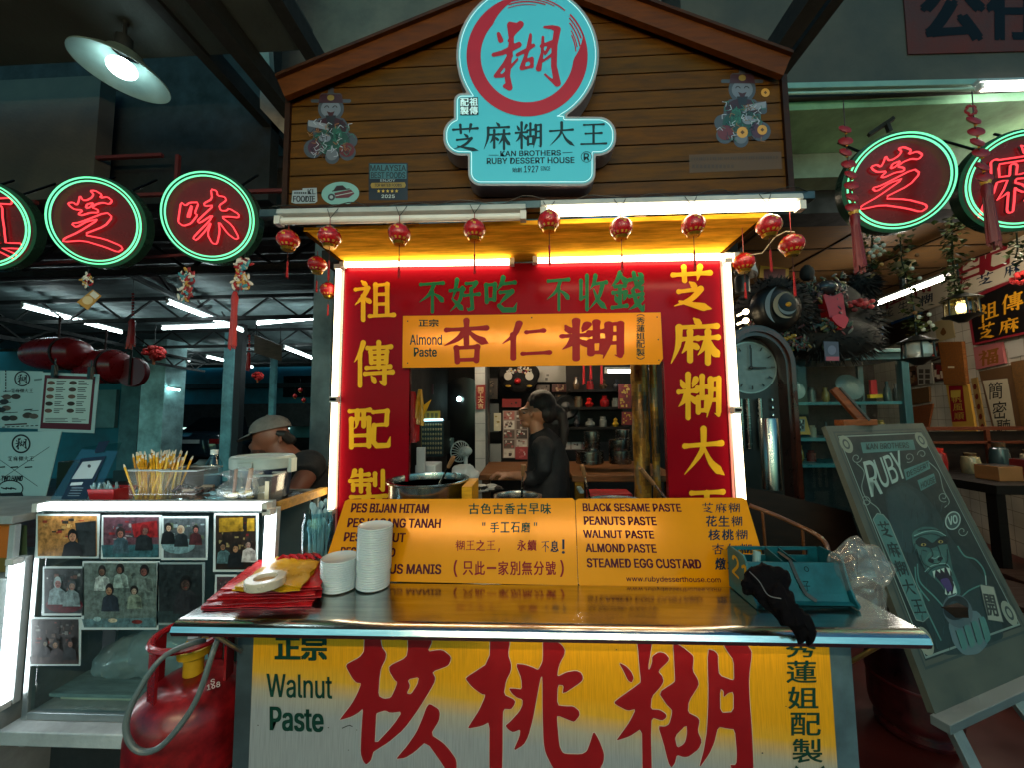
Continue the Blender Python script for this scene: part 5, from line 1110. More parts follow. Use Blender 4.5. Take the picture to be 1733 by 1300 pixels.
m = MB(C('#9ba8a4')); m.lathe([(.121, .118), (.126, .120), (.127, .160), (.120, .168), (.10, .170), (.098, .166), (0, .166)], c, 40, sq=(1, .8)); m.box((c.x-.03, c.y-.106, ZS+.128), (c.x+.03, c.y-.099, ZS+.150), C('#8d9a96')); m.box((c.x+.118, c.y-.02, ZS+.100), (c.x+.135, c.y+.02, ZS+.158), C('#a9b5b1')); make('lid', m, paint(.4, mott=.12), t, bev=.002)
def inside_(t):
    m = MB(C('#8a5f4c')); b = P(397, 850, 1.40); m.tube([b+V((-.02, .02, .02)), b+V((-.015, .02, .118))], .006, 7); m.tube([b+V((.03, .02, .02)), b+V((.045, .02, .12))], .008, 7, C('#a5826c'))
    for i in range(12): m.ball(b+V((random.uniform(-.05, .05), .02, random.uniform(.01, .035))), (.014, .01, .007), 8, 5, C(random.choice(['#c3a86c', '#b8bdb8', '#9c8a5a'])))
    make('contents', m, satin, t)
filmbag('tied_clear_bag', 'loosely tied clear bag with sticks at the front edge of the display case', [(P(397, 832, 1.40)+V((0, .02, 0)), (.078, .045, .042)), (P(400, 812, 1.40)+V((0, .02, 0)), (.05, .035, .03)), (P(396, 803, 1.40)+V((0, .02, 0)), (.07, .035, .018)), (P(425, 806, 1.40)+V((0, .02, 0)), (.03, .03, .02))], seed=2, amp=.010, extra=inside_)

# hung menus, far left
def poster(name, label, y, pts, col, draw, cat='menu'):
    p_ = Pl(P(pts[0][0], pts[0][1], y), (.10, -.99, 0)); t = thing(name, label, cat, p_(*pts[0])); m = MB(C(col)); m.slab([pts], lambda x, y_, o: p_(x, y_, o-.003), .003); make('sheet', m, print_, t)
    m = MB(C('#1c2a2e')); draw(m, p_); make('print', m, vinyl, t.children[0], smooth=False, fix=False); return t
def logo(m, p_, cx, cy, k, col):
    o = ell(cx, cy, 17*k, 17*k, 30); i = ell(cx, cy, 14*k, 14*k, 30); m.flat([o, i], lambda x, y: p_(x, y, .0008), col); m.flat(glyph('logo', 1.3), lambda x, y: p_(cx+(x-53)*.42*k, cy+(y-38)*.42*k, .0008), col)
    for j, ch in enumerate('芝麻糊大王'): brush(m, p_, ch, cx+(-24+j*9.6)*k, cy+22*k, cx+(-15.5+j*9.6)*k, cy+31*k, .0008, 1, col)
PC = '#7f9a9c'
def dA(m, p_):
    ink = C('#262a30'); logo(m, p_, 38, 641, .8, ink); line(m, p_, [(58, 643), (75, 641)], 3, .0008, C('#566a6c')); random.seed(4)
    for i in range(10): x, y = random.uniform(-3, 60), random.uniform(668, 712); poly(m, p_, ell(x, y, 8, 4.5, 14), .0008+i*.00005, C(random.choice(['#34302e', '#4a4440', '#22262a']))); line(m, p_, [(x-6, y-9), (x+8, y-10)], 1.2, .0008, ink)
    for i in range(9): line(m, p_, [(4+i*8, 724-i*.4), (9+i*8, 723.6-i*.4)], 1.4, .0008, ink)
    line(m, p_, [(8, 720), (46, 718)], 2.4, .0008, C('#3a2a2e')); 
    for y in range(626, 664, 5): line(m, p_, [(10, y), (10, y+3.4)], 2, .0008, ink)
poster('menu_poster', 'pale wall menu poster with a round logo, cut by the left edge', 1.80, [(-30, 626), (72, 628), (70, 727), (-34, 724)], PC, dA)
def dB(m, p_):
    ink, mar = C('#22262a'), C('#47202a'); o = [(76, 634), (162, 637), (154, 729), (68, 726)]; i = [(80, 640), (157, 642), (150, 718), (73, 716)]; m.flat([o, i], lambda x, y: p_(x, y, .0006), mar)
    poly(m, p_, i, .0004, C('#93aaa8')); random.seed(6)
    for r_ in range(5):
        for c_ in range(2): x, y = 87+c_*37-r_*1.2, 648+r_*12; poly(m, p_, ell(x, y, 6.5, 3.6, 14), .0008, C(random.choice(['#3a302c', '#2a2420', '#55423a']))); [line(m, p_, [(x+9, y-3+k*3), (x+9+random.uniform(9, 18), y-3+k*3)], 1.3, .0008, ink) for k in range(3)]
    for k in range(3): line(m, p_, [(77, 709+k*2.6), (77+random.uniform(25, 40), 709+k*2.6)], 1, .0008, ink); line(m, p_, [(122, 709+k*2.6), (122+random.uniform(8, 24), 709+k*2.6)], 1, .0008, ink)
poster('laminated_menu', 'laminated dark bordered menu of small dishes hung by two clips', 1.74, [(72, 630), (168, 633), (159, 734), (64, 731)], '#84a0a2', dB)
for x, y, l in ((94, 622, 'left'), (155, 625, 'right')): m = MB(C('#3a4242')); m.box((-.008, -.012, -.03), (.008, .004, .03), None, Matrix.Translation(P(x, y+6, 1.735))); m.tube([P(x, y-16, 1.74), P(x, y+2, 1.74)], .003, 6); solo('poster_clip', m, dsteel, 'dark clip on the %s upper corner of the laminated menu' % l, 'clip', 'clips holding the laminated menu')
def dC(m, p_):
    ink = C('#1f262b'); logo(m, p_, 36, 752, .95, ink); line(m, p_, [(-10, 820), (84, 757)], .8, .0008, ink); line(m, p_, [(-10, 772), (64, 824)], .8, .0008, ink)
    for x in (2, 24, 48): line(m, p_, [(x-6, 792), (x+7, 791)], 2.2, .0008, ink)
    tbox(m, p_, 'TWO HAND', 2, 806, 38, 815, .0008, .03, ink, it=1); o = ell(18, 828, 22, 15, 26); m.flat([o, ell(18, 828, 20, 13, 26)], lambda x, y: p_(x, y, .0008), ink)
    for k in range(5): line(m, p_, [(2+k*4, 826+k % 2*2), (12+k*4, 829-k % 2*2)], 2, .0008, ink)
    poly(m, p_, [(-4, 836), (38, 834), (40, 841), (-4, 843)], .0009, ink); poly(m, p_, ell(10, 858, 6, 6, 12), .0008, ink)
poster('cloth_banner', 'tall pale banner with the round logo and a TWO HAND emblem', 1.70, [(-60, 733), (104, 731), (68, 880), (-70, 880)], '#86a5a8', dC, 'banner')
m = MB(C('#39401c')); m.box((0, 0, 0), (.12, .10, .26), None, Matrix.Translation(P(92, 850, 1.95)+V((0, 0, -.05)))); solo('sauce_box', m, print_, 'dark olive carton standing behind the acrylic stand', 'carton', bev=.003)

# the man in the cap
SKM = C('#7c4a36')
def person(label, loc): return thing('person', label, 'person', loc)
YM = 2.1
man = person('person in grey cap and black T-shirt bending over the display case', (P(500, 845, YM).x, YM, 0))
Q = lambda x, y, d=0: P(x, y, YM+d)
m = MB(SKM)
m.ball(Q(459, 738), (.098, .078, .098), 20, 14, M=Matrix.Rotation(R(-20), 3, 'Y')); m.ball(Q(446, 755), (.062, .06, .068), 16, 10, M=Matrix.Rotation(R(-25), 3, 'Y')); m.ball(Q(437, 768), (.035, .042, .03), 12, 8)
m.ball(Q(425.5, 757), (.018, .016, .02), 10, 7); m.ball(Q(430, 766), (.016, .026, .012), 10, 6); m.tube([Q(466, 752), Q(486, 772), Q(500, 790)], [.058, .062, .08], 12)
m.ball(Q(474, 746, -.080), (.015, .012, .027), 10, 7)
m.tube([Q(528, 790, -.10), Q(512, 815, -.17), Q(496, 838, -.22)], [.058, .052, .045], 12); m.tube([Q(496, 838, -.22), Q(462, 848, -.33)], [.045, .033], 10)
hx = Q(510, 880)
for s in (-1, 1): m.tube([V((hx.x+.02, YM+.09*s, .92)), V((hx.x-.02, YM+.10*s, .50)), V((hx.x, YM+.10*s, .08))], [.09, .065, .05], 10)
b = blend(m, .010, 4)
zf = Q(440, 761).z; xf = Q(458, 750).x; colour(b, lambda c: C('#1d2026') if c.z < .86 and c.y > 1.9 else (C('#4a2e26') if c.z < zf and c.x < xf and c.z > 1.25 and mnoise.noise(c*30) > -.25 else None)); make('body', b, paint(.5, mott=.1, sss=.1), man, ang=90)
m = MB(C('#15171a'))
m.tube([V((hx.x, YM, .90)), Q(512, 850), Q(505, 805), Q(497, 785)], [.15, .155, .16, .10], 16); m.ball(Q(520, 788, -.07), (.095, .09, .085), 14, 9); m.ball(Q(490, 785, .10), (.08, .09, .08), 14, 9); m.tube([Q(524, 785, -.09), Q(516, 806, -.16)], [.085, .074], 12)
b = blend(m, .012, 5)
for i, p in enumerate(b.v): b.v[i] = p+V((1, .5, 0))*mnoise.noise(V((p.x*14, p.y*14, p.z*6)))*.008
make('t_shirt', b, cloth, man, ang=90)
m = MB(C('#6d6a66')); hc = Q(458, 730); RM = Matrix.Rotation(R(-14), 3, 'Y')
vs = []
for i in range(9):
    a = math.pi/2*i/8
    for k in range(28):
        t_ = 2*math.pi*k/28; vs.append(hc+RM @ V((.112*math.cos(a)*math.cos(t_)*(1.0), .09*math.cos(a)*math.sin(t_), .088*math.sin(a)**.9)))
m.add(vs, [(i*28+k, i*28+(k+1) % 28, (i+1)*28+(k+1) % 28, (i+1)*28+k) for i in range(8) for k in range(28)])
m.ball(hc+RM @ V((0, 0, .088)), (.01, .01, .006), 8, 5)
vs = []
for i in range(7):
    for k in range(13):
        t_ = R(112+136*k/12); r = 1+.80*i/6*(.35+.65*max(0, -math.cos(t_))); vs.append(hc+RM @ V((.110*math.cos(t_)*r, .092*math.sin(t_)*min(r, 1.08), .004-.02*(i/6)**1.6*(1-.5*abs(math.sin(t_))))))
m.add(vs, [(i*13+k, i*13+k+1, (i+1)*13+k+1, (i+1)*13+k) for i in range(6) for k in range(12)]); make('cap', m, paint(.8, mott=.25, scale=30, bump=.1), man, ang=60)
m = MB(C('#14100e')); m.tube([Q(468, 733, -.062), Q(480, 736, -.05), Q(490, 744, -.02), Q(492, 746, .04)], [.012, .024, .028, .03], 10); make('hair', m, paint(.6, mott=.3, scale=60), man)
m = MB(C('#2a1512')); m.ball(Q(433, 751, -.045), (.010, .005, .004), 8, 5); m.tube([Q(428, 747, -.04), Q(437, 746, -.052)], .003, 5); make('eye', m, satin, man)

# food court behind
m = MB(C('#6c7c7d')); n = 330; x0, x1, ya, yb = -13, -.98, 2.35, 13.0
vs = []
for i in range(n+1):
    y = ya+(yb-ya)*i/n; z = 3.22+.024*math.sin(2*math.pi*y/.19); vs += [V((x0, y, z)), V((x1, y, z))]
m.add(vs, [(2*i, 2*i+1, 2*i+3, 2*i+2) for i in range(n)]); solo('corrugated_roof', m, paint(.6, mott=.3, scale=2), 'corrugated metal roof over the food court on the left', 'roof')
def truss(label, a, b, h, first=None):
    a, b = V(a), V(b); t = thing('roof_truss', label, 'truss', a, 'steel trusses under the food court roof'); m = MB(C('#15191a')); m.beam(a, b, .05, .05); make('lower_chord', m, matte, t)
    m = MB(C('#15191a')); u = V((0, 0, h)); m.beam(a+u, b+u, .05, .05); make('upper_chord', m, matte, t); m = MB(C('#15191a')); n = int((b-a).length/.42)
    for i in range(n): p = a+(b-a)*(i/n); q = a+(b-a)*((i+1)/n); m.beam(p if i % 2 else p+u, q+u if i % 2 else q, .022, .022)
    make('web', m, matte, t); return t
for y, l in ((3.3, 'nearest steel truss across the food court'), (5.0, 'second steel truss back in the food court'), (7.0, 'third steel truss back in the food court'), (9.4, 'farthest steel truss across the food court')): truss(l, (-12, y, 2.84), (-1.0, y-.05, 2.84), .30)
truss('lengthwise steel truss above the big red lanterns', P(-20, 566, 4.2), P(345, 628, 9.0), .22); truss('lengthwise steel truss above the middle roof tubes', P(170, 440, 3.4), P(470, 585, 9.0), .22)
L3 = 11
for a, b, ya_, yb_, l in (((40, 518), (205, 562), 4.65, 6.15, 'long roof tube at the far left of the food court'), ((285, 511), (410, 559), 4.4, 6.0, 'long slanting roof tube under the neon signs'), ((276, 555), (388, 551), 5.6, 5.6, 'level roof tube crossing behind the long slanting one'), ((436, 547), (556, 536), 5.4, 5.4, 'level roof tube running up to the red surround'),
                          ((350, 603), (427, 621), 8.4, 10, 'short far roof tube beside the red bead string'), ((482, 588), (542, 611), 6.6, 8.6, 'slanting roof tube right of the brown board'), ((276, 601), (320, 610), 8.6, 9.6, 'tiny far roof tube right of the pompom lantern')):
    p, q = P(*a, ya_), P(*b, yb_); batten('tube_light', l, p, q, r=.02, s=L3, col=(.80, 1.0, 1.0), back=.05)
batten('tube_light', 'small wall tube over the pale pillar', P(255, 654, 7.9), P(305, 661, 7.9), r=.02, s=8, col=(.55, 1, .97), back=.05)
TW = C('#1d6f80'); tw = paint(.75, mott=.35, scale=1.2)
sb = thing('street_building', 'teal lit building with dark awnings across the street behind', 'building', (-8, 13.2, 0))
m = MB(TW); m.box((-24, 13.2, -.1), (2, 13.6, 9)); make('wall', m, tw, sb)
def fbox(name, a, b, y0, y1, col, mat, par):
    p, q = P(*a, y0), P(*b, y0); m = MB(C(col)); m.box((min(p.x, q.x), y0, min(p.z, q.z)), (max(p.x, q.x), y1, max(p.z, q.z))); return make(name, m, mat, par)
fbox('awning', (252, 686), (580, 722), 11.6, 13.19, '#0c1012', matte, sb); fbox('fascia_band', (252, 722), (560, 741), 12.6, 13.18, '#3a7580', tw, sb); fbox('shop_front', (255, 742), (560, 800), 13.0, 13.19, '#101618', gloss, sb)
fbox('cornice', (300, 650), (560, 655), 12.9, 13.19, '#173036', matte, sb); fbox('upper_window', (480, 636), (545, 672), 13.0, 13.19, '#10191c', gloss, sb)
m = MB()
for x, y, w_ in ((310, 726, 40), (350, 740, 22), (460, 727, 30)): m.tube([P(x, y, 12.5), P(x+w_, y-1, 12.5)], .03, 6)
for x, y in ((335, 741), (292, 743)): m.box((-.5, 0, -.2), (.3, .02, .15), None, Matrix.Translation(P(x, y, 12.9)))
make('shop_light', m, emit((.6, 1, .9), .6), sb)
def pillar(label, a, b, y, dep, col): p, q = P(*a, y), P(*b, y); m = MB(C(col)); m.box((p.x, y, 0), (q.x, y+dep, 3.18)); m.box((p.x-.03, y-.03, 0), (q.x+.03, y+dep+.03, .25), C('#2a3a3c')); solo('pillar', m, paint(.7, mott=.45, scale=2.5, bump=.1), label, 'pillar', bev=.01)
pillar('pale square pillar behind the straw box', (236, 690), (276, 690), 7.8, .5, '#9fc4c6'); pillar('stained darker pillar left of the pale pillar', (203, 690), (235, 690), 8.4, .5, '#4e7074'); pillar('thin pale post left of the man', (374, 690), (392, 690), 7.0, .14, '#6fa4aa'); pillar('thin dark post left of the man', (393, 690), (405, 690), 6.6, .12, '#16181a')
pillar('grey concrete post between the man and the red surround', (524, 690), (558, 690), 2.5, .16, '#6a7f84'); pillar('thin teal post behind the cap', (454, 690), (463, 690), 9.0, .1, '#5f9aa0')
m = MB(C('#1d6472')); p, q = P(30, 575, 8.8), P(236, 575, 8.8); m.box((p.x-2, 8.8, 0), (q.x, 9.0, 3.15)); m.box((P(150, 660, 8.7).x, 8.72, P(150, 725, 8.7).z), (P(196, 660, 8.7).x, 8.795, P(196, 660, 8.7).z), C('#5f7f80')); solo('back_wall', m, tw, 'teal painted end wall behind the hung menus', 'wall')
for (x, y, rx, ry, yy), l in (((97, 598, 52, 30, 4.0), 'big red drum lantern, left of two under the long truss'), ((176, 620, 42, 31, 4.2), 'big red drum lantern, right of two beside the red disc')):
    c = P(x, y, yy); a, b = rx/640*yy, ry/640*yy; t = thing('drum_lantern', l, 'lantern', c, 'big red drum lanterns'); m = MB(C('#7c1218')); m.lathe([(b*.35, -a), (b*.75, -a*.86), (b*.95, -a*.5), (b, 0), (b*.95, a*.5), (b*.75, a*.86), (b*.35, a)], c, 32, M=Matrix.Rotation(R(90), 3, 'Y') ); make('drum', m, paint(.28, mott=.1), t)
    m = MB(C('#2a0a0c')); m.lathe([(b*1.01, -.012), (b*1.02, 0), (b*1.01, .012)], c+V((a*.45, 0, 0)), 32, M=Matrix.Rotation(R(90), 3, 'Y')); m.tube([c+V((0, 0, b)), c+V((0, 0, b+.25))], .01, 6); make('band', m, matte, t)
c = P(226, 630, 4.2); t = thing('neon_sign', 'round red sign seen from behind, under the long truss', 'neon sign', c, 'round neon signs'); m = MB(C('#64121a')); m.lathe([(0, -.03), (.172, -.03), (.175, -.02), (.175, .02), (.17, .03), (0, .03)], c, 40, M=Matrix.Rotation(R(90), 3, 'X')); make('backing_disc', m, paint(.35, mott=.15), t)
m = MB(); m.tube([c+V((.183*math.cos(q), .0, .183*math.sin(q))) for q in [R(150+6*k) for k in range(11)]], .005, 6); make('green_tube_ring', m, emit((.1, 1, .5), .9), t); m = MB(K1); m.tube([c+V((0, -.04, -.16)), c+V((0, -.04, .3))], .012, 6); make('hanger', m, matte, t)
for (x, y, r, yy), l in (((261, 597, 18, 5.2), 'bright red pompom lantern under the roof, larger one'), ((436, 636, 10, 7.0), 'red pompom lantern over the far posts, smaller one')):
    c = P(x, y, yy); k = r/640*yy; m = MB(C('#c01a14')); random.seed(8)
    for i in range(40): a, b = random.uniform(0, 6.28), random.uniform(-1, 1); q = math.sqrt(1-b*b); m.ball(c+V((math.cos(a)*q, math.sin(a)*q*.8, b*.75))*k*.75, (k*.3, k*.3, k*.24), 7, 5)
    m.tube([c-V((0, 0, k*.6)), c-V((0, 0, k*1.15))], k*.12, 6, C('#b35a20')); m.tube([c+V((0, 0, k*.6)), c+V((0, 0, k*3))], .004, 5, K1); solo('pompom_lantern', m, paint(.6, mott=.2), l, 'lantern', 'pompom lanterns')
m = MB(C('#5c4638')); p_ = FP(5.0); m.slab([[(432, 566), (477, 584), (477, 611), (432, 597)]], lambda x, y, o: p_(x, y, o), .02); m.tube([P(434, 567, 5), P(434, 540, 5)], .006, 5, K1); m.tube([P(475, 583, 5), P(475, 552, 5)], .006, 5, K1); solo('hanging_board', m, wood, 'blank brown board hanging from the food court roof', 'board')
for (x, y), l in (((508, 661), 'tiny far red lantern, topmost of the cluster'), ((499, 671), 'tiny far red lantern, left of the cluster'), ((514, 678), 'tiny far red lantern, lower middle of the cluster'), ((532, 681), 'tiny far red lantern, rightmost of the cluster')):
    c = P(x, y, 6); m = MB(C('#c0201c')); m.ball(c, .034, 10, 7); m.lathe([(.014, -.042), (.014, -.032)], c, 8, GOLD); m.tube([c, c+V((0, 0, .2))], .003, 5, K1); solo('tiny_lantern', m, satin, l, 'lantern', 'tiny lanterns hung far left of the surround')
m = MB(C('#5a1a1c'))
for a, b in (((-10, 338), (480, 322)), ((-10, 275), (275, 262)), ((64, 272), (60, 345)), ((302, 262), (298, 330))): m.beam(P(*a, 1.93), P(*b, 1.93), .018, .018)
m.beam(P(-10, 450, 1.95), P(330, 430, 1.95), .014, .014); solo('sign_frame', m, matte, 'thin red steel frame carrying the left neon signs', 'frame')

# parked car seen beyond the pillars
cc = P(322, 800, 10.4); car = thing('parked_car', 'dark blue car parked beyond the posts, seen from the rear quarter', 'car', (cc.x, 10.4, 0)); X, Y = cc.x, 10.4
CBL = C('#16242e'); cm = paint(.15, mott=.04, coat=.8)
def loft(m, secs, col):
    n = len(secs[0]); vs = [V(p) for s in secs for p in s]; m.add(vs, [(i*n+k, i*n+(k+1) % n, (i+1)*n+(k+1) % n, (i+1)*n+k) for i in range(len(secs)-1) for k in range(n)]+[tuple(range(n))[::-1], tuple(range((len(secs)-1)*n, len(secs)*n))], col)
def sec(y, w_, z0, z1): return [(X-w_, y, z0+.1), (X-w_*.95, y, z0), (X+w_*.95, y, z0), (X+w_, y, z0+.1), (X+w_, y, z1-.14), (X+w_*.93, y, z1), (X-w_*.93, y, z1), (X-w_, y, z1-.14)]
m = MB(CBL); loft(m, [sec(Y-.0, .78, .32, .88), sec(Y+.12, .86, .24, .98), sec(Y+1, .9, .2, 1.0), sec(Y+2.9, .9, .2, .98), sec(Y+4.0, .86, .24, .82), sec(Y+4.3, .7, .32, .68)], CBL); make('body', m, cm, car, ang=50)
m = MB(CBL); loft(m, [[(X-.72, Y+.35, .99), (X+.72, Y+.35, .99), (X+.60, Y+.95, 1.43), (X-.60, Y+.95, 1.43)], [(X-.76, Y+2.9, .99), (X+.76, Y+2.9, .99), (X+.60, Y+2.0, 1.45), (X-.60, Y+2.0, 1.45)]], CBL); make('cabin', m, cm, car, ang=50)
m = MB(C('#0a1216')); m.quad((X-.64, Y+.40, 1.04), (X+.64, Y+.40, 1.04), (X+.55, Y+.87, 1.39), (X-.55, Y+.87, 1.39)); 
for i, q in enumerate(m.v): m.v[i] = q+V((0, -.02, .015))
make('rear_window', m, gloss, car)
for s, nm in ((-1, 'tail_light'), (1, 'tail_light')): m = MB(C('#7a1416')); m.box((X+s*.66-.14, Y-.03, .68), (X+s*.66+.14, Y+.06, .82)); make(nm, m, gloss, car, bev=.01)
m = MB(C('#b9c3c3')); m.box((X-.24, Y-.05, .70), (X+.24, Y-.02, .80)); make('number_plate', m, satin, car)
for sx in (-1, 1):
    for y in (Y+.8, Y+3.4): m = MB(C('#0b0b0c')); m.lathe([(0, -.1), (.2, -.1), (.31, -.09), (.31, .09), (.2, .1), (0, .1)], (X+sx*.80, y, .31), 24, M=Matrix.Rotation(R(90), 3, 'Y')); make('wheel', m, matte, car)

# gas cylinder under the counter
def gas(label, c, r, G=C('#8e1117')):
    c = V(c); t = thing('gas_cylinder', label, 'gas cylinder', c); m = MB(G)
    m.lathe([(r*.86, 0), (r*.9, .02), (r*.78, .03), (r*.97, .07), (r, .10), (r, .36), (r*.97, .40), (r*.86, .445), (r*.62, .475), (r*.3, .487), (0, .49)], c, 48); m.lathe([(r+.0012, .225), (r+.0035, .231), (r+.0012, .237)], c, 48, C('#5a1214')); make('body', m, paint(.34, mott=.5, scale=16, coat=.2), t, ang=60)
    m = MB(G); z = .62
    m.tube([c+V((r*.68*math.cos(q), r*.68*math.sin(q), z)) for q in [2*math.pi*k/32 for k in range(32)]], .011, 8, closed=True)
    for q in (0.2, 1.7, 3.3, 4.3): a = c+V((r*.66*math.cos(q), r*.66*math.sin(q), .45)); m.beam(a, V((a.x, a.y, c.z+z)), .045, .008, up=(math.cos(q), math.sin(q), 0))
    make('guard_ring', m, paint(.25, mott=.1, coat=.3), t)
    m = MB(C('#c99a18')); m.lathe([(.028, .49), (.028, .54), (.045, .55), (.048, .575), (.03, .585), (.018, .60), (0, .60)], c, 20); m.lathe([(.02, .60), (.02, .608), (0, .61)], c, 14, C('#8c9090')); make('regulator', m, satin, t)
    return t
GC = V((P(324, 1200, 1.27).x, 1.27, .16)); g = gas('red gas cylinder with grey hose under the left end of the counter', GC, .160)
pts = [GC+V((.0, -.03, .57)), P(345, 1085, 1.2), P(280, 1110, 1.12), P(235, 1170, 1.08), P(213, 1230, 1.06), P(232, 1270, 1.06), P(275, 1262, 1.07), P(330, 1190, 1.09), P(362, 1100, 1.12), P(378, 1060, 1.2), P(385, 1020, 1.24)]
m = MB(C('#5c6868')); m.tube(smooth(pts), .0078, 10); make('hose', m, paint(.35, mott=.1), g)
m = MB(C('#b9a6a0'))
gpl = Pl(GC+V((0, -.155, .42)), (0, -.9, .45))
for s, x, y, w_, h_ in (('S', 358, 1151, 7, 9), ('168', 352, 1160, 22, 9)): tbox(m, gpl, s, x, y, x+w_, y+h_, .004, .02, sl=-.3)
make('marking', m, vinyl, g)
m = MB(C('#1c2022')); m.box((GC.x-.17, 1.11, 0), (GC.x+.17, 1.44, .159)); solo('low_crate', m, matte, 'low black stand under the left gas cylinder', 'stand', bev=.005)
# ================================================================== right: easel, clock, cabinet, lion head, tiled shop wall
# painted board on an easel
ea = thing('easel_sign', 'tall painted green signboard with a roaring ape, leaning on an easel', 'signboard', (1.7, 1.4, 0))
A0 = PZ(1583, 1210, .45); A1 = P(1397, 722, A0.y+.47); eu = V((.934, .358, 0)).normalized()
WD = .826
for _ in range(30): WD *= 1-(pxof(A1+eu*WD)[0]-1562)/600
ev_ = (A1-A0); en = eu.cross(ev_).normalized()
if en.y > 0: en = -en
ep = Pl(A0, en); m = MB(C('#454a41'))
def eo(u, v, o=0): return A0+eu*u*WD+ev_*v+en*o
m.slab([[(0, 0), (1, 0), (1, 1), (0, 1)]], lambda u, v, o: eo(u, v, o-.022), .022); make('board', m, paint(.55, mott=.2), ea, bev=.002)
DG, LG, PG = C('#10211f'), C('#6f8078'), C('#3f6a66')
m = MB(DG); m.flat([[(.07, .13), (.93, .13), (.93, .955), (.07, .955)]], lambda u, v: eo(u, v, .0006)); make('dark_ground', m, paint(.6, mott=.3), ea)
m = MB(LG)
def el(pts, wd, col=LG, o=.0012): line(m, ep, pts, wd, o, col)
def eb(pts, col, o=.001): poly(m, ep, pts, o, col)
def rl_(u0, v0, u1, v1, w_, col=LG):
    m.flat([[(u0, v0), (u1, v0), (u1, v1), (u0, v1)], [(u0+w_, v0+w_*.75), (u1-w_, v0+w_*.75), (u1-w_, v1-w_*.75), (u0+w_, v1-w_*.75)]], lambda u, v: eo(u, v, .0009), col)
rl_(.045, .108, .955, .972, .010, C('#2c3a38')); rl_(.075, .135, .925, .950, .008, LG)
for (u, v, su, sv) in ((.12, .91, 1, 1), (.88, .91, -1, 1), (.12, .18, 1, -1), (.88, .18, -1, -1)):   # curled corners
    m.flat([[(u+.055*math.cos(q)*1.0, v+.042*math.sin(q)) for q in [k*.35 for k in range(18)]]], lambda a, b: eo(a, b, .0010), C('#7c8272'))
    m.flat([[(u+su*.03*math.cos(q), v+sv*.024*math.sin(q)) for q in [k*.35 for k in range(18)]], [(u+su*.018*math.cos(q), v+sv*.015*math.sin(q)) for q in [k*.35 for k in range(18)]]], lambda a, b: eo(a, b, .0014), C('#2c3a38'))
eb([(1456, 750), (1545, 745), (1549, 762), (1460, 768)], PG, .0012); tbox(m, ep, 'KAN BROTHERS', 1466, 752, 1538, 762, .0022, .02, C('#1a2a28'), sl=-.04, it=-1)
RB = C('#8fa39a')
for ch, x0, y0, x1, y1, it in (('R', 1466, 783, 1487, 842, -4), ('U', 1485, 780, 1501, 828, -6), ('B', 1501, 774, 1516, 820, -6), ('Y', 1511, 768, 1530, 814, -4)): txt(m, ep, ch, (x0+8, y1), (x1+6, y1-6), (x0-2+it, y0), .0016, .005, RB)
eb([(1529, 796), (1571, 780), (1574, 794), (1533, 814)], PG, .0014); txt(m, ep, 'DESSERT', (1535, 809), (1572, 791), (1533, 800), .0022, .02, C('#16211f'))
eb([(1552, 814), (1580, 802), (1584, 818), (1558, 832)], PG, .0014); txt(m, ep, 'HOUSE', (1559, 828), (1582, 817), (1557, 818), .0022, .02, C('#16211f'))
def swirl(cx, cy, r, a0, turns, wd=1.3):
    n = 26; el([(cx+r*(1-.75*k/n)*math.cos(a0+turns*6.28*k/n), cy+r*(1-.75*k/n)*math.sin(a0+turns*6.28*k/n)) for k in range(n+1)], wd, LG)
for a in ((1449, 776, 9, 0, 1.2), (1538, 775, 9, 2, -1.2), (1465, 850, 9, 4, 1.2), (1596, 842, 9, 1, 1.2), (1560, 770, 8, 3, 1), (1628, 900, 9, 0, 1.1)): swirl(*a)
el(smooth([(1449, 785), (1462, 800), (1458, 825), (1466, 845), (1484, 860), (1490, 870)]), 1.4); el(smooth([(1570, 782), (1588, 800), (1596, 830), (1606, 850), (1598, 860)]), 1.4)
eb([(1477, 880), (1484, 870), (1494, 872), (1504, 884), (1572, 1044), (1562, 1053), (1550, 1050)], PG, .0010)
el([(1477, 880), (1484, 870), (1494, 872), (1504, 884), (1572, 1044), (1562, 1053), (1550, 1050), (1477, 880)], 1.5, LG, .0014)
for ch, x, y in (('芝', 1487, 884), ('麻', 1501, 918), ('糊', 1514, 950), ('大', 1527, 982), ('王', 1543, 1014)):
    brush(m, ep, ch, x, y, x+20, y+26, .0016, 1.25, C('#14211f'), shear=-9)
# the ape: dark fur, lined face, open jaw with teeth, bowl in one hand
F1, F2, F3 = C('#162b2b'), C('#2f5450'), C('#41706a')
sm = lambda s: chaikin(chaikin(zz(s, 0, 0, 1)))
eb(sm('1495,830 1530,815 1562,835 1590,870 1604,905 1640,950 1672,985 1692,1040 1700,1085 1640,1108 1590,1110 1560,1040 1530,960 1508,900'), F1, .0008)
eb(sm('1500,835 1528,820 1555,840 1575,880 1540,900 1545,940 1520,930 1505,880'), C('#1b3436'), .0009)
eb(sm('1542,902 1560,892 1582,893 1598,905 1606,935 1612,965 1626,1000 1622,1014 1606,1016 1592,990 1566,968 1556,945 1545,925'), F2, .0012)
for s in ('1545,912 1562,906 1580,905 1598,912', '1548,922 1562,914 1575,920', '1582,918 1594,912 1602,922', '1572,925 1578,940 1570,950 1586,955 1592,945 1586,925', '1556,940 1562,955 1574,962', '1602,930 1603,948 1598,958', '1552,900 1570,897 1592,900', '1560,932 1568,934', '1566,975 1578,962 1600,958 1610,975', '1550,930 1556,950 1564,965'): el(smooth(zz(s, 0, 0, 1)), 1.5, C('#101c1c'), .0022)
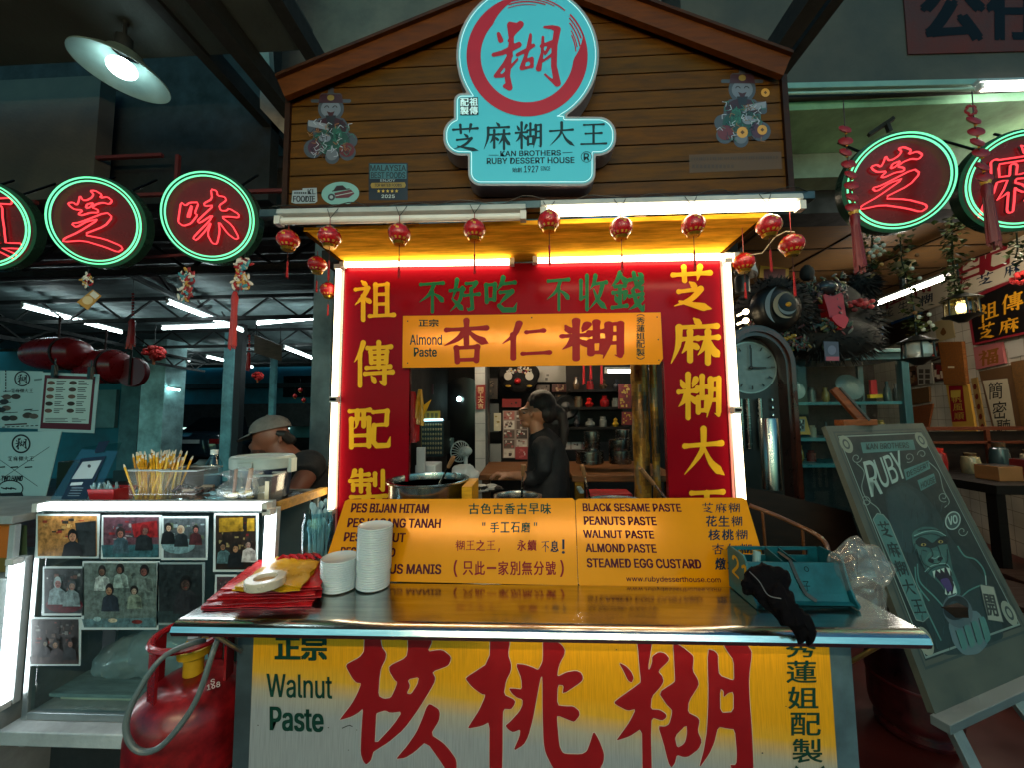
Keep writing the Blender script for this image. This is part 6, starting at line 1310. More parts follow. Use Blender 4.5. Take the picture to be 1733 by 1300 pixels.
for s in ('1546,908 1564,901 1584,900 1600,908', '1574,944 1582,946 1588,942', '1612,985 1618,1005 1604,1012', '1564,969 1577,958 1600,955 1609,968'): el(smooth(zz(s, 0, 0, 1)), 1.2, C('#7fa39a'), .0021)
eb(sm('1547,918 1556,909 1568,913 1577,921 1588,911 1600,907 1606,914 1602,922 1590,923 1578,929 1566,927 1555,927'), C('#12201f'), .0016)
eb(sm('1570,938 1580,932 1592,936 1600,950 1594,958 1580,962 1570,958 1564,950'), C('#3a625c'), .0014); eb(ell(1575, 950, 5, 3.4, 10, .3), C('#0c1414'), .0024); eb(ell(1590, 947, 5, 3.4, 10, -.4), C('#0c1414'), .0024)
for x, y in ((1562, 923), (1591, 918)): eb(ell(x, y, 4.4, 2.6, 12), C('#8a7a3c'), .0020); eb(ell(x, y, 1.8, 2, 8), C('#0a0f0f'), .0026)
eb(sm('1575,968 1602,960 1608,972 1618,1002 1606,1010 1594,990'), C('#160f1e'), .0018); eb(sm('1588,982 1604,978 1612,998 1604,1004'), C('#3a2a5c'), .0020)
for t_ in ([(1577, 968), (1582, 966), (1580, 980)], [(1584, 966), (1590, 964), (1590, 971)], [(1591, 964), (1597, 962), (1597, 970)], [(1600, 961), (1606, 963), (1607, 976)], [(1598, 1006), (1602, 1008), (1599, 996)], [(1603, 1008), (1609, 1007), (1607, 1001)], [(1611, 1006), (1618, 1004), (1614, 990)]): eb(t_, C('#a9bdb0'), .0023)
for s in ('1552,955 1556,985 1580,1010 1598,1030', '1548,960 1552,990 1572,1018', '1620,925 1632,942 1650,948 1664,965 1668,985', '1556,1000 1566,1030 1580,1060 1592,1085', '1626,1012 1640,1000 1662,990'): el(smooth(zz(s, 0, 0, 1)), 2.4, F3, .0014)
random.seed(21)
for i in range(90):
    x, y = random.uniform(1510, 1600), random.uniform(835, 1090)
    if 1540 < x < 1628 and 895 < y < 1015: continue
    x += (y-835)*.22; el([(x, y), (x+random.uniform(-3, 3), y+random.uniform(8, 20))], .9, C(random.choice(['#1f3a3a', '#0c1818', '#274644'])), .0013)
eb(ell(1620, 1035, 24, 30, 24, -.5), C('#46555a'), .0016); eb(ell(1617, 1030, 22, 20, 24, -.5), C('#121c1e'), .0019); eb(ell(1614, 1026, 9, 8, 14), C('#24363a'), .0021)
eb(sm('1602,1052 1650,1030 1672,1060 1672,1090 1655,1108 1630,1110 1612,1090'), C('#51666a'), .0015)
for k in range(4): x = 1616+k*13; eb(sm('%d,%d %d,%d %d,%d %d,%d' % (x, 1068-k*7, x+10, 1064-k*7, x+22, 1096-k*5, x+12, 1104-k*4)), F3, .0020); el(smooth([(x, 1068-k*7), (x+10, 1098-k*5)]), 1.3, C('#0f1b1b'), .0024)
eb(ell(1612, 882, 13, 16, 24, .3), C('#8fa39a'), .0014); eb(ell(1612, 882, 11, 14, 24, .3), C('#2a3f3c'), .0017); txt(m, ep, 'VO', (1605, 890), (1620, 886), (1603, 876), .0021, .03, C('#8fa39a'))
eb([(1657, 990), (1681, 994), (1697, 1054), (1671, 1050)], C('#8b8f80'), .0020); el([(1657, 990), (1681, 994), (1697, 1054), (1671, 1050), (1657, 990)], 1.2, C('#3a4440'), .0024); el([(1667, 975), (1668, 992)], 1.5, RB, .002)
txt(m, ep, '開', (1671, 1042), (1689, 1044), (1663, 1006), .0024, .02, C('#2a2f2c'))
make('painting', m, paint(.55, mott=.12), ea.children[0], smooth=False, fix=False)
m = MB(C('#6d7b7c'))
def leg(a, b): m.beam(a, b, .04, .025, up=(0, 1, 0))
bx = lambda u, v, dy=.03: eo(u, v, -dy)
leg(bx(.12, .03), V((1.44, 1.20, 0))); leg(bx(.6, .03), V((1.98, 1.43, 0))); make('leg', m, paint(.45, mott=.2), ea, bev=.002)
m = MB(C('#5f6c6e')); m.beam(eo(-.02, -.02, .012), eo(1.02, -.02, .012), .05, .03); make('ledge', m, satin, ea, bev=.002)
m = MB(C('#8a4a26')); a = eo(.32, 1.0, 0); m.beam(a+V((-.10, .0, .012)), a+V((.10, .04, .012)), .05, .030); m.beam(a+V((.03, .02, .02)), a+V((-.07, .06, .19)), .035, .022, C('#7a4022'), up=(0, 1, 0)); m.beam(a+V((.055, .012, .02)), a+V((-.045, .052, .195)), .012, .026, C('#4c4a48'), up=(0, 1, 0)); make('top_clamp', m, wood, ea, bev=.003)
gas2 = gas('red gas cylinder behind the easel board, shade put into its dark red', V((P(1545, 1180, 1.95).x, 1.95, .02)), .16, C('#3c090c'))  # red darkened to put the surrounding shade into the paint

# wooden bench behind the basket
be = thing('wooden_bench', 'dark carved wooden bench with curved arm rail behind the teal basket', 'bench', (1.2, 1.9, 0)); m = MB(C('#1d120c'))
m.slab([[(1262, 826), (1300, 832), (1440, 868), (1452, 905), (1452, 1000), (1262, 1000)]], lambda x, y, o: P(x, y, 1.95-o), .03); make('back_panel', m, wood, be)
m = MB(C('#5a3416')); m.tube(smooth([P(1268, 856, 1.75), P(1310, 872, 1.72), P(1350, 890, 1.68), P(1380, 905, 1.62), P(1398, 922, 1.58), P(1402, 950, 1.56)]), .009, 10); m.tube([P(1290, 865, 1.74), P(1296, 935, 1.74)], .006, 8); m.tube([P(1358, 895, 1.67), P(1362, 960, 1.67)], .006, 8); make('arm_rail', m, paint(.3, mott=.3, coat=.4), be)
m = MB(C('#2a1a10')); m.box((1.05, 1.66, .66), (1.75, 1.94, .70)); make('seat', m, wood, be)
m = MB(C('#9aa3a0')); c = P(1304, 780, 2.05); m.lathe([(.045, 0), (.045, .36), (.042, .365), (0, .365)], (c.x, 2.05, 1.09), 28); solo('steel_tube', m, paint(.22, metal=1, mott=.1), 'shiny upright steel cylinder beside the clock', 'cylinder')

# grandfather clock
ck = thing('grandfather_clock', 'tall dark grandfather clock with arched top right of the red surround', 'clock', (1.35, 2.3, 0)); yc = 2.3; DB = C('#2e1712')
cc_ = P(1268, 622, yc); rx = .215
def arch(r, z0, n=18): return [(cc_.x-r, z0)]+[(cc_.x-r*math.cos(math.pi*k/n), cc_.z+r*math.sin(math.pi*k/n)*1.12) for k in range(n+1)]+[(cc_.x+r, z0)]
m = MB(DB); m.slab([arch(rx, 0.0), arch(rx-.055, .7)], lambda x, z, o: V((x, yc-o, z)), .08); m.slab([arch(rx-.012, 0), arch(rx-.035, .68)], lambda x, z, o: V((x, yc-.0805-o, z)), .014, C('#47241a')); m.box((cc_.x-rx, yc+.001, 0), (cc_.x+rx, yc+.28, cc_.z)); make('case', m, paint(.3, mott=.35, coat=.4), ck)
m = MB(C('#1a2426')); m.flat([arch(rx-.056, .7)], lambda x, z: V((x, yc-.002, z))); make('back_plate', m, satin, ck)
m = MB(C('#5c7276')); m.lathe([(0, -.014), (.150, -.014), (.150, 0)], V((cc_.x, yc-.004, cc_.z)), 40, M=Matrix.Rotation(R(90), 3, 'X')); make('dial', m, paint(.35, mott=.25), ck)
m = MB(C('#8b9a98')); m.lathe([(.150, -.02), (.158, -.02), (.158, .0), (.150, 0), (.150, -.02)], V((cc_.x, yc-.004, cc_.z)), 40, M=Matrix.Rotation(R(90), 3, 'X')); make('bezel', m, dsteel, ck)
m = MB(C('#0b0e0f')); dc = V((cc_.x, yc-.022, cc_.z))
for k in range(12): a = R(30*k); d = V((math.sin(a), 0, math.cos(a))); m.beam(dc+d*.112, dc+d*.135, .007, .003, up=(0, 1, 0))
m.beam(dc-V((.012, 0, 0)), dc+V((.085, 0, -.004)), .010, .004, up=(0, 1, 0)); m.beam(dc-V((0, 0, .014)), dc+V((.004, 0, .115)), .007, .004, up=(0, 1, 0)); m.ball(dc, (.012, .004, .012), 10, 6); make('hands', m, satin, ck)
m = MB(C('#8f9896'))
for x in (-.08, -.04, .03): m.tube([V((cc_.x+x, yc-.03, cc_.z-.19)), V((cc_.x+x, yc-.03, cc_.z-.48))], .014, 10)
for i in range(7): m.ball(V((cc_.x+.11, yc-.02, cc_.z-.20-.045*i)), (.008, .006, .016), 8, 5, C('#b9c0bc'))
make('weights', m, steel, ck)
m = MB(C('#b9a27a')); m.lathe([(.0, .06), (.03, .055), (.05, .02), (.058, 0), (.05, -.004), (.0, .04)], P(1262, 462, 2.0), 20, C('#9a9a9c'), M=Matrix.Rotation(R(20), 3, 'Y')); m.tube([P(1262, 455, 2.0), P(1255, 420, 2.1)], .008, 6, C('#3a3c3e')); m.lathe([(.035, -.05), (.035, .03), (.03, .04)], P(1256, 480, 2.02), 16, C('#17191b')); solo('shaded_lamp', m, satin, 'small dull metal lamp behind the lantern at the surround corner', 'lamp')
for y, l in ((527, 'upper'), (542, 'lower')): m = MB(); m.ball(P(1262, y, 2.6), .02, 10, 7); m.tube([P(1262, y, 2.6), P(1262, y, 2.6)+V((0, .1, 0))], .008, 6); solo('bulb', m, emit((1, .78, .45), 4), l+' small glowing bulb between surround and lion head', 'lamp', 'bulbs beside the surround')
m = MB(C('#b5882e')); p_ = FP(3.6); m.slab([[(1285, 450), (1333, 455), (1332, 478), (1283, 470)]], lambda x, y, o: p_(x, y, o), .02); rect(m, p_, 1290, 456, 1327, 473, .021, C('#5a1418')); solo('gilt_frame', m, print_, 'red plaque in a gold frame high above the lion head', 'frame')

# teal cabinet
YC = 3.3; cb = thing('teal_cabinet', 'teal framed glass cabinet carrying the lion head', 'cabinet', (2.7, 3.4, 0)); TC = C('#1d4a50')
def fx(x, y=YC): return P(x, 690, y).x
def fz(y_, y=YC): return P(1440, y_, y).z
X0, X1, ZT2, ZB = fx(1318), fx(1545), fz(597), .1
m = MB(TC)
m.box((X0, YC, ZT2-.06), (X1, YC+.5, ZT2)); m.box((X0-.03, YC-.03, ZT2+.001), (X1+.03, YC+.5, ZT2+.03), C('#6f8f90')); m.box((X1-.06, YC, ZB), (X1, YC+.06, ZT2-.061)); m.box((X0, YC, ZB), (X0+.06, YC+.06, ZT2-.061)); m.box((X1-.05, YC+.44, ZB), (X1, YC+.5, ZT2-.061)); m.box((X0, YC, ZB), (X1, YC+.5, ZB+.08)); make('frame', m, paint(.4, mott=.2), cb, bev=.004)
m = MB(C('#2f6a70'))
for y_ in (683, 745, 790): z = fz(y_); m.box((X0+.061, YC+.02, z-.012), (X1-.061, YC+.43, z+.012))
make('shelf', m, paint(.3), cb); m = MB(C('#0e1617')); m.box((X0+.06, YC+.45, ZB+.09), (X1-.06, YC+.47, ZT2-.062)); make('back_board', m, matte, cb)
m = MB(W1); m.quad((X0+.06, YC+.012, ZB+.1), (X1-.06, YC+.012, ZB+.1), (X1-.06, YC+.012, ZT2-.07), (X0+.06, YC+.012, ZT2-.07)); make('front_glass', m, pane((.82, .95, .95), .15), cb)
p_ = FP(YC+.15); m = MB(C('#a8813c')); m.slab([[(1336, 707), (1362, 706), (1370, 736), (1338, 736)]], lambda x, y, o: p_(x, y, o), .015); rect(m, p_, 1340, 710, 1360, 731, .016, C('#6f7a78')); random.seed(5)
for i in range(18): rect(m, p_, *(lambda x, y: (x, y, x+3, y+4))(random.uniform(1340, 1356), random.uniform(711, 727)), .017+i*.0001, C(random.choice(['#1a1c1c', '#3a3434', '#b9bdb6'])))
solo('framed_photo', m, print_, 'small gold framed photo on a shelf of the teal cabinet', 'frame')
m = MB(C('#b3171e')); m.slab([[(1470, 643), (1480, 642), (1482, 668), (1471, 668)]], lambda x, y, o: p_(x, y, o), .02); m.slab([[(1467, 669), (1488, 668), (1489, 674), (1468, 675)]], lambda x, y, o: p_(x, y, o), .03, C('#c99a18')); solo('red_card', m, print_, 'red and yellow card standing in the teal cabinet', 'card')
m = MB(C('#54686a')); m.lathe([(0, -.02), (.11, -.02), (.12, 0), (.10, .01), (0, .004)], p_(1438, 655), 24, M=Matrix.Rotation(R(75), 3, 'X')); solo('display_plate', m, paint(.2, coat=.5), 'large round plate propped on the top shelf of the teal cabinet', 'plate', 'plates in the teal cabinet'); m = MB(); m.lathe([(0, -.02), (.08, -.02), (.09, 0), (.07, .01), (0, .004)], p_(1345, 660), 24, C('#6f8486'), M=Matrix.Rotation(R(75), 3, 'X')); solo('display_plate', m, paint(.2, coat=.5), 'small round plate beside the clock on the top cabinet shelf', 'plate', 'plates in the teal cabinet')
random.seed(31)
for i, x in enumerate((1395, 1425, 1448, 1503, 1518)):
    c = p_(x, 680 if i < 3 else 682); c.z = fz(745)+.014 if i < 3 else fz(683)+.014; r = random.uniform(.025, .04); h = random.uniform(.12, .2); m = MB(C(random.choice(['#31474a', '#4a3a30', '#6a7674', '#2a3236']))); m.lathe([(r, 0), (r*1.1, h*.3), (r*.8, h*.62), (r*.4, h*.75), (r*.42, h), (0, h)], c, 18)
    solo('ornament_bottle', m, gloss, ['dark jar left of three on the middle cabinet shelf', 'dark jar in the middle of the cabinet shelf', 'dark jar right of three on the middle cabinet shelf', 'small jar behind the wooden easel clamp', 'small jar at the right end of the top cabinet shelf'][i], 'jar', 'jars in the teal cabinet')

# lion dance head
li = thing('lion_dance_head', 'black furry lion dance head with red nose, resting on the teal cabinet', 'lion head', (2.2, 3.1, 2.0)); yl = 2.95
Q = lambda x, y, d=0: P(x, y, yl+d)
m = MB(C('#0c0b0c'))
m.ball(Q(1308, 528, -.05), (.27, .22, .26), 20, 12); m.ball(Q(1400, 575, .0), (.36, .22, .16), 18, 10); m.ball(Q(1448, 545, .1), (.16, .16, .22), 14, 9); m.ball(Q(1400, 520, .1), (.24, .18, .20), 14, 9); m.ball(Q(1290, 570, .02), (.2, .16, .12), 14, 8)
m.ball(Q(1458, 480, .12), (.10, .08, .11), 12, 8); m.ball(Q(1366, 462, .05), (.06, .05, .08), 10, 7); b = blend(m, .03, 3); make('head', b, paint(.9, mott=.3), li, ang=90)
m = MB(C('#0a090a')); random.seed(17)
for i in range(1500):                               # tufts of fur
    o, r = random.choice([(Q(1308, 528, -.05), (.27, .22, .26)), (Q(1400, 580, .0), (.36, .2, .14)), (Q(1448, 545, .1), (.16, .16, .22)), (Q(1458, 480, .12), (.10, .08, .11)), (Q(1308, 528, -.05), (.27, .22, .26))])
    a, s = random.uniform(0, 6.28), random.uniform(-1, 1); q = math.sqrt(1-s*s); d = V((q*math.cos(a), -abs(q*math.sin(a)), s)); p = o+V((d.x*r[0], d.y*r[1], d.z*r[2]))*.97
    e = p+d*random.uniform(.03, .07)+V((random.uniform(-.02, .02), 0, -.025)); t_ = d.cross(V((random.uniform(-1, 1), random.uniform(-1, 1), .3))).normalized()*.007; m.add([p-t_, p+t_, e], [(0, 1, 2)], C(random.choice(['#0a090a', '#151314', '#1e1b1c'])))
make('fur', m, paint(.85), li, fix=False, smooth=False)
pe = Pl(Q(1316, 520, -.29), (-.12, -1, .05)); m = MB(C('#7f858a'))
def band(cx, cy, r0, r1, a0, a1, col, off): 
    n = 20; m.flat([[(cx+r0*math.cos(R(a0+(a1-a0)*k/n)), cy+r0*math.sin(R(a0+(a1-a0)*k/n))) for k in range(n+1)]+[(cx+(r0+(r1-r0)*math.sin(math.pi*k/n))*math.cos(R(a0+(a1-a0)*k/n)), cy+(r0+(r1-r0)*math.sin(math.pi*k/n))*math.sin(R(a0+(a1-a0)*k/n))) for k in range(n, -1, -1)]], lambda x, y: pe(x, y, off), col)
m.lathe([(0, .05), (.10, .045), (.155, .02), (.17, -.03)], pe(1318, 520, 0)+V((.0, .02, 0)), 30, C('#0b0b0c'), M=Matrix.Rotation(R(90), 3, 'X'))
band(1322, 520, 34, 26, 120, 245, C('#6c7378'), .055); band(1323, 520, 22, 14, 60, 285, C('#8a7a62'), .058); band(1325, 520, 16, 11, 20, 190, C('#6c7378'), .062)
m.ball(pe(1325, 520, .07), .017, 12, 8, C('#c99a2c')); make('eye', m, paint(.35, metal=.2), li, ang=60)
m = MB(C('#4c4c50')); m.ball(Q(1397, 488, -.14), (.085, .07, .06), 16, 10); make('horn_boss', m, paint(.22, metal=.5), li)
m = MB(C('#a5121a')); pn = Pl(Q(1410, 525, -.20), (0, -1, .1)); m.slab([sm('1390,497 1408,502 1424,494 1428,522 1432,548 1420,560 1404,545 1398,520')], lambda x, y, o: pn(x, y, o-.06), .07); m.slab([sm('1400,538 1416,532 1432,540 1424,558 1412,552')], lambda x, y, o: pn(x, y, o+.01), .02, C('#c01c26')); make('nose', m, paint(.4, coat=.3), li, bev=.006)
m = MB(C('#143a22')); random.seed(23)
for i in range(420):
    x, y = random.choice([(random.gauss(1380, 14), random.gauss(492, 11)), (random.gauss(1410, 20), random.gauss(550, 7)), (random.gauss(1300, 24), random.gauss(567, 7)), (random.gauss(1275, 8), random.gauss(562, 9)), (random.gauss(1345, 20), random.gauss(580, 6)), (random.gauss(1422, 6), random.gauss(490, 13))])
    c = Q(x, y, -.24+abs(y-540)*.0012+random.uniform(0, .02)); k = random.uniform(.006, .015); m.ball(c, (k*2.2, k*.5, k*.7), 6, 4, C(random.choice(['#0f2e1c', '#5a0e14', '#7a6220', '#0c0c0d', '#143434', '#5a5a52', '#45090d', '#0c0c0d', '#0c0c0d', '#2a3614'])), M=Matrix.Rotation(random.uniform(0, 3), 3, 'Y'))
for x in range(1280, 1350, 7): m.ball(Q(x, 563+12*math.sin((x-1280)/23), -.26), (.022, .012, .014), 8, 5, C('#8a6f1c'))
make('trim', m, paint(.4, mott=.2), li)
m = MB(C('#b03a44')); random.seed(2)
for i in range(26): c = Q(random.gauss(1455, 9), random.gauss(512, 5), -.10+random.uniform(-.02, .02)); m.ball(c, (.022, .014, .016), 8, 5, C(random.choice(['#b03a44', '#8f1a22', '#c4646a', '#6a2a30'])))
make('pompom', m, cloth, li)
pk = FP(2.62); m = MB(C('#4a4658')); m.slab([[(1393, 577), (1418, 578), (1420, 610), (1396, 610)]], lambda x, y, o: pk(x, y, o), .004); poly(m, pk, ell(1407, 592, 7, 8), .0045, C('#6f6a80')); rect(m, pk, 1397, 603, 1419, 610, .005, C('#a84a5a')); solo('hanging_card', m, print_, 'faded violet card hanging under the lion head chin', 'card')
c = Q(1480, 580, .35); m = MB(C('#8a1c20')); z0 = ZT2+.032; m.lathe([(.075, 0), (.08, .01), (.08, .16), (.075, .17), (0, .17)], V((c.x, 3.45, z0)), 28); m.lathe([(.081, .11), (.081, .15)], V((c.x, 3.45, z0)), 28, C('#b38a2c'))
pm = FP(3.365)
for s, col in (('1468,556 1476,550 1484,556 1492,550 1497,556 1494,566 1470,566', '#2a4a6a'), ('1468,572 1482,568 1497,572 1490,580 1474,580', '#c9cdc6'), ('1472,574 1482,572 1493,574 1486,577 1478,577', '#14161a')): poly(m, pm, zz(s, 0, 0, 1), .001, C(col))
for x in (1476, 1489): poly(m, pm, ell(x, 560, 4, 4, 12), .002, C('#d0d4ce')); poly(m, pm, ell(x, 560, 1.8, 1.8, 8), .003, C('#0c0c10'))
solo('painted_tin', m, paint(.35), 'round tin painted with a red and blue opera face on the cabinet', 'tin')

# tiled wall at the right, with everything hung on it
def tiles():
    m_, N, L = _mat('cream_tiles'); out = N.new('ShaderNodeOutputMaterial'); b = N.new('ShaderNodeBsdfPrincipled'); b.inputs['Roughness'].default_value = .3
    tc = N.new('ShaderNodeTexCoord'); mp = N.new('ShaderNodeMapping'); mp.inputs['Rotation'].default_value = (R(90), 0, 0); L.new(tc.outputs['Object'], mp.inputs[0])
    br = N.new('ShaderNodeTexBrick'); br.offset = 0; br.inputs['Scale'].default_value = 1; br.inputs['Brick Width'].default_value = .15; br.inputs['Row Height'].default_value = .15; br.inputs['Mortar Size'].default_value = .003
    br.inputs['Color1'].default_value = (*C('#c9bda6'), 1); br.inputs['Color2'].default_value = (*C('#bfb197'), 1); br.inputs['Mortar'].default_value = (*C('#6a5a44'), 1)
    L.new(mp.outputs[0], br.inputs[0]); n = N.new('ShaderNodeTexNoise'); n.inputs['Scale'].default_value = 2.2; n.inputs['Detail'].default_value = 6; L.new(tc.outputs['Object'], n.inputs[0])
    mr = N.new('ShaderNodeMapRange'); mr.inputs[1].default_value = .35; mr.inputs[2].default_value = .65; mr.inputs[3].default_value = .62; mr.inputs[4].default_value = 1.05; L.new(n.outputs[0], mr.inputs[0])
    mu = N.new('ShaderNodeMix'); mu.data_type = 'RGBA'; mu.blend_type = 'MULTIPLY'; mu.inputs[0].default_value = 1; L.new(br.outputs[0], mu.inputs[6]); L.new(mr.outputs[0], mu.inputs[7]); L.new(mu.outputs[2], b.inputs['Base Color']); L.new(b.outputs[0], out.inputs[0]); return m_
WO, WDIR = V((4.7, 3.6, 0)), V((.35, .936, 0)).normalized(); WN = V((-WDIR.y, WDIR.x, 0))
m = MB(); L_ = lambda s, z, o=0: V((s, -o, z)); m.box((-2.5, -.1, 0), (6, 0, 3.11)); wl = make('tiled_wall', m, tiles()); wl.location = WO; wl.rotation_euler = (0, 0, math.atan2(WDIR.y, WDIR.x)); tag(wl, 'cream tiled side wall of the coffee shop at the right', 'wall')
wp2 = Pl(WO, WN)
def hung(name, label, cat, pts, col, th=.03, draw=None, mat=None, group=None):
    t = thing(name, label, cat, wp2(*pts[0])); m = MB(C(col)); m.slab([pts], lambda x, y, o: wp2(x, y, .004+o), th); make('panel', m, mat or print_, t)
    if draw: m = MB(); draw(m, th+.005); make('print', m, vinyl, t.children[0], smooth=False, fix=False)
    return t
def q4(m, o, ch, x0, y0, x1, y1, col, s=-.38, b=.02, fat=1.1):
    def to(x, y): return wp2(x0+(x1-x0)*x/100, y0+(y1-y0)*y/100+s*(x1-x0)*(x-50)/100, o)
    if ch in GL: m.flat(glyph(ch, fat), to, col)
    else:
        pts, tr = text2d(ch, b); m.add([to(x*100, 100-y*100) for x, y in pts], tr, col)
RD, BL, GD = C('#7c1a22'), C('#16263a'), C('#c98a1c')
hung('long_sign', 'long cream sign with big red characters under the shop ceiling', 'sign', [(1462, 498), (1790, 358), (1790, 450), (1500, 549), (1462, 560)], '#c4b496', .05, lambda m, o: [q4(m, o, *a) for a in (('祖', 1500, 480, 1540, 516, RD), ('傳', 1552, 455, 1592, 497, RD), ('配', 1628, 408, 1725, 464, RD, -.36), ('花', 1502, 519, 1520, 536, BL), ('生', 1528, 508, 1546, 526, BL), ('糊', 1565, 497, 1588, 514, BL), ('吃', 1632, 472, 1652, 490, RD), ('芝', 1664, 461, 1694, 480, BL), ('麻', 1712, 443, 1740, 464, BL))])
hung('black_plaque', 'black plaque with four gold characters and red border', 'sign', [(1645, 505), (1800, 436), (1800, 552), (1658, 583)], '#7c1a22', .05, lambda m, o: (poly(m, wp2, [(1651, 508), (1800, 444), (1800, 548), (1662, 579)], o, C('#14100e')), [q4(m, o+.003, *a) for a in (('祖', 1668, 510, 1703, 541, GD, -.3), ('傳', 1708, 494, 1746, 526, GD, -.3), ('芝', 1668, 545, 1697, 572, GD, -.25), ('麻', 1704, 536, 1738, 562, GD, -.25))]))
hung('pink_plaque', 'square pink plaque with one gold character, under the black plaque', 'sign', [(1652, 587), (1700, 578), (1706, 614), (1657, 625)], '#9a5450', .02, lambda m, o: q4(m, o, '福', 1662, 590, 1696, 616, C('#7a4a18'), -.18, fat=1.3))
hung('scroll', 'hanging calligraphy scroll on brown mount below the pink plaque', 'scroll', [(1660, 628), (1714, 617), (1740, 738), (1688, 746)], '#5c4026', .012, lambda m, o: (poly(m, wp2, [(1667, 644), (1709, 640), (1725, 734), (1690, 738)], o, C('#b3a384')), [q4(m, o+.002, ch, x, y, x+24, y+30, C('#23221f'), -.1, .01, 1.1) for ch, x, y in (('簡', 1677, 646), ('密', 1684, 680), ('聽', 1691, 710))]))
hung('beige_paper', 'plain beige paper with a brown leaf shape on the tiles', 'paper', [(1582, 545), (1612, 535), (1618, 570), (1588, 578)], '#a58f62', .004, lambda m, o: poly(m, wp2, chaikin([(1598, 552), (1604, 562), (1598, 568), (1592, 563)]), o, C('#6a4422')))
hung('wooden_plank', 'upright brown wooden panel leaning on the tiled wall', 'panel', [(1594, 578), (1634, 577), (1642, 652), (1604, 652)], '#8a5224', .03, lambda m, o: poly(m, wp2, [(1611, 619), (1622, 619), (1622, 622), (1611, 622)], o, C('#c9b48a')), wood)
hung('long_dark_plaque', 'long dark wooden plaque with a blue strip along its top', 'plaque', [(1492, 555), (1572, 522), (1576, 560), (1498, 588)], '#2c1a10', .04, lambda m, o: poly(m, wp2, [(1514, 543), (1568, 522), (1569, 529), (1515, 549)], o, C('#1a4a7a')), wood)
hung('couplet_banner', 'red couplet banner with four gold characters on a yellow board', 'banner', [(1605, 652), (1642, 650), (1660, 752), (1622, 752)], '#b98a34', .02, lambda m, o: (poly(m, wp2, [(1610, 654), (1634, 653), (1641, 714), (1616, 715)], o, C('#7c101c')), [q4(m, o+.002, ch, x, y, x+17, y+12, C('#b9983c'), -.05) for ch, x, y in (('一', 1614, 661), ('帆', 1616, 670), ('風', 1618, 684), ('順', 1620, 699))]))
random.seed(41)
def clutter(cols, x0, y0, x1, y1): return lambda m, o: [rect(m, wp2, *(lambda x, y: (x, y, x+random.uniform(3, 9), y+random.uniform(3, 9)))(random.uniform(x0, x1-6), random.uniform(y0, y1-6)), o+i*.0003, C(random.choice(cols))) for i in range(30)]
hung('framed_picture', 'brown framed picture of people, left of three small pictures', 'picture', [(1537, 622), (1553, 617), (1557, 652), (1541, 656)], '#4a2c1a', .02, clutter(['#7a4a30', '#2a1c16', '#8a6a4a', '#a5806a'], 1540, 624, 1554, 650))
hung('framed_picture', 'white framed sheet of six small pictures, middle of three', 'picture', [(1555, 620), (1580, 614), (1584, 648), (1558, 654)], '#a59c8a', .02, lambda m, o: [rect(m, wp2, x, y, x+8, y+7, o, C('#4a4238')) for x in (1559, 1570) for y in (624, 633, 642)])
hung('framed_picture', 'dark framed red picture, right of three small pictures', 'picture', [(1583, 614), (1606, 611), (1609, 641), (1586, 646)], '#3a2018', .02, clutter(['#6a2420', '#8a5a44', '#2a1814', '#b9a58a'], 1586, 616, 1605, 640))
hung('small_board', 'small plain tan board below the three pictures', 'board', [(1545, 660), (1576, 655), (1577, 681), (1546, 686)], '#6a4a2a', .02, None, wood)
hung('brown_door', 'brown wooden panel below the small tan board', 'panel', [(1545, 690), (1582, 684), (1570, 748), (1545, 752)], '#8a4c2a', .02, None, wood)
hung('torn_notice', 'torn white paper notice beside the pink plaque', 'paper', [(1703, 580), (1733, 571), (1735, 600), (1710, 606)], '#a59c8c', .004)
hung('side_plank', 'tan plank at the right edge beside the scroll', 'panel', [(1716, 612), (1760, 604), (1775, 740), (1738, 742)], '#6f4c28', .02, None, wood)
m = MB(C('#120d0b'));  t = thing('tea_table', 'dark wooden table with rails and boxes below the scroll', 'table', (3.6, 3.0, 0))
m.box((3.1, 2.7, .92), (5.2, 3.4, .98)); 
for x in (3.15, 3.9, 4.9): m.box((x, 2.75, 0), (x+.06, 2.81, .92))
m.box((3.1, 3.36, .98), (5.2, 3.4, 1.30), C('#1c1410')); make('top', m, wood, t); m = MB(C('#5a2a18')); m.box((3.1, 3.34, 1.31), (5.2, 3.37, 1.34)); m.box((3.1, 3.34, 1.20), (5.2, 3.36, 1.22))
for x in (3.12, 3.8, 4.5): m.box((x, 3.34, .98), (x+.03, 3.36, 1.31))
make('rail', m, wood, t)
random.seed(19)
for i, (x, w_, h, col, l) in enumerate(((3.3, .16, .10, '#8a5a34', 'tan carton on the dark table, left of the row'), (3.55, .12, .14, '#6a1c1c', 'red tin on the dark table'), (3.8, .22, .07, '#3c4046', 'grey tray of cups on the dark table'), (4.15, .14, .09, '#7a7468', 'pale box at the right of the dark table'))):
    m = MB(C(col)); m.box((x, 2.85, .981), (x+w_, 3.0, .981+h)); m.box((x+.01, 2.86, .981+h), (x+w_-.01, 2.99, .985+h), C('#2a2420')); solo('table_box', m, print_, l, 'box', 'boxes on the dark table', bev=.004)
m = MB(C('#191310')); m.box((1.2, 6.6, 0), (7, 6.8, 3.1)); solo('shop_end_wall', m, dirty, 'dark rear wall of the coffee shop behind the cabinet', 'wall')
m = MB(C('#2a1c14')); m.box((2.9, 4.2, 0), (3.6, 4.6, 1.5)); m.box((2.95, 4.195, .8), (3.55, 4.2, 1.45), C('#5a3018')); solo('dark_cupboard', m, wood, 'dark cupboard between cabinet and tiled wall', 'cupboard')
batten('tube_light', 'slanting ceiling tube before the long cream sign', P(1480, 515, 4.3), P(1604, 468, 3.5), r=.016, s=26, col=(1, .92, .8), back=.04)
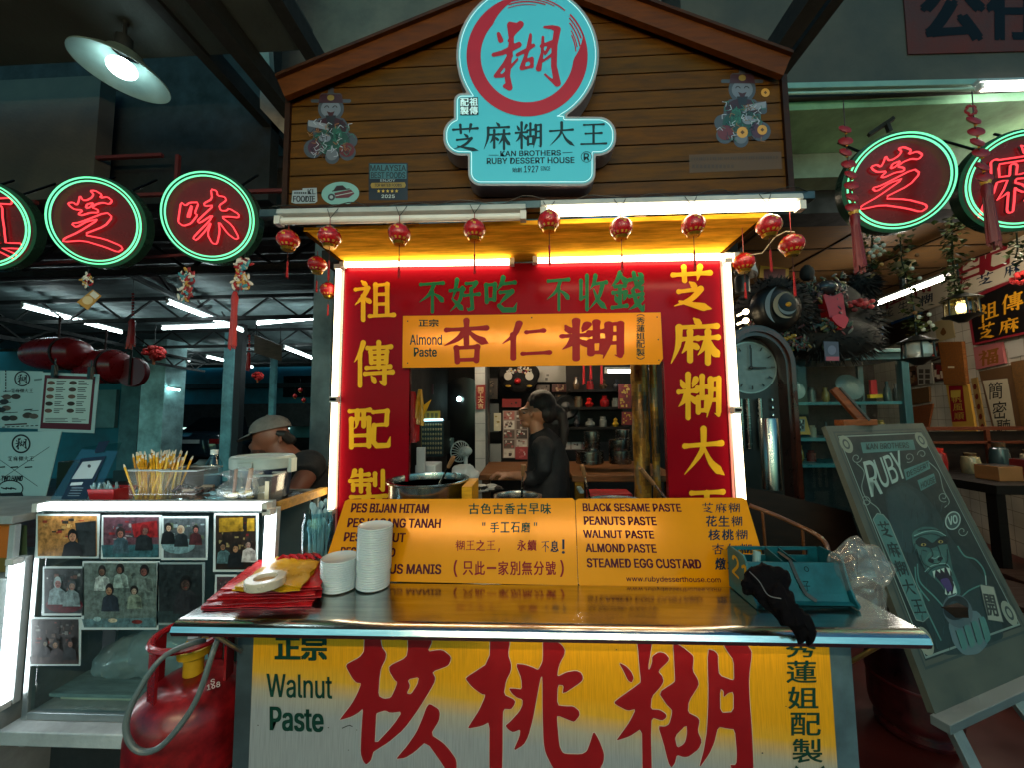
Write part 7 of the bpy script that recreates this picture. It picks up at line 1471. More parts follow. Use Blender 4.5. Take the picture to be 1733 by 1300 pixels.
batten('tube_light', 'short tube end seen just left of the right neon sign', P(1403, 345, 2.9), P(1470, 344, 2.9), r=.014, s=8, col=WARM)
batten('tube_light', 'bright ceiling tube at the top right edge', P(1662, 147, 2.1), P(1810, 143, 2.1), r=.02, s=9, col=(1, .93, .80), up=(0, .3, 1), back=.035)
m = MB(C('#7fa39a')); m.beam(P(1322, 150, 2.15), P(1655, 143, 2.15), .05, .035); m.tube([P(1322, 158, 2.12), P(1650, 150, 2.12)], .008, 8, C('#a5c4b6')); solo('conduit', m, satin, 'grey green lamp trough along the concrete beam, unlit', 'fixture', bev=.003)
pw = FP(2.196); m = MB(C('#5c2422')); m.slab([[(1524, -60), (1900, -60), (1900, 82), (1536, 92)]], lambda x, y, o: pw(x, y, o), .004); m2 = MB(C('#120f10'))
t = thing('faded_red_sign', 'faded red painted sign with black characters high on the concrete wall', 'sign', P(1640, 60, 2.19)); make('panel', m, dirty, t)
for ch, x0, y0, x1, y1 in (('公', 1560, -28, 1662, 68), ('仔', 1672, -28, 1775, 66)): tbox(m2, pw, ch, x0, y0, x1, y1, .0055, .03)
make('black_lettering', m2, vinyl, t)
m = MB(C('#131716')); m.beam(P(1470, 228, 2.3), P(1512, 200, 2.25), .03, .02); m.beam(P(1500, 206, 2.26), P(1506, 222, 2.26), .02, .02); solo('bracket', m, matte, 'short dark steel bracket above the right neon sign', 'bracket')
# vines and lamps
def vine(label, pts, y, n, seed, flowers=False):
    t = thing('hanging_vine', label, 'vine', P(*pts[0], y), 'artificial vines hung from the shop ceiling'); q = smooth([P(a, b, y) for a, b in pts]); m = MB(C('#2a2a16')); m.tube(q, .004, 5); make('stem', m, matte, t); m = MB(); random.seed(seed)
    for i in range(n):
        p = random.choice(q)+V((random.gauss(0, .028), random.gauss(0, .028), random.gauss(0, .03))); a, b, s = random.uniform(0, 6.28), random.uniform(-.9, .5), random.uniform(.016, .038); d = V((math.cos(a), math.sin(a), b)).normalized(); w_ = d.cross(V((0, 0, 1))).normalized()*s*.55
        c = C(random.choice(['#2c3a18', '#3d4a1e', '#56602a', '#1e2a12', '#7a7a44', '#8a8a60'])); m.add([p, p+d*s*.5+w_, p+d*s*1.1-V((0, 0, s*.3)), p+d*s*.5-w_], [(0, 1, 2), (0, 2, 3)], c)
    make('leaves', m, paint(.5, mott=.2), t, fix=False, smooth=False)
    if flowers:
        m = MB(C('#b9a58a'))
        for i in range(12): m.ball(random.choice(q)+V((random.gauss(0, .04), -.03, random.gauss(0, .03))), (.014, .010, .014), 8, 5, C(random.choice(['#c9b99a', '#8a5a34', '#b98a4a', '#d8cdb8'])))
        make('flowers', m, cloth, t)
vine('dried flower bunch hanging left of the leafy vines', [(1476, 396), (1475, 430), (1476, 455)], 2.5, 90, 3, True)
vine('thin leafy vine under the right neon sign with a dark lamp below', [(1524, 398), (1526, 440), (1538, 480), (1548, 530), (1550, 560)], 2.6, 260, 5, True)
vine('thick leafy vine hanging over the glowing lamp', [(1610, 372), (1612, 420), (1614, 470), (1620, 505)], 2.6, 330, 7)
vine('pale vine tip at the right picture edge', [(1720, 392), (1722, 420), (1718, 436)], 2.4, 60, 9)
def hlamp(label, c, lit):
    t = thing('lantern_lamp', label, 'lamp', c, 'black iron lamps on the vines'); c = V(c); m = MB(C('#15130f')); m.lathe([(.02, .10), (.10, .055), (.095, .05), (.015, .085)], c, 20); m.lathe([(.09, -.062), (.095, -.055), (.05, -.075), (.02, -.10), (0, -.10)], c, 20)
    for k in range(6): a = 2*math.pi*k/6; m.tube([c+V((.075*math.cos(a), .075*math.sin(a), .06)), c+V((.08*math.cos(a), .08*math.sin(a), -.06))], .005, 5)
    m.tube([c+V((0, 0, .09)), c+V((0, 0, .3))], .005, 5); make('iron_frame', m, satin, t)
    m = MB(C('#c9cdc6')); m.lathe([(.045, -.055), (.068, -.03), (.07, .02), (.05, .055)], c, 24); make('glass', m, pane((1, .9, .6), .4) if lit else paint(.15, trans=.3), t)
    if lit: m = MB(); m.ball(c, (.026, .026, .03), 12, 8); make('bulb', m, emit((1, .80, .46), 10), t)
hlamp('glowing iron lantern lamp under the thick vine', P(1627, 520, 2.6), True); hlamp('unlit iron lantern lamp with white glass under the thin vine', P(1553, 592, 2.6), False)
m = MB(C('#a5936a')); c = P(1525, 452, 2.9); m.lathe([(.012, -.06), (.03, -.03), (.08, .03), (.076, .03), (.02, -.03)], c, 20); m.tube([c+V((0, 0, -.06)), c+V((0, 0, -.16))], .02, 8, C('#2a1c12')); solo('cone_lamp', m, satin, 'small cream cone wall lamp above the lion head', 'lamp')


for i, (x, y) in enumerate(((3.5, 2.45), (3.62, 2.62), (3.82, 2.80))): batten('tube_light', ('nearest', 'middle', 'farthest')[i]+' of three unseen shop tubes added beyond the right picture edge to light the tiles', (x, y, 3.02), (x+.42, y, 3.02), r=.018, s=105, col=(1, .84, .64), up=(0, -1, 0))  # out-of-view fill tubes added to brighten the tiled wall
batten('tube_light', 'fill tube added out of sight behind the grandfather clock and surround', (1.0, 2.9, 2.9), (1.25, 3.9, 2.9), r=.016, s=26, col=(1, .80, .56), up=(1, 0, 0))  # hidden tube added for more light inside the shop

def chair(label, x, y, rz):
    t = thing('wooden_chair', label, 'chair', (x, y, 0), 'dark wooden shop chairs'); M_ = Matrix.Translation((x, y, 0)) @ Matrix.Rotation(rz, 4, 'Z'); W_ = C('#2a160d')
    m = MB(W_); m.box((-.21, -.2, .43), (.21, .2, .46), None, M_); make('seat', m, wood, t, bev=.004)
    m = MB(W_); m.box((-.20, .18, .86), (.20, .205, .95), None, M_); m.box((-.20, .182, .60), (.20, .203, .64), None, M_); [m.box((k-.012, .184, .641), (k+.012, .201, .859), None, M_) for k in (-.12, -.04, .04, .12)]; [m.box((k-.018, .178, .461), (k+.018, .206, .99), None, M_) for k in (-.205, .205)]; make('backrest', m, wood, t, bev=.003)
    for sx in (-.18, .18):
        for sy in (-.17, .17): m = MB(W_); m.box((sx-.018, sy-.018, 0), (sx+.018, sy+.018, .429), None, M_); make('leg', m, wood, t)
chair('dark wooden chair with slatted back, nearer one beside the easel board', 2.75, 2.25, R(200)); chair('dark wooden chair with slatted back, farther one before the dark table', 3.15, 2.45, R(170))
random.seed(61)
for i, (x, y_) in enumerate(((1338, 745), (1352, 745), (1376, 745), (1470, 745), (1492, 745), (1512, 745), (1340, 790), (1356, 790), (1374, 790), (1398, 683), (1374, 683), (1455, 683))):
    c = P(x, y_, YC+.22); c.z = fz(y_)+.0135; r = random.uniform(.022, .036); h = random.uniform(.07, .15); m = MB(C(random.choice(['#6f7a76', '#2a3436', '#5a2420', '#8a8474', '#3a4a4c', '#7a6430'])))
    m.lathe([(r*.6, 0), (r, h*.2), (r*.9, h*.6), (r*.5, h*.8), (r*.6, h), (0, h)] if i % 2 else [(r, 0), (r, h*.8), (r*.7, h*.85), (r*.75, h), (0, h)], c, 16)
    solo('cabinet_ornament', m, gloss, '%s on the %s shelf of the teal cabinet, %s' % (('squat canister', 'small vase')[i % 2], {745: 'middle', 790: 'lowest', 683: 'top'}[y_], ['first from left', 'second from left', 'third from left', 'fourth from left', 'fifth from left', 'last at the right', 'first from left', 'second from left', 'third from left', 'middle one', 'first from left', 'last at the right'][i]), 'ornament', 'ornaments in the teal cabinet')
for i, (x, col, h, l) in enumerate(((3.25, '#7a1a1a', .2, 'tall red lidded jar at the back of the dark table, left'), (3.5, '#8a7a5a', .16, 'tan jar at the back of the dark table'), (3.72, '#2a3a3c', .24, 'dark bottle at the back of the dark table'), (3.95, '#9a8a70', .18, 'pale jar at the back of the dark table'), (4.3, '#6a2a1c', .22, 'brown jar at the back of the dark table, right'))):
    m = MB(C(col)); r = .055; m.lathe([(r, 0), (r*1.05, h*.5), (r*.9, h*.8), (r*.6, h*.85), (r*.62, h), (0, h)], (x, 3.2, .981), 20); m.lathe([(r*.66, h*.86), (r*.68, h*.99), (0, h*1.01)], (x, 3.2, .981), 20, C('#b3281e' if i == 0 else '#4a3420')); solo('table_jar', m, gloss, l, 'jar', 'jars on the dark table')
hung('framed_picture', 'small dark framed print high on the tiles left of the brown plank', 'picture', [(1577, 583), (1592, 579), (1595, 606), (1580, 611)], '#2c1a12', .02, clutter(['#8a7a60', '#4a3a2a', '#a8483c'], 1579, 585, 1592, 606))
hung('gold_scroll', 'narrow gold edged strip between the couplet banner and the scroll', 'banner', [(1646, 640), (1656, 638), (1674, 744), (1664, 745)], '#8a6a34', .01, lambda m, o: [poly(m, wp2, ell(1653+k*3.2, 655+k*17, 3, 5, 10), o, C('#5a1a18')) for k in range(5)])
m = MB(C('#a81a18')); c = P(1729, 470, 3.3); random.seed(5)
for i in range(40): a, s_ = random.uniform(0, 6.28), random.uniform(-1, 1); q = math.sqrt(1-s_*s_); m.ball(c+V((q*math.cos(a), q*math.sin(a), s_))*.05, (.018, .018, .014), 6, 4)
solo('pompom_lantern', m, paint(.6), 'red pompom hanging before the black plaque at the right edge', 'lantern', 'pompom lanterns')
# ================================================================== inside the hatch
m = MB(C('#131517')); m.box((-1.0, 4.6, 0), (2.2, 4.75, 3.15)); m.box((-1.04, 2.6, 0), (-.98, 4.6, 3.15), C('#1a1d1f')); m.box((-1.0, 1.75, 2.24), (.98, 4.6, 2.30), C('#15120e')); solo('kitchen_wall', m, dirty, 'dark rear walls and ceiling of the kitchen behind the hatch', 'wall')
m = MB(C('#2c2018')); m.box((-.95, 1.75, .86), (1.0, 2.25, .90)); m.box((-.95, 1.76, 0), (1.0, 1.80, .859), C('#20252a')); solo('work_bench', m, steel, 'steel work bench just inside the hatch', 'bench')
yk = 4.0; pk_ = FP(4.55)
m = MB(C('#0a0d10')); pts = [(742, 800), (742, 690)]+[(785-43*math.cos(math.pi*k/14), 690-52*math.sin(math.pi*k/14)) for k in range(15)]+[(828, 800)]
m.slab([pts], lambda x, y, o: pk_(x, y, o), .02); solo('arched_doorway', m, gloss, 'dark arched doorway to the night beyond the kitchen', 'doorway')
m = MB(); m.ball(P(777, 676, 4.45), .03, 12, 8); solo('far_lamp', m, emit((.6, 1, .95), 6), 'small round white lamp glowing in the dark doorway', 'lamp')
m = MB(C('#a5a9a8')); p, q = P(804, 700, 3.3), P(821, 700, 3.3); m.box((p.x, 3.3, 0), (q.x, 3.5, 2.24)); m.box((q.x, 3.31, 0), (q.x+.02, 3.5, 2.24), C('#2a2c2e'))
for k in range(14): m.box((p.x-.001, 3.298, .2+k*.15), (q.x-.001, 3.2995, .203+k*.15), C('#5a5e60'))
solo('tiled_pillar', m, satin, 'narrow white tiled pillar in the kitchen with a red strip', 'pillar')
pr_ = FP(3.29); m = MB(C('#7c1a18')); m.slab([[(806, 653), (821, 652), (821, 693), (806, 694)]], lambda x, y, o: pr_(x, y, o), .004)
for i, ch in enumerate('開工大吉'): tbox(m, pr_, ch, 809, 656+i*9.4, 818, 664+i*9.4, .005, .02, C('#c9b48a'))
solo('red_strip', m, print_, 'vertical red paper strip with four characters on the tiled pillar', 'banner')
# hung plastic bags
for col, x, y0, y1, w_, l in (('#b3161c', 699, 664, 752, 13, 'bundle of red plastic bags hung inside the hatch'), ('#c9981c', 711, 660, 722, 9, 'bundle of yellow plastic bags hung inside the hatch')):
    m = MB(C(col)); random.seed(x); r = w_/640*1.95
    for k in range(9): a = random.uniform(-r*.8, r*.6); m.tube([P(x, y0, 1.92)+V((a*.3, 0, 0)), P(x, (y0+y1)/2, 1.95)+V((a, random.uniform(-.02, .02), 0)), P(x, y1-random.uniform(0, 16), 1.95)+V((a*1.1, random.uniform(-.02, .02), 0))], [r*.2, r*.42, r*.34], 7)
    if x == 711: m.add([P(712, 690, 1.93), P(730, 677, 1.93), P(722, 696, 1.94), P(714, 708, 1.94)], [(0, 1, 2, 3)])
    solo('bag_bundle', m, bagm, l, 'plastic bags', 'bundles of bags inside the hatch')
m = MB(C('#9aa2a4')); m.box((-.555, 1.86, .9), (-.515, 1.88, 1.33)); solo('white_board', m, satin, 'narrow white board standing at the left of the hatch', 'board')
m = MB(C('#a9b0b0')); p, q = P(702, 800, 1.95), P(737, 788, 1.95); m.box((p.x, 1.95, .901), (q.x, 2.1, q.z)); solo('white_box', m, satin, 'low white plastic box behind the wide pot', 'box', bev=.006)
m = MB(C('#a5801c')); py = FP(3.0); m.slab([[(713, 697), (745, 696), (745, 711), (713, 711)]], lambda x, y, o: py(x, y, o), .02); [rect(m, py, 716+i*7, 700, 721+i*7, 708, .021, C('#5a4410')) for i in range(4)]; m.box((P(713, 711, 3).x, 3.0, .9), (P(713, 711, 3).x+.02, 3.02, P(713, 711, 3).z)); solo('yellow_sign', m, print_, 'small yellow sign over the glass rack', 'sign')
t = thing('glass_rack', 'rack of upturned glasses with a bluish top light', 'rack', P(730, 770, 2.9)); m = MB(C('#3a4446')); p, q = P(710, 775, 2.9), P(748, 714, 2.9); m.box((p.x, 2.95, p.z), (q.x, 3.2, q.z)); make('cabinet', m, dsteel, t); m = MB(C('#8a8266'))
for i in range(8):
    for j in range(7): m.ball(V((p.x+.012+i*(q.x-p.x-.02)/7.5, 2.945, p.z+.03+j*.036)), (.008, .006, .011), 7, 5)
make('glasses', m, gloss, t); m = MB(); m.tube([V((p.x+.02, 2.93, q.z+.01)), V((q.x, 2.93, q.z+.012))], .008, 6); make('top_light', m, emit((.5, .9, 1), 2), t)
t = thing('desk_fan', 'small grey desk fan turned away behind the wide pot', 'fan', P(786, 800, 2.3)); c = P(779, 765, 2.3); m = MB(C('#7d898a')); RM = Matrix.Rotation(R(90), 3, 'X') @ Matrix.Rotation(R(35), 3, 'Y')
for k in range(20): a = 2*math.pi*k/20; m.tube([c+RM @ V((.012*math.cos(a), .012*math.sin(a), .03)), c+RM @ V((.045*math.cos(a), .045*math.sin(a), .02)), c+RM @ V((.062*math.cos(a), .062*math.sin(a), 0))], .0022, 4)
m.tube([c+RM @ V((.062*math.cos(q), .062*math.sin(q), 0)) for q in [k*.3 for k in range(21)]], .004, 5, closed=True); make('cage', m, satin, t); m = MB(C('#8d999a')); m.ball(c+V((.03, .02, 0)), (.04, .03, .03), 12, 8); m.tube([c+V((.03, .02, -.02)), c+V((.03, .02, -.20))], .012, 8); m.lathe([(.05, 0), (.05, .015), (0, .02)], c+V((.03, .02, -.22)), 20); make('motor', m, satin, t)
filmbag('clear_bag', 'crumpled clear bag beside the wide pot inside the hatch', [(P(783, 800, 1.95), (.065, .05, .035)), (P(797, 806, 1.95), (.04, .04, .03))], seed=6, dens=.4)
m = MB(C('#6a4526')); m.box((-.36, 2.7, 1.02), (.05, 3.4, 1.06)); m.box((.28, 2.55, 1.035), (.98, 3.3, 1.075)); m.box((.3, 2.57, .0), (.36, 2.63, 1.034), C('#7a5a14')); m.box((.9, 2.57, 0), (.96, 2.63, 1.034), C('#7a5a14')); m.box((-.34, 2.72, 0), (-.28, 2.78, 1.019), C('#3a2414')); solo('wooden_table', m, wood, 'brown wooden kitchen tables behind the person in black', 'table', bev=.004)
def tub(label, x0, x1, yt, yb, y, name='steel_pot', gl='steel pots stacked on the kitchen table'):
    a, b = P(x0, yb, y), P(x1, yt, y); r = (b.x-a.x)/2; m = MB(C('#8b8a86')); m.lathe([(r*.97, 0), (r, .004), (r, (b.z-a.z)*.94), (r*1.04, (b.z-a.z)*.95), (r*1.04, b.z-a.z), (0, b.z-a.z+.004)], V(((a.x+b.x)/2, y, a.z)), 32); solo(name, m, steel, label, 'pot', gl)
tub('wide low steel pot on the kitchen table', 975, 1021, 764, 785, 2.8); tub('tall steel canister standing on the low pot', 989, 1015, 731, 763.5, 2.8); tub('lowest pot of the right stack on the kitchen table', 1031, 1068, 763, 785, 2.8); tub('middle pot of the right stack on the kitchen table', 1031, 1066, 745, 762.5, 2.8); tub('top pot of the right stack on the kitchen table', 1042, 1066, 728, 744.5, 2.8)
for (x0, x1), l in (((1070, 1097), 'thick column wrapped in torn gold foil inside the hatch'), ((1101, 1114), 'thin foil wrapped pipe beside the thick column')):
    a, b = P(x0, 700, 2.25), P(x1, 700, 2.25); r = (b.x-a.x)/2; c = (a.x+b.x)/2; m = MB(); N_ = 28; vs = []; M_ = 60
    for i in range(M_+1):
        for k in range(N_): q = 2*math.pi*k/N_; z = .9+1.33*i/M_; rr = r*(1+.14*mnoise.noise(V((math.cos(q)*1.4, math.sin(q)*1.4+x0, z*9)))); vs.append(V((c+rr*math.cos(q), 2.25+rr*math.sin(q), z)))
    m.add(vs, [(i*N_+k, i*N_+(k+1) % N_, (i+1)*N_+(k+1) % N_, (i+1)*N_+k) for i in range(M_) for k in range(N_)], C('#8f7440'))
    colour(m, lambda p: C(['#3c2c18', '#7a5220', '#a06c24', '#c08c34', '#a58860'][max(0, min(4, int((mnoise.noise(V((p.x*14, p.y*14, p.z*7)))+.55)*4.4)))])); solo('foil_column', m, paint(.35, metal=.35, mott=.3, scale=30), l, 'column', ang=60)
# wall of pictures, lion mask, shelves
def wallpic(name, label, x0, y0, x1, y1, y, bgc, n, cat='poster', tiles_=None):
    p_ = FP(y); m = MB(C(bgc[0])); m.slab([[(x0, y0), (x1, y0), (x1, y1), (x0, y1)]], lambda x, y_, o: p_(x, y_, o), .012); random.seed(int(x0)); k = 0
    if tiles_:
        cw, ch = (x1-x0)/tiles_[0], (y1-y0)/tiles_[1]
        for i in range(tiles_[0]):
            for j in range(tiles_[1]):
                ax, ay = x0+i*cw+cw*.08, y0+j*ch+ch*.06; rect(m, p_, ax, ay, ax+cw*.84, ay+ch*.88, .0125, C(random.choice(bgc)))
                for z in range(9): k += 1; u, v = ax+random.uniform(0, cw*.6), ay+random.uniform(0, ch*.65); rect(m, p_, u, v, u+random.uniform(.1, .25)*cw, v+random.uniform(.1, .25)*ch, .013+k*.00002, C(random.choice(bgc)))
    for z in range(n): u, v = random.uniform(x0+1, x1-6), random.uniform(y0+1, y1-5); rect(m, p_, u, v, u+random.uniform(2, 6), v+random.uniform(1.5, 5), .013+z*.0001, C(random.choice(bgc)))
    solo(name, m, print_, label, cat)
PB = ['#8a7a72', '#7a2a2c', '#b3a9a0', '#3a2a28', '#9a5a54', '#54403a', '#c4bcb2']
wallpic('poster_board', 'tall board of newspaper clippings left of the person in black', 851, 696, 894, 776, 3.8, PB, 0, 'board', (2, 5)); wallpic('poster_board', 'low board of clippings behind the hair of the person in black', 948, 712, 1002, 762, 3.8, PB, 0, 'board', (3, 2)); wallpic('red_poster', 'red and white poster hanging low at the left of the person', 872, 757, 894, 778, 3.7, ['#8a2a2e', '#b3a9a4', '#a5484a'], 12)
wallpic('red_banner', 'small dark red banner above the tall clippings board', 850, 676, 882, 690, 3.9, ['#7a1418', '#2a0c0c'], 5, 'banner'); wallpic('white_picture', 'wide white calligraphy picture high on the kitchen wall', 905, 616, 960, 646, 4.2, ['#9a9a92', '#54524c'], 5, 'picture'); wallpic('grey_picture', 'narrow grey picture right of the tiled pillar', 825, 684, 844, 732, 3.9, ['#4a4e50', '#2a2c2e'], 7, 'picture'); wallpic('pale_panel', 'pale grey panel low beside the tiled pillar', 826, 752, 848, 784, 3.6, ['#6a7072'], 0, 'panel'); wallpic('pink_picture', 'dim violet picture high at the left of the hatch', 700, 650, 734, 668, 3.8, ['#4a3a48', '#5a4a58'], 6, 'picture')
t = thing('lion_mask', 'black and white lion mask with red nose high on the kitchen wall', 'mask', P(878, 640, 3.9)); m = MB(C('#0d0c0d')); m.ball(P(878, 640, 3.95), (.20, .10, .17), 18, 10); m.ball(P(853, 632, 3.95), (.07, .06, .09), 12, 8); m.ball(P(902, 632, 3.95), (.07, .06, .09), 12, 8); make('face', m, cloth, t)
m = MB(C('#b3b0a6')); random.seed(77)
for i in range(60): a = random.uniform(-1, 1); m.ball(P(878+a*22, 622+abs(a)*4+random.uniform(-3, 8), 3.84+abs(a)*.05), (.012, .008, .010), 7, 5, C(random.choice(['#b3b0a6', '#c9a24a', '#7a1418', '#d0cdc4'])))
for x in (860, 896): m.lathe([(.030, -.005), (.042, 0), (.030, .005)], P(x, 636, 3.83), 18, C('#b9b6ac'), M=Matrix.Rotation(R(90), 3, 'X')); m.ball(P(x, 654, 3.84), (.03, .01, .012), 8, 5, C('#a8862c'))
make('trim', m, satin, t); m = MB(C('#b31a1c')); m.ball(P(876, 644, 3.82), (.035, .03, .03), 12, 8); make('nose', m, satin, t)
t = thing('shelf_unit', 'dark shelves crowded with ornaments at the right of the kitchen', 'shelf', P(1030, 730, 3.4)); m = MB(C('#1a1410'))
for y_ in (662, 692, 726): a, b = P(964, y_, 3.5), P(1066, y_, 3.5); m.box((a.x, 3.5, a.z-.012), (b.x, 3.75, a.z+.012))
m.box((P(964, 700, 3.5).x, 3.76, 1.2), (P(1066, 700, 3.5).x, 3.78, 2.2)); make('boards', m, wood, t)
random.seed(55); names = ['gold figurine', 'red lantern ornament', 'dark bottle', 'glass jar', 'red tin', 'black vase', 'gold bowl', 'clear jar', 'red packet box', 'dark urn', 'brass pot', 'red gourd']
for i in range(12):
    row_, k = divmod(i, 4); x = 978+k*22+random.uniform(-3, 3); c = P(x, (662, 692, 726)[row_], 3.55); c.z += .0125; h = random.uniform(.08, .125); r = random.uniform(.03, .048); col = C(random.choice(['#8a1a1c', '#a8862c', '#2a2c30', '#6a6a64', '#b32420', '#4a3a2a'])); m = MB(col)
    kind = i % 3; m.lathe([(r*.7, 0), (r, h*.25), (r*.95, h*.55), (r*.45, h*.8), (r*.5, h), (0, h)] if kind == 0 else [(r, 0), (r, h*.7), (r*.8, h*.75), (r*.8, h), (0, h)] if kind == 1 else [(r*.5, 0), (r*.9, h*.3), (r*.4, h*.6), (r*.55, h*.8), (0, h)], c, 18)
    solo('ornament', m, gloss, '%s on the kitchen shelves, %s shelf, %s' % (['round vase', 'lidded jar', 'small figurine'][kind], ['top', 'middle', 'bottom'][row_], ['far left', 'second from left', 'third from left', 'far right'][k]), 'ornament', 'ornaments on the kitchen shelves')
wallpic('gold_red_charm', 'red and gold framed charm on the shelves, upper one', 1046, 650, 1068, 692, 3.48, ['#6a1014', '#b3892c', '#8a1a1c', '#c9a24a'], 34, 'charm'); wallpic('gold_red_charm', 'red and gold framed charm below, lower one', 1052, 698, 1072, 720, 3.46, ['#6a1014', '#b3892c', '#8a1a1c'], 18, 'charm')
m = MB(C('#17191a')); a = P(958, 690, 3.6); m.lathe([(0, -.06), (.11, -.06), (.12, 0), (.10, .03), (.05, .01), (0, .03)], a, 28, M=Matrix.Rotation(R(90), 3, 'X')); m.box((a.x-.13, 3.62, a.z-.16), (a.x+.13, 3.74, a.z+.10)); solo('speaker', m, satin, 'dark round speaker behind the head of the person in black', 'speaker')
for x, l in ((988, 'red hanging tassel left of three above the shelves'), (1000, 'red hanging tassel in the middle above the shelves'), (1018, 'red hanging tassel right of three above the shelves')):
    m = MB(); tassel(m, P(x, 614, 3.3), P(x, 640+(x % 5)*3, 3.3), .012); solo('red_tassel', m, cloth, l, 'tassel', 'red tassels above the kitchen shelves')
batten('tube_light', 'short kitchen tube seen under the almond sign', P(1028, 628, 3.2), P(1066, 628, 3.2), r=.012, s=9, col=(1, .95, .85), back=.025)
batten('tube_light', 'fill tube added out of sight above the almond sign to light the kitchen', (-.5, 2.9, 2.18), (.5, 2.9, 2.18), r=.012, s=44, col=(1, .78, .52), back=.03)  # hidden tube added to brighten the kitchen
m = MB(C('#a5161c')); m.box((.36, 2.35, .902), (.62, 2.5, 1.0)); m.box((.30, 2.36, 1.0), (.33, 2.5, 1.02), C('#8aa5a8')); solo('red_tub', m, satin, 'low red plastic tub on the bench at the right of the hatch', 'tub', bev=.006)
m = MB(C('#17130f')); random.seed(14)
for i in range(14): c = P(826+random.uniform(-18, 22), 826+random.uniform(-4, 5), 1.9); m.ball(c, (.03, .02, .008), 8, 5, C(random.choice(['#17130f', '#2a2420', '#a9a49a', '#c4bfb6'])))
solo('dish_of_leaves', m, cloth, 'dark dish of leaves and paper scraps under the hand', 'dish')

for i, (x0, y0, x1, y1, y, pal, l) in enumerate((
  (908, 652, 930, 668, 4.1, ['#5a5048', '#8a8074', '#2a2420'], 'small framed print under the white calligraphy picture, left'), (934, 650, 958, 664, 4.1, ['#4a2018', '#7a4a34', '#a58a6a'], 'small framed print under the white calligraphy picture, right'),
  (826, 640, 842, 676, 4.0, ['#3a3028', '#6a5a48', '#1c1814'], 'brown framed print above the narrow grey picture'), (896, 690, 906, 716, 3.9, ['#7a6a5a', '#3a2a22', '#a09080'], 'narrow clipping strip beside the face of the person in black'),
  (700, 672, 710, 690, 3.7, ['#6a6258', '#8a2a2a'], 'small notice at the far left of the kitchen'), (940, 668, 962, 700, 4.2, ['#3c2c20', '#7a5a3a', '#1a1410'], 'dark framed print behind the round speaker'),
  (752, 742, 768, 758, 3.2, ['#3c5a60', '#8aa5a8', '#22383c'], 'small bluish notice low in the dark doorway'), (745, 716, 756, 740, 3.1, ['#5a1a1c', '#8a3a34'], 'red carton beside the glass rack'), (836, 700, 848, 730, 3.6, ['#b9b39c', '#8a7a4a', '#c9c4b0'], 'hung yellowish packets right of the tiled pillar'))):
    wallpic('framed_print', l, x0, y0, x1, y1, y, pal, 12, 'picture')
# the person in black
YW = 2.55; wm = person('person in a black robe with a long ponytail, looking left inside the hatch', (P(918, 840, YW).x, YW, 0)); Q = lambda x, y, d=0: P(x, y, YW+d)
m = MB(C('#9c6c50'))
m.ball(Q(911, 694), (.088, .072, .100), 20, 14); m.ball(Q(896, 702), (.058, .055, .072), 16, 10, M=Matrix.Rotation(R(12), 3, 'Y')); m.ball(Q(890, 718), (.032, .036, .026), 12, 8); m.ball(Q(880.5, 706), (.014, .013, .016), 10, 7); m.ball(Q(882.5, 713.5), (.012, .02, .008), 10, 6); m.ball(Q(884, 698), (.03, .045, .03), 10, 7)
m.tube([Q(905, 712), Q(910, 735), Q(914, 752)], [.048, .050, .065], 12); m.ball(Q(899, 703, -.072), (.013, .010, .023), 10, 7)
m.tube([Q(900, 812, -.16), Q(880, 806, -.22), Q(862, 805, -.26)], [.034, .028, .022], 10)
h0 = Q(858, 805, -.27); m.ball(h0, (.040, .030, .018), 12, 8, M=Matrix.Rotation(R(15), 3, 'Y'))
for k, (dy, ln) in enumerate(((-.022, .062), (-.008, .072), (.006, .068), (.020, .055))): b_ = h0+V((-.03, dy, .004)); m.tube([b_, b_+V((-ln*.5, dy*.3, .008)), b_+V((-ln*.85, dy*.4, -.012)), b_+V((-ln, dy*.4, -.030))], [.0105, .0095, .0085, .007], 8)
m.tube([h0+V((.0, -.028, -.002)), h0+V((-.025, -.045, -.006)), h0+V((-.048, -.046, -.020))], [.011, .010, .007], 8)
for s in (-1, 1): m.tube([V((wm.location.x+.02, YW+.08*s, .60)), V((wm.location.x, YW+.08*s, .10)), V((wm.location.x-.10, YW+.08*s, .04))], [.06, .045, .035], 10)
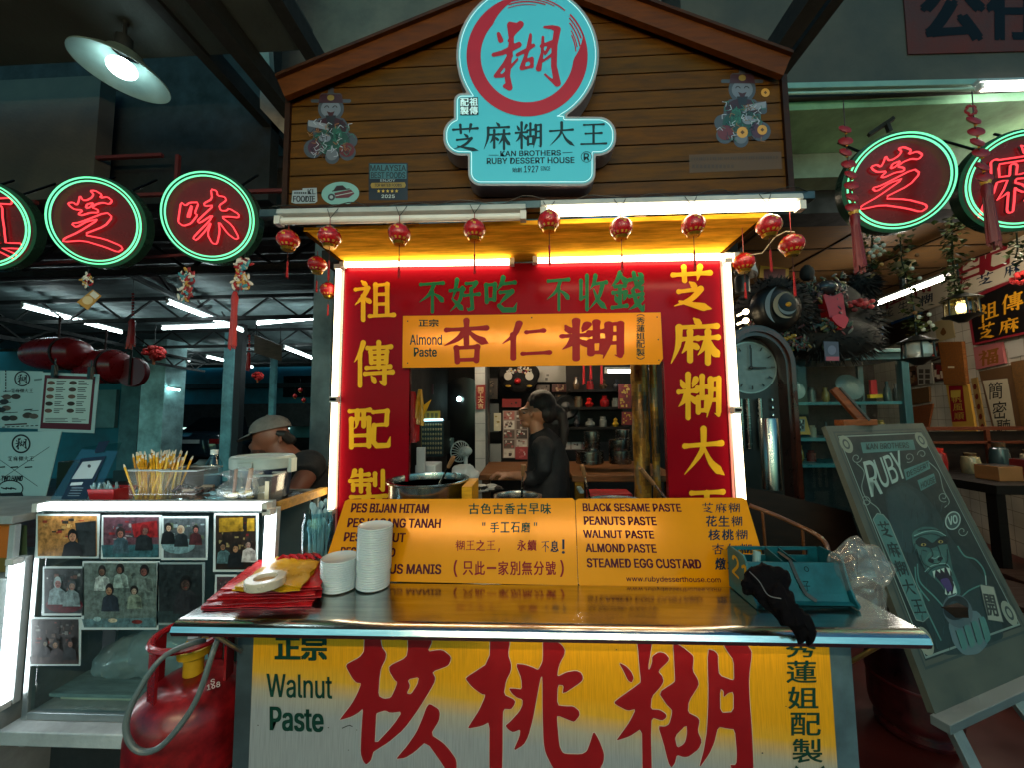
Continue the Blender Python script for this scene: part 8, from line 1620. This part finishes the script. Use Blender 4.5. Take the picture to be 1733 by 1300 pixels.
b = blend(m, .0065, 3); make('body', b, paint(.5, mott=.08, sss=.1), wm, ang=90)
m = MB(C('#0f0f12')); cx_ = wm.location.x
m.tube([V((cx_+.01, YW, .35)), V((cx_+.01, YW, .8)), Q(926, 830), Q(928, 785), Q(922, 752), Q(912, 729)], [.18, .17, .150, .140, .120, .066], 18); m.ball(Q(918, 758, -.15), (.072, .07, .075), 14, 9); m.ball(Q(930, 758, .13), (.07, .07, .08), 14, 9)
m.tube([Q(922, 760, -.17), Q(920, 795, -.22), Q(905, 813, -.17)], [.060, .054, .044], 12); m.tube([Q(903, 813, -.165), Q(886, 808, -.20)], [.052, .044], 12)
b = blend(m, .013, 5)
for i, p in enumerate(b.v): b.v[i] = p+V((1, .6, 0))*mnoise.noise(V((p.x*13, p.y*13, p.z*4)))*.010
make('robe', b, paint(.7, mott=.3, scale=14, bump=.2), wm, ang=90)
m = MB(C('#120d0c')); m.ball(Q(916.5, 684), (.098, .084, .097), 18, 12); m.ball(Q(925, 700), (.07, .08, .06), 14, 9); m.ball(Q(928, 700), (.06, .075, .07), 14, 9); m.tube([Q(940, 690), Q(951, 700), Q(955, 730), Q(953, 772)], [.028, .034, .034, .010], 12)
b = blend(m, .01, 3); colour(b, lambda c: C(random.choice(['#120d0c', '#1a1210', '#241613'])))
for i, p in enumerate(b.v): b.v[i] = p+V((1, 1, .3))*mnoise.noise(V((p.x*60, p.y*60, p.z*9)))*.005
make('hair', b, paint(.65, mott=.4, scale=50, stretch=(1, 1, .2)), wm, ang=90)
m = MB(C('#1a0f0d')); m.ball(Q(887, 700, -.050), (.011, .007, .005), 8, 5); m.tube([Q(882, 694, -.040), Q(893, 693, -.058)], .0036, 5); m.tube([Q(880, 712, -.018), Q(887, 713.5, -.038)], .0026, 5, C('#6a2a26')); make('eye', m, satin, wm)
m = MB(C('#8a5a3c')); m.tube([Q(903, 752, -.10), Q(912, 745, -.12), Q(922, 742, -.10)], .006, 6); make('collar_strap', m, satin, wm)
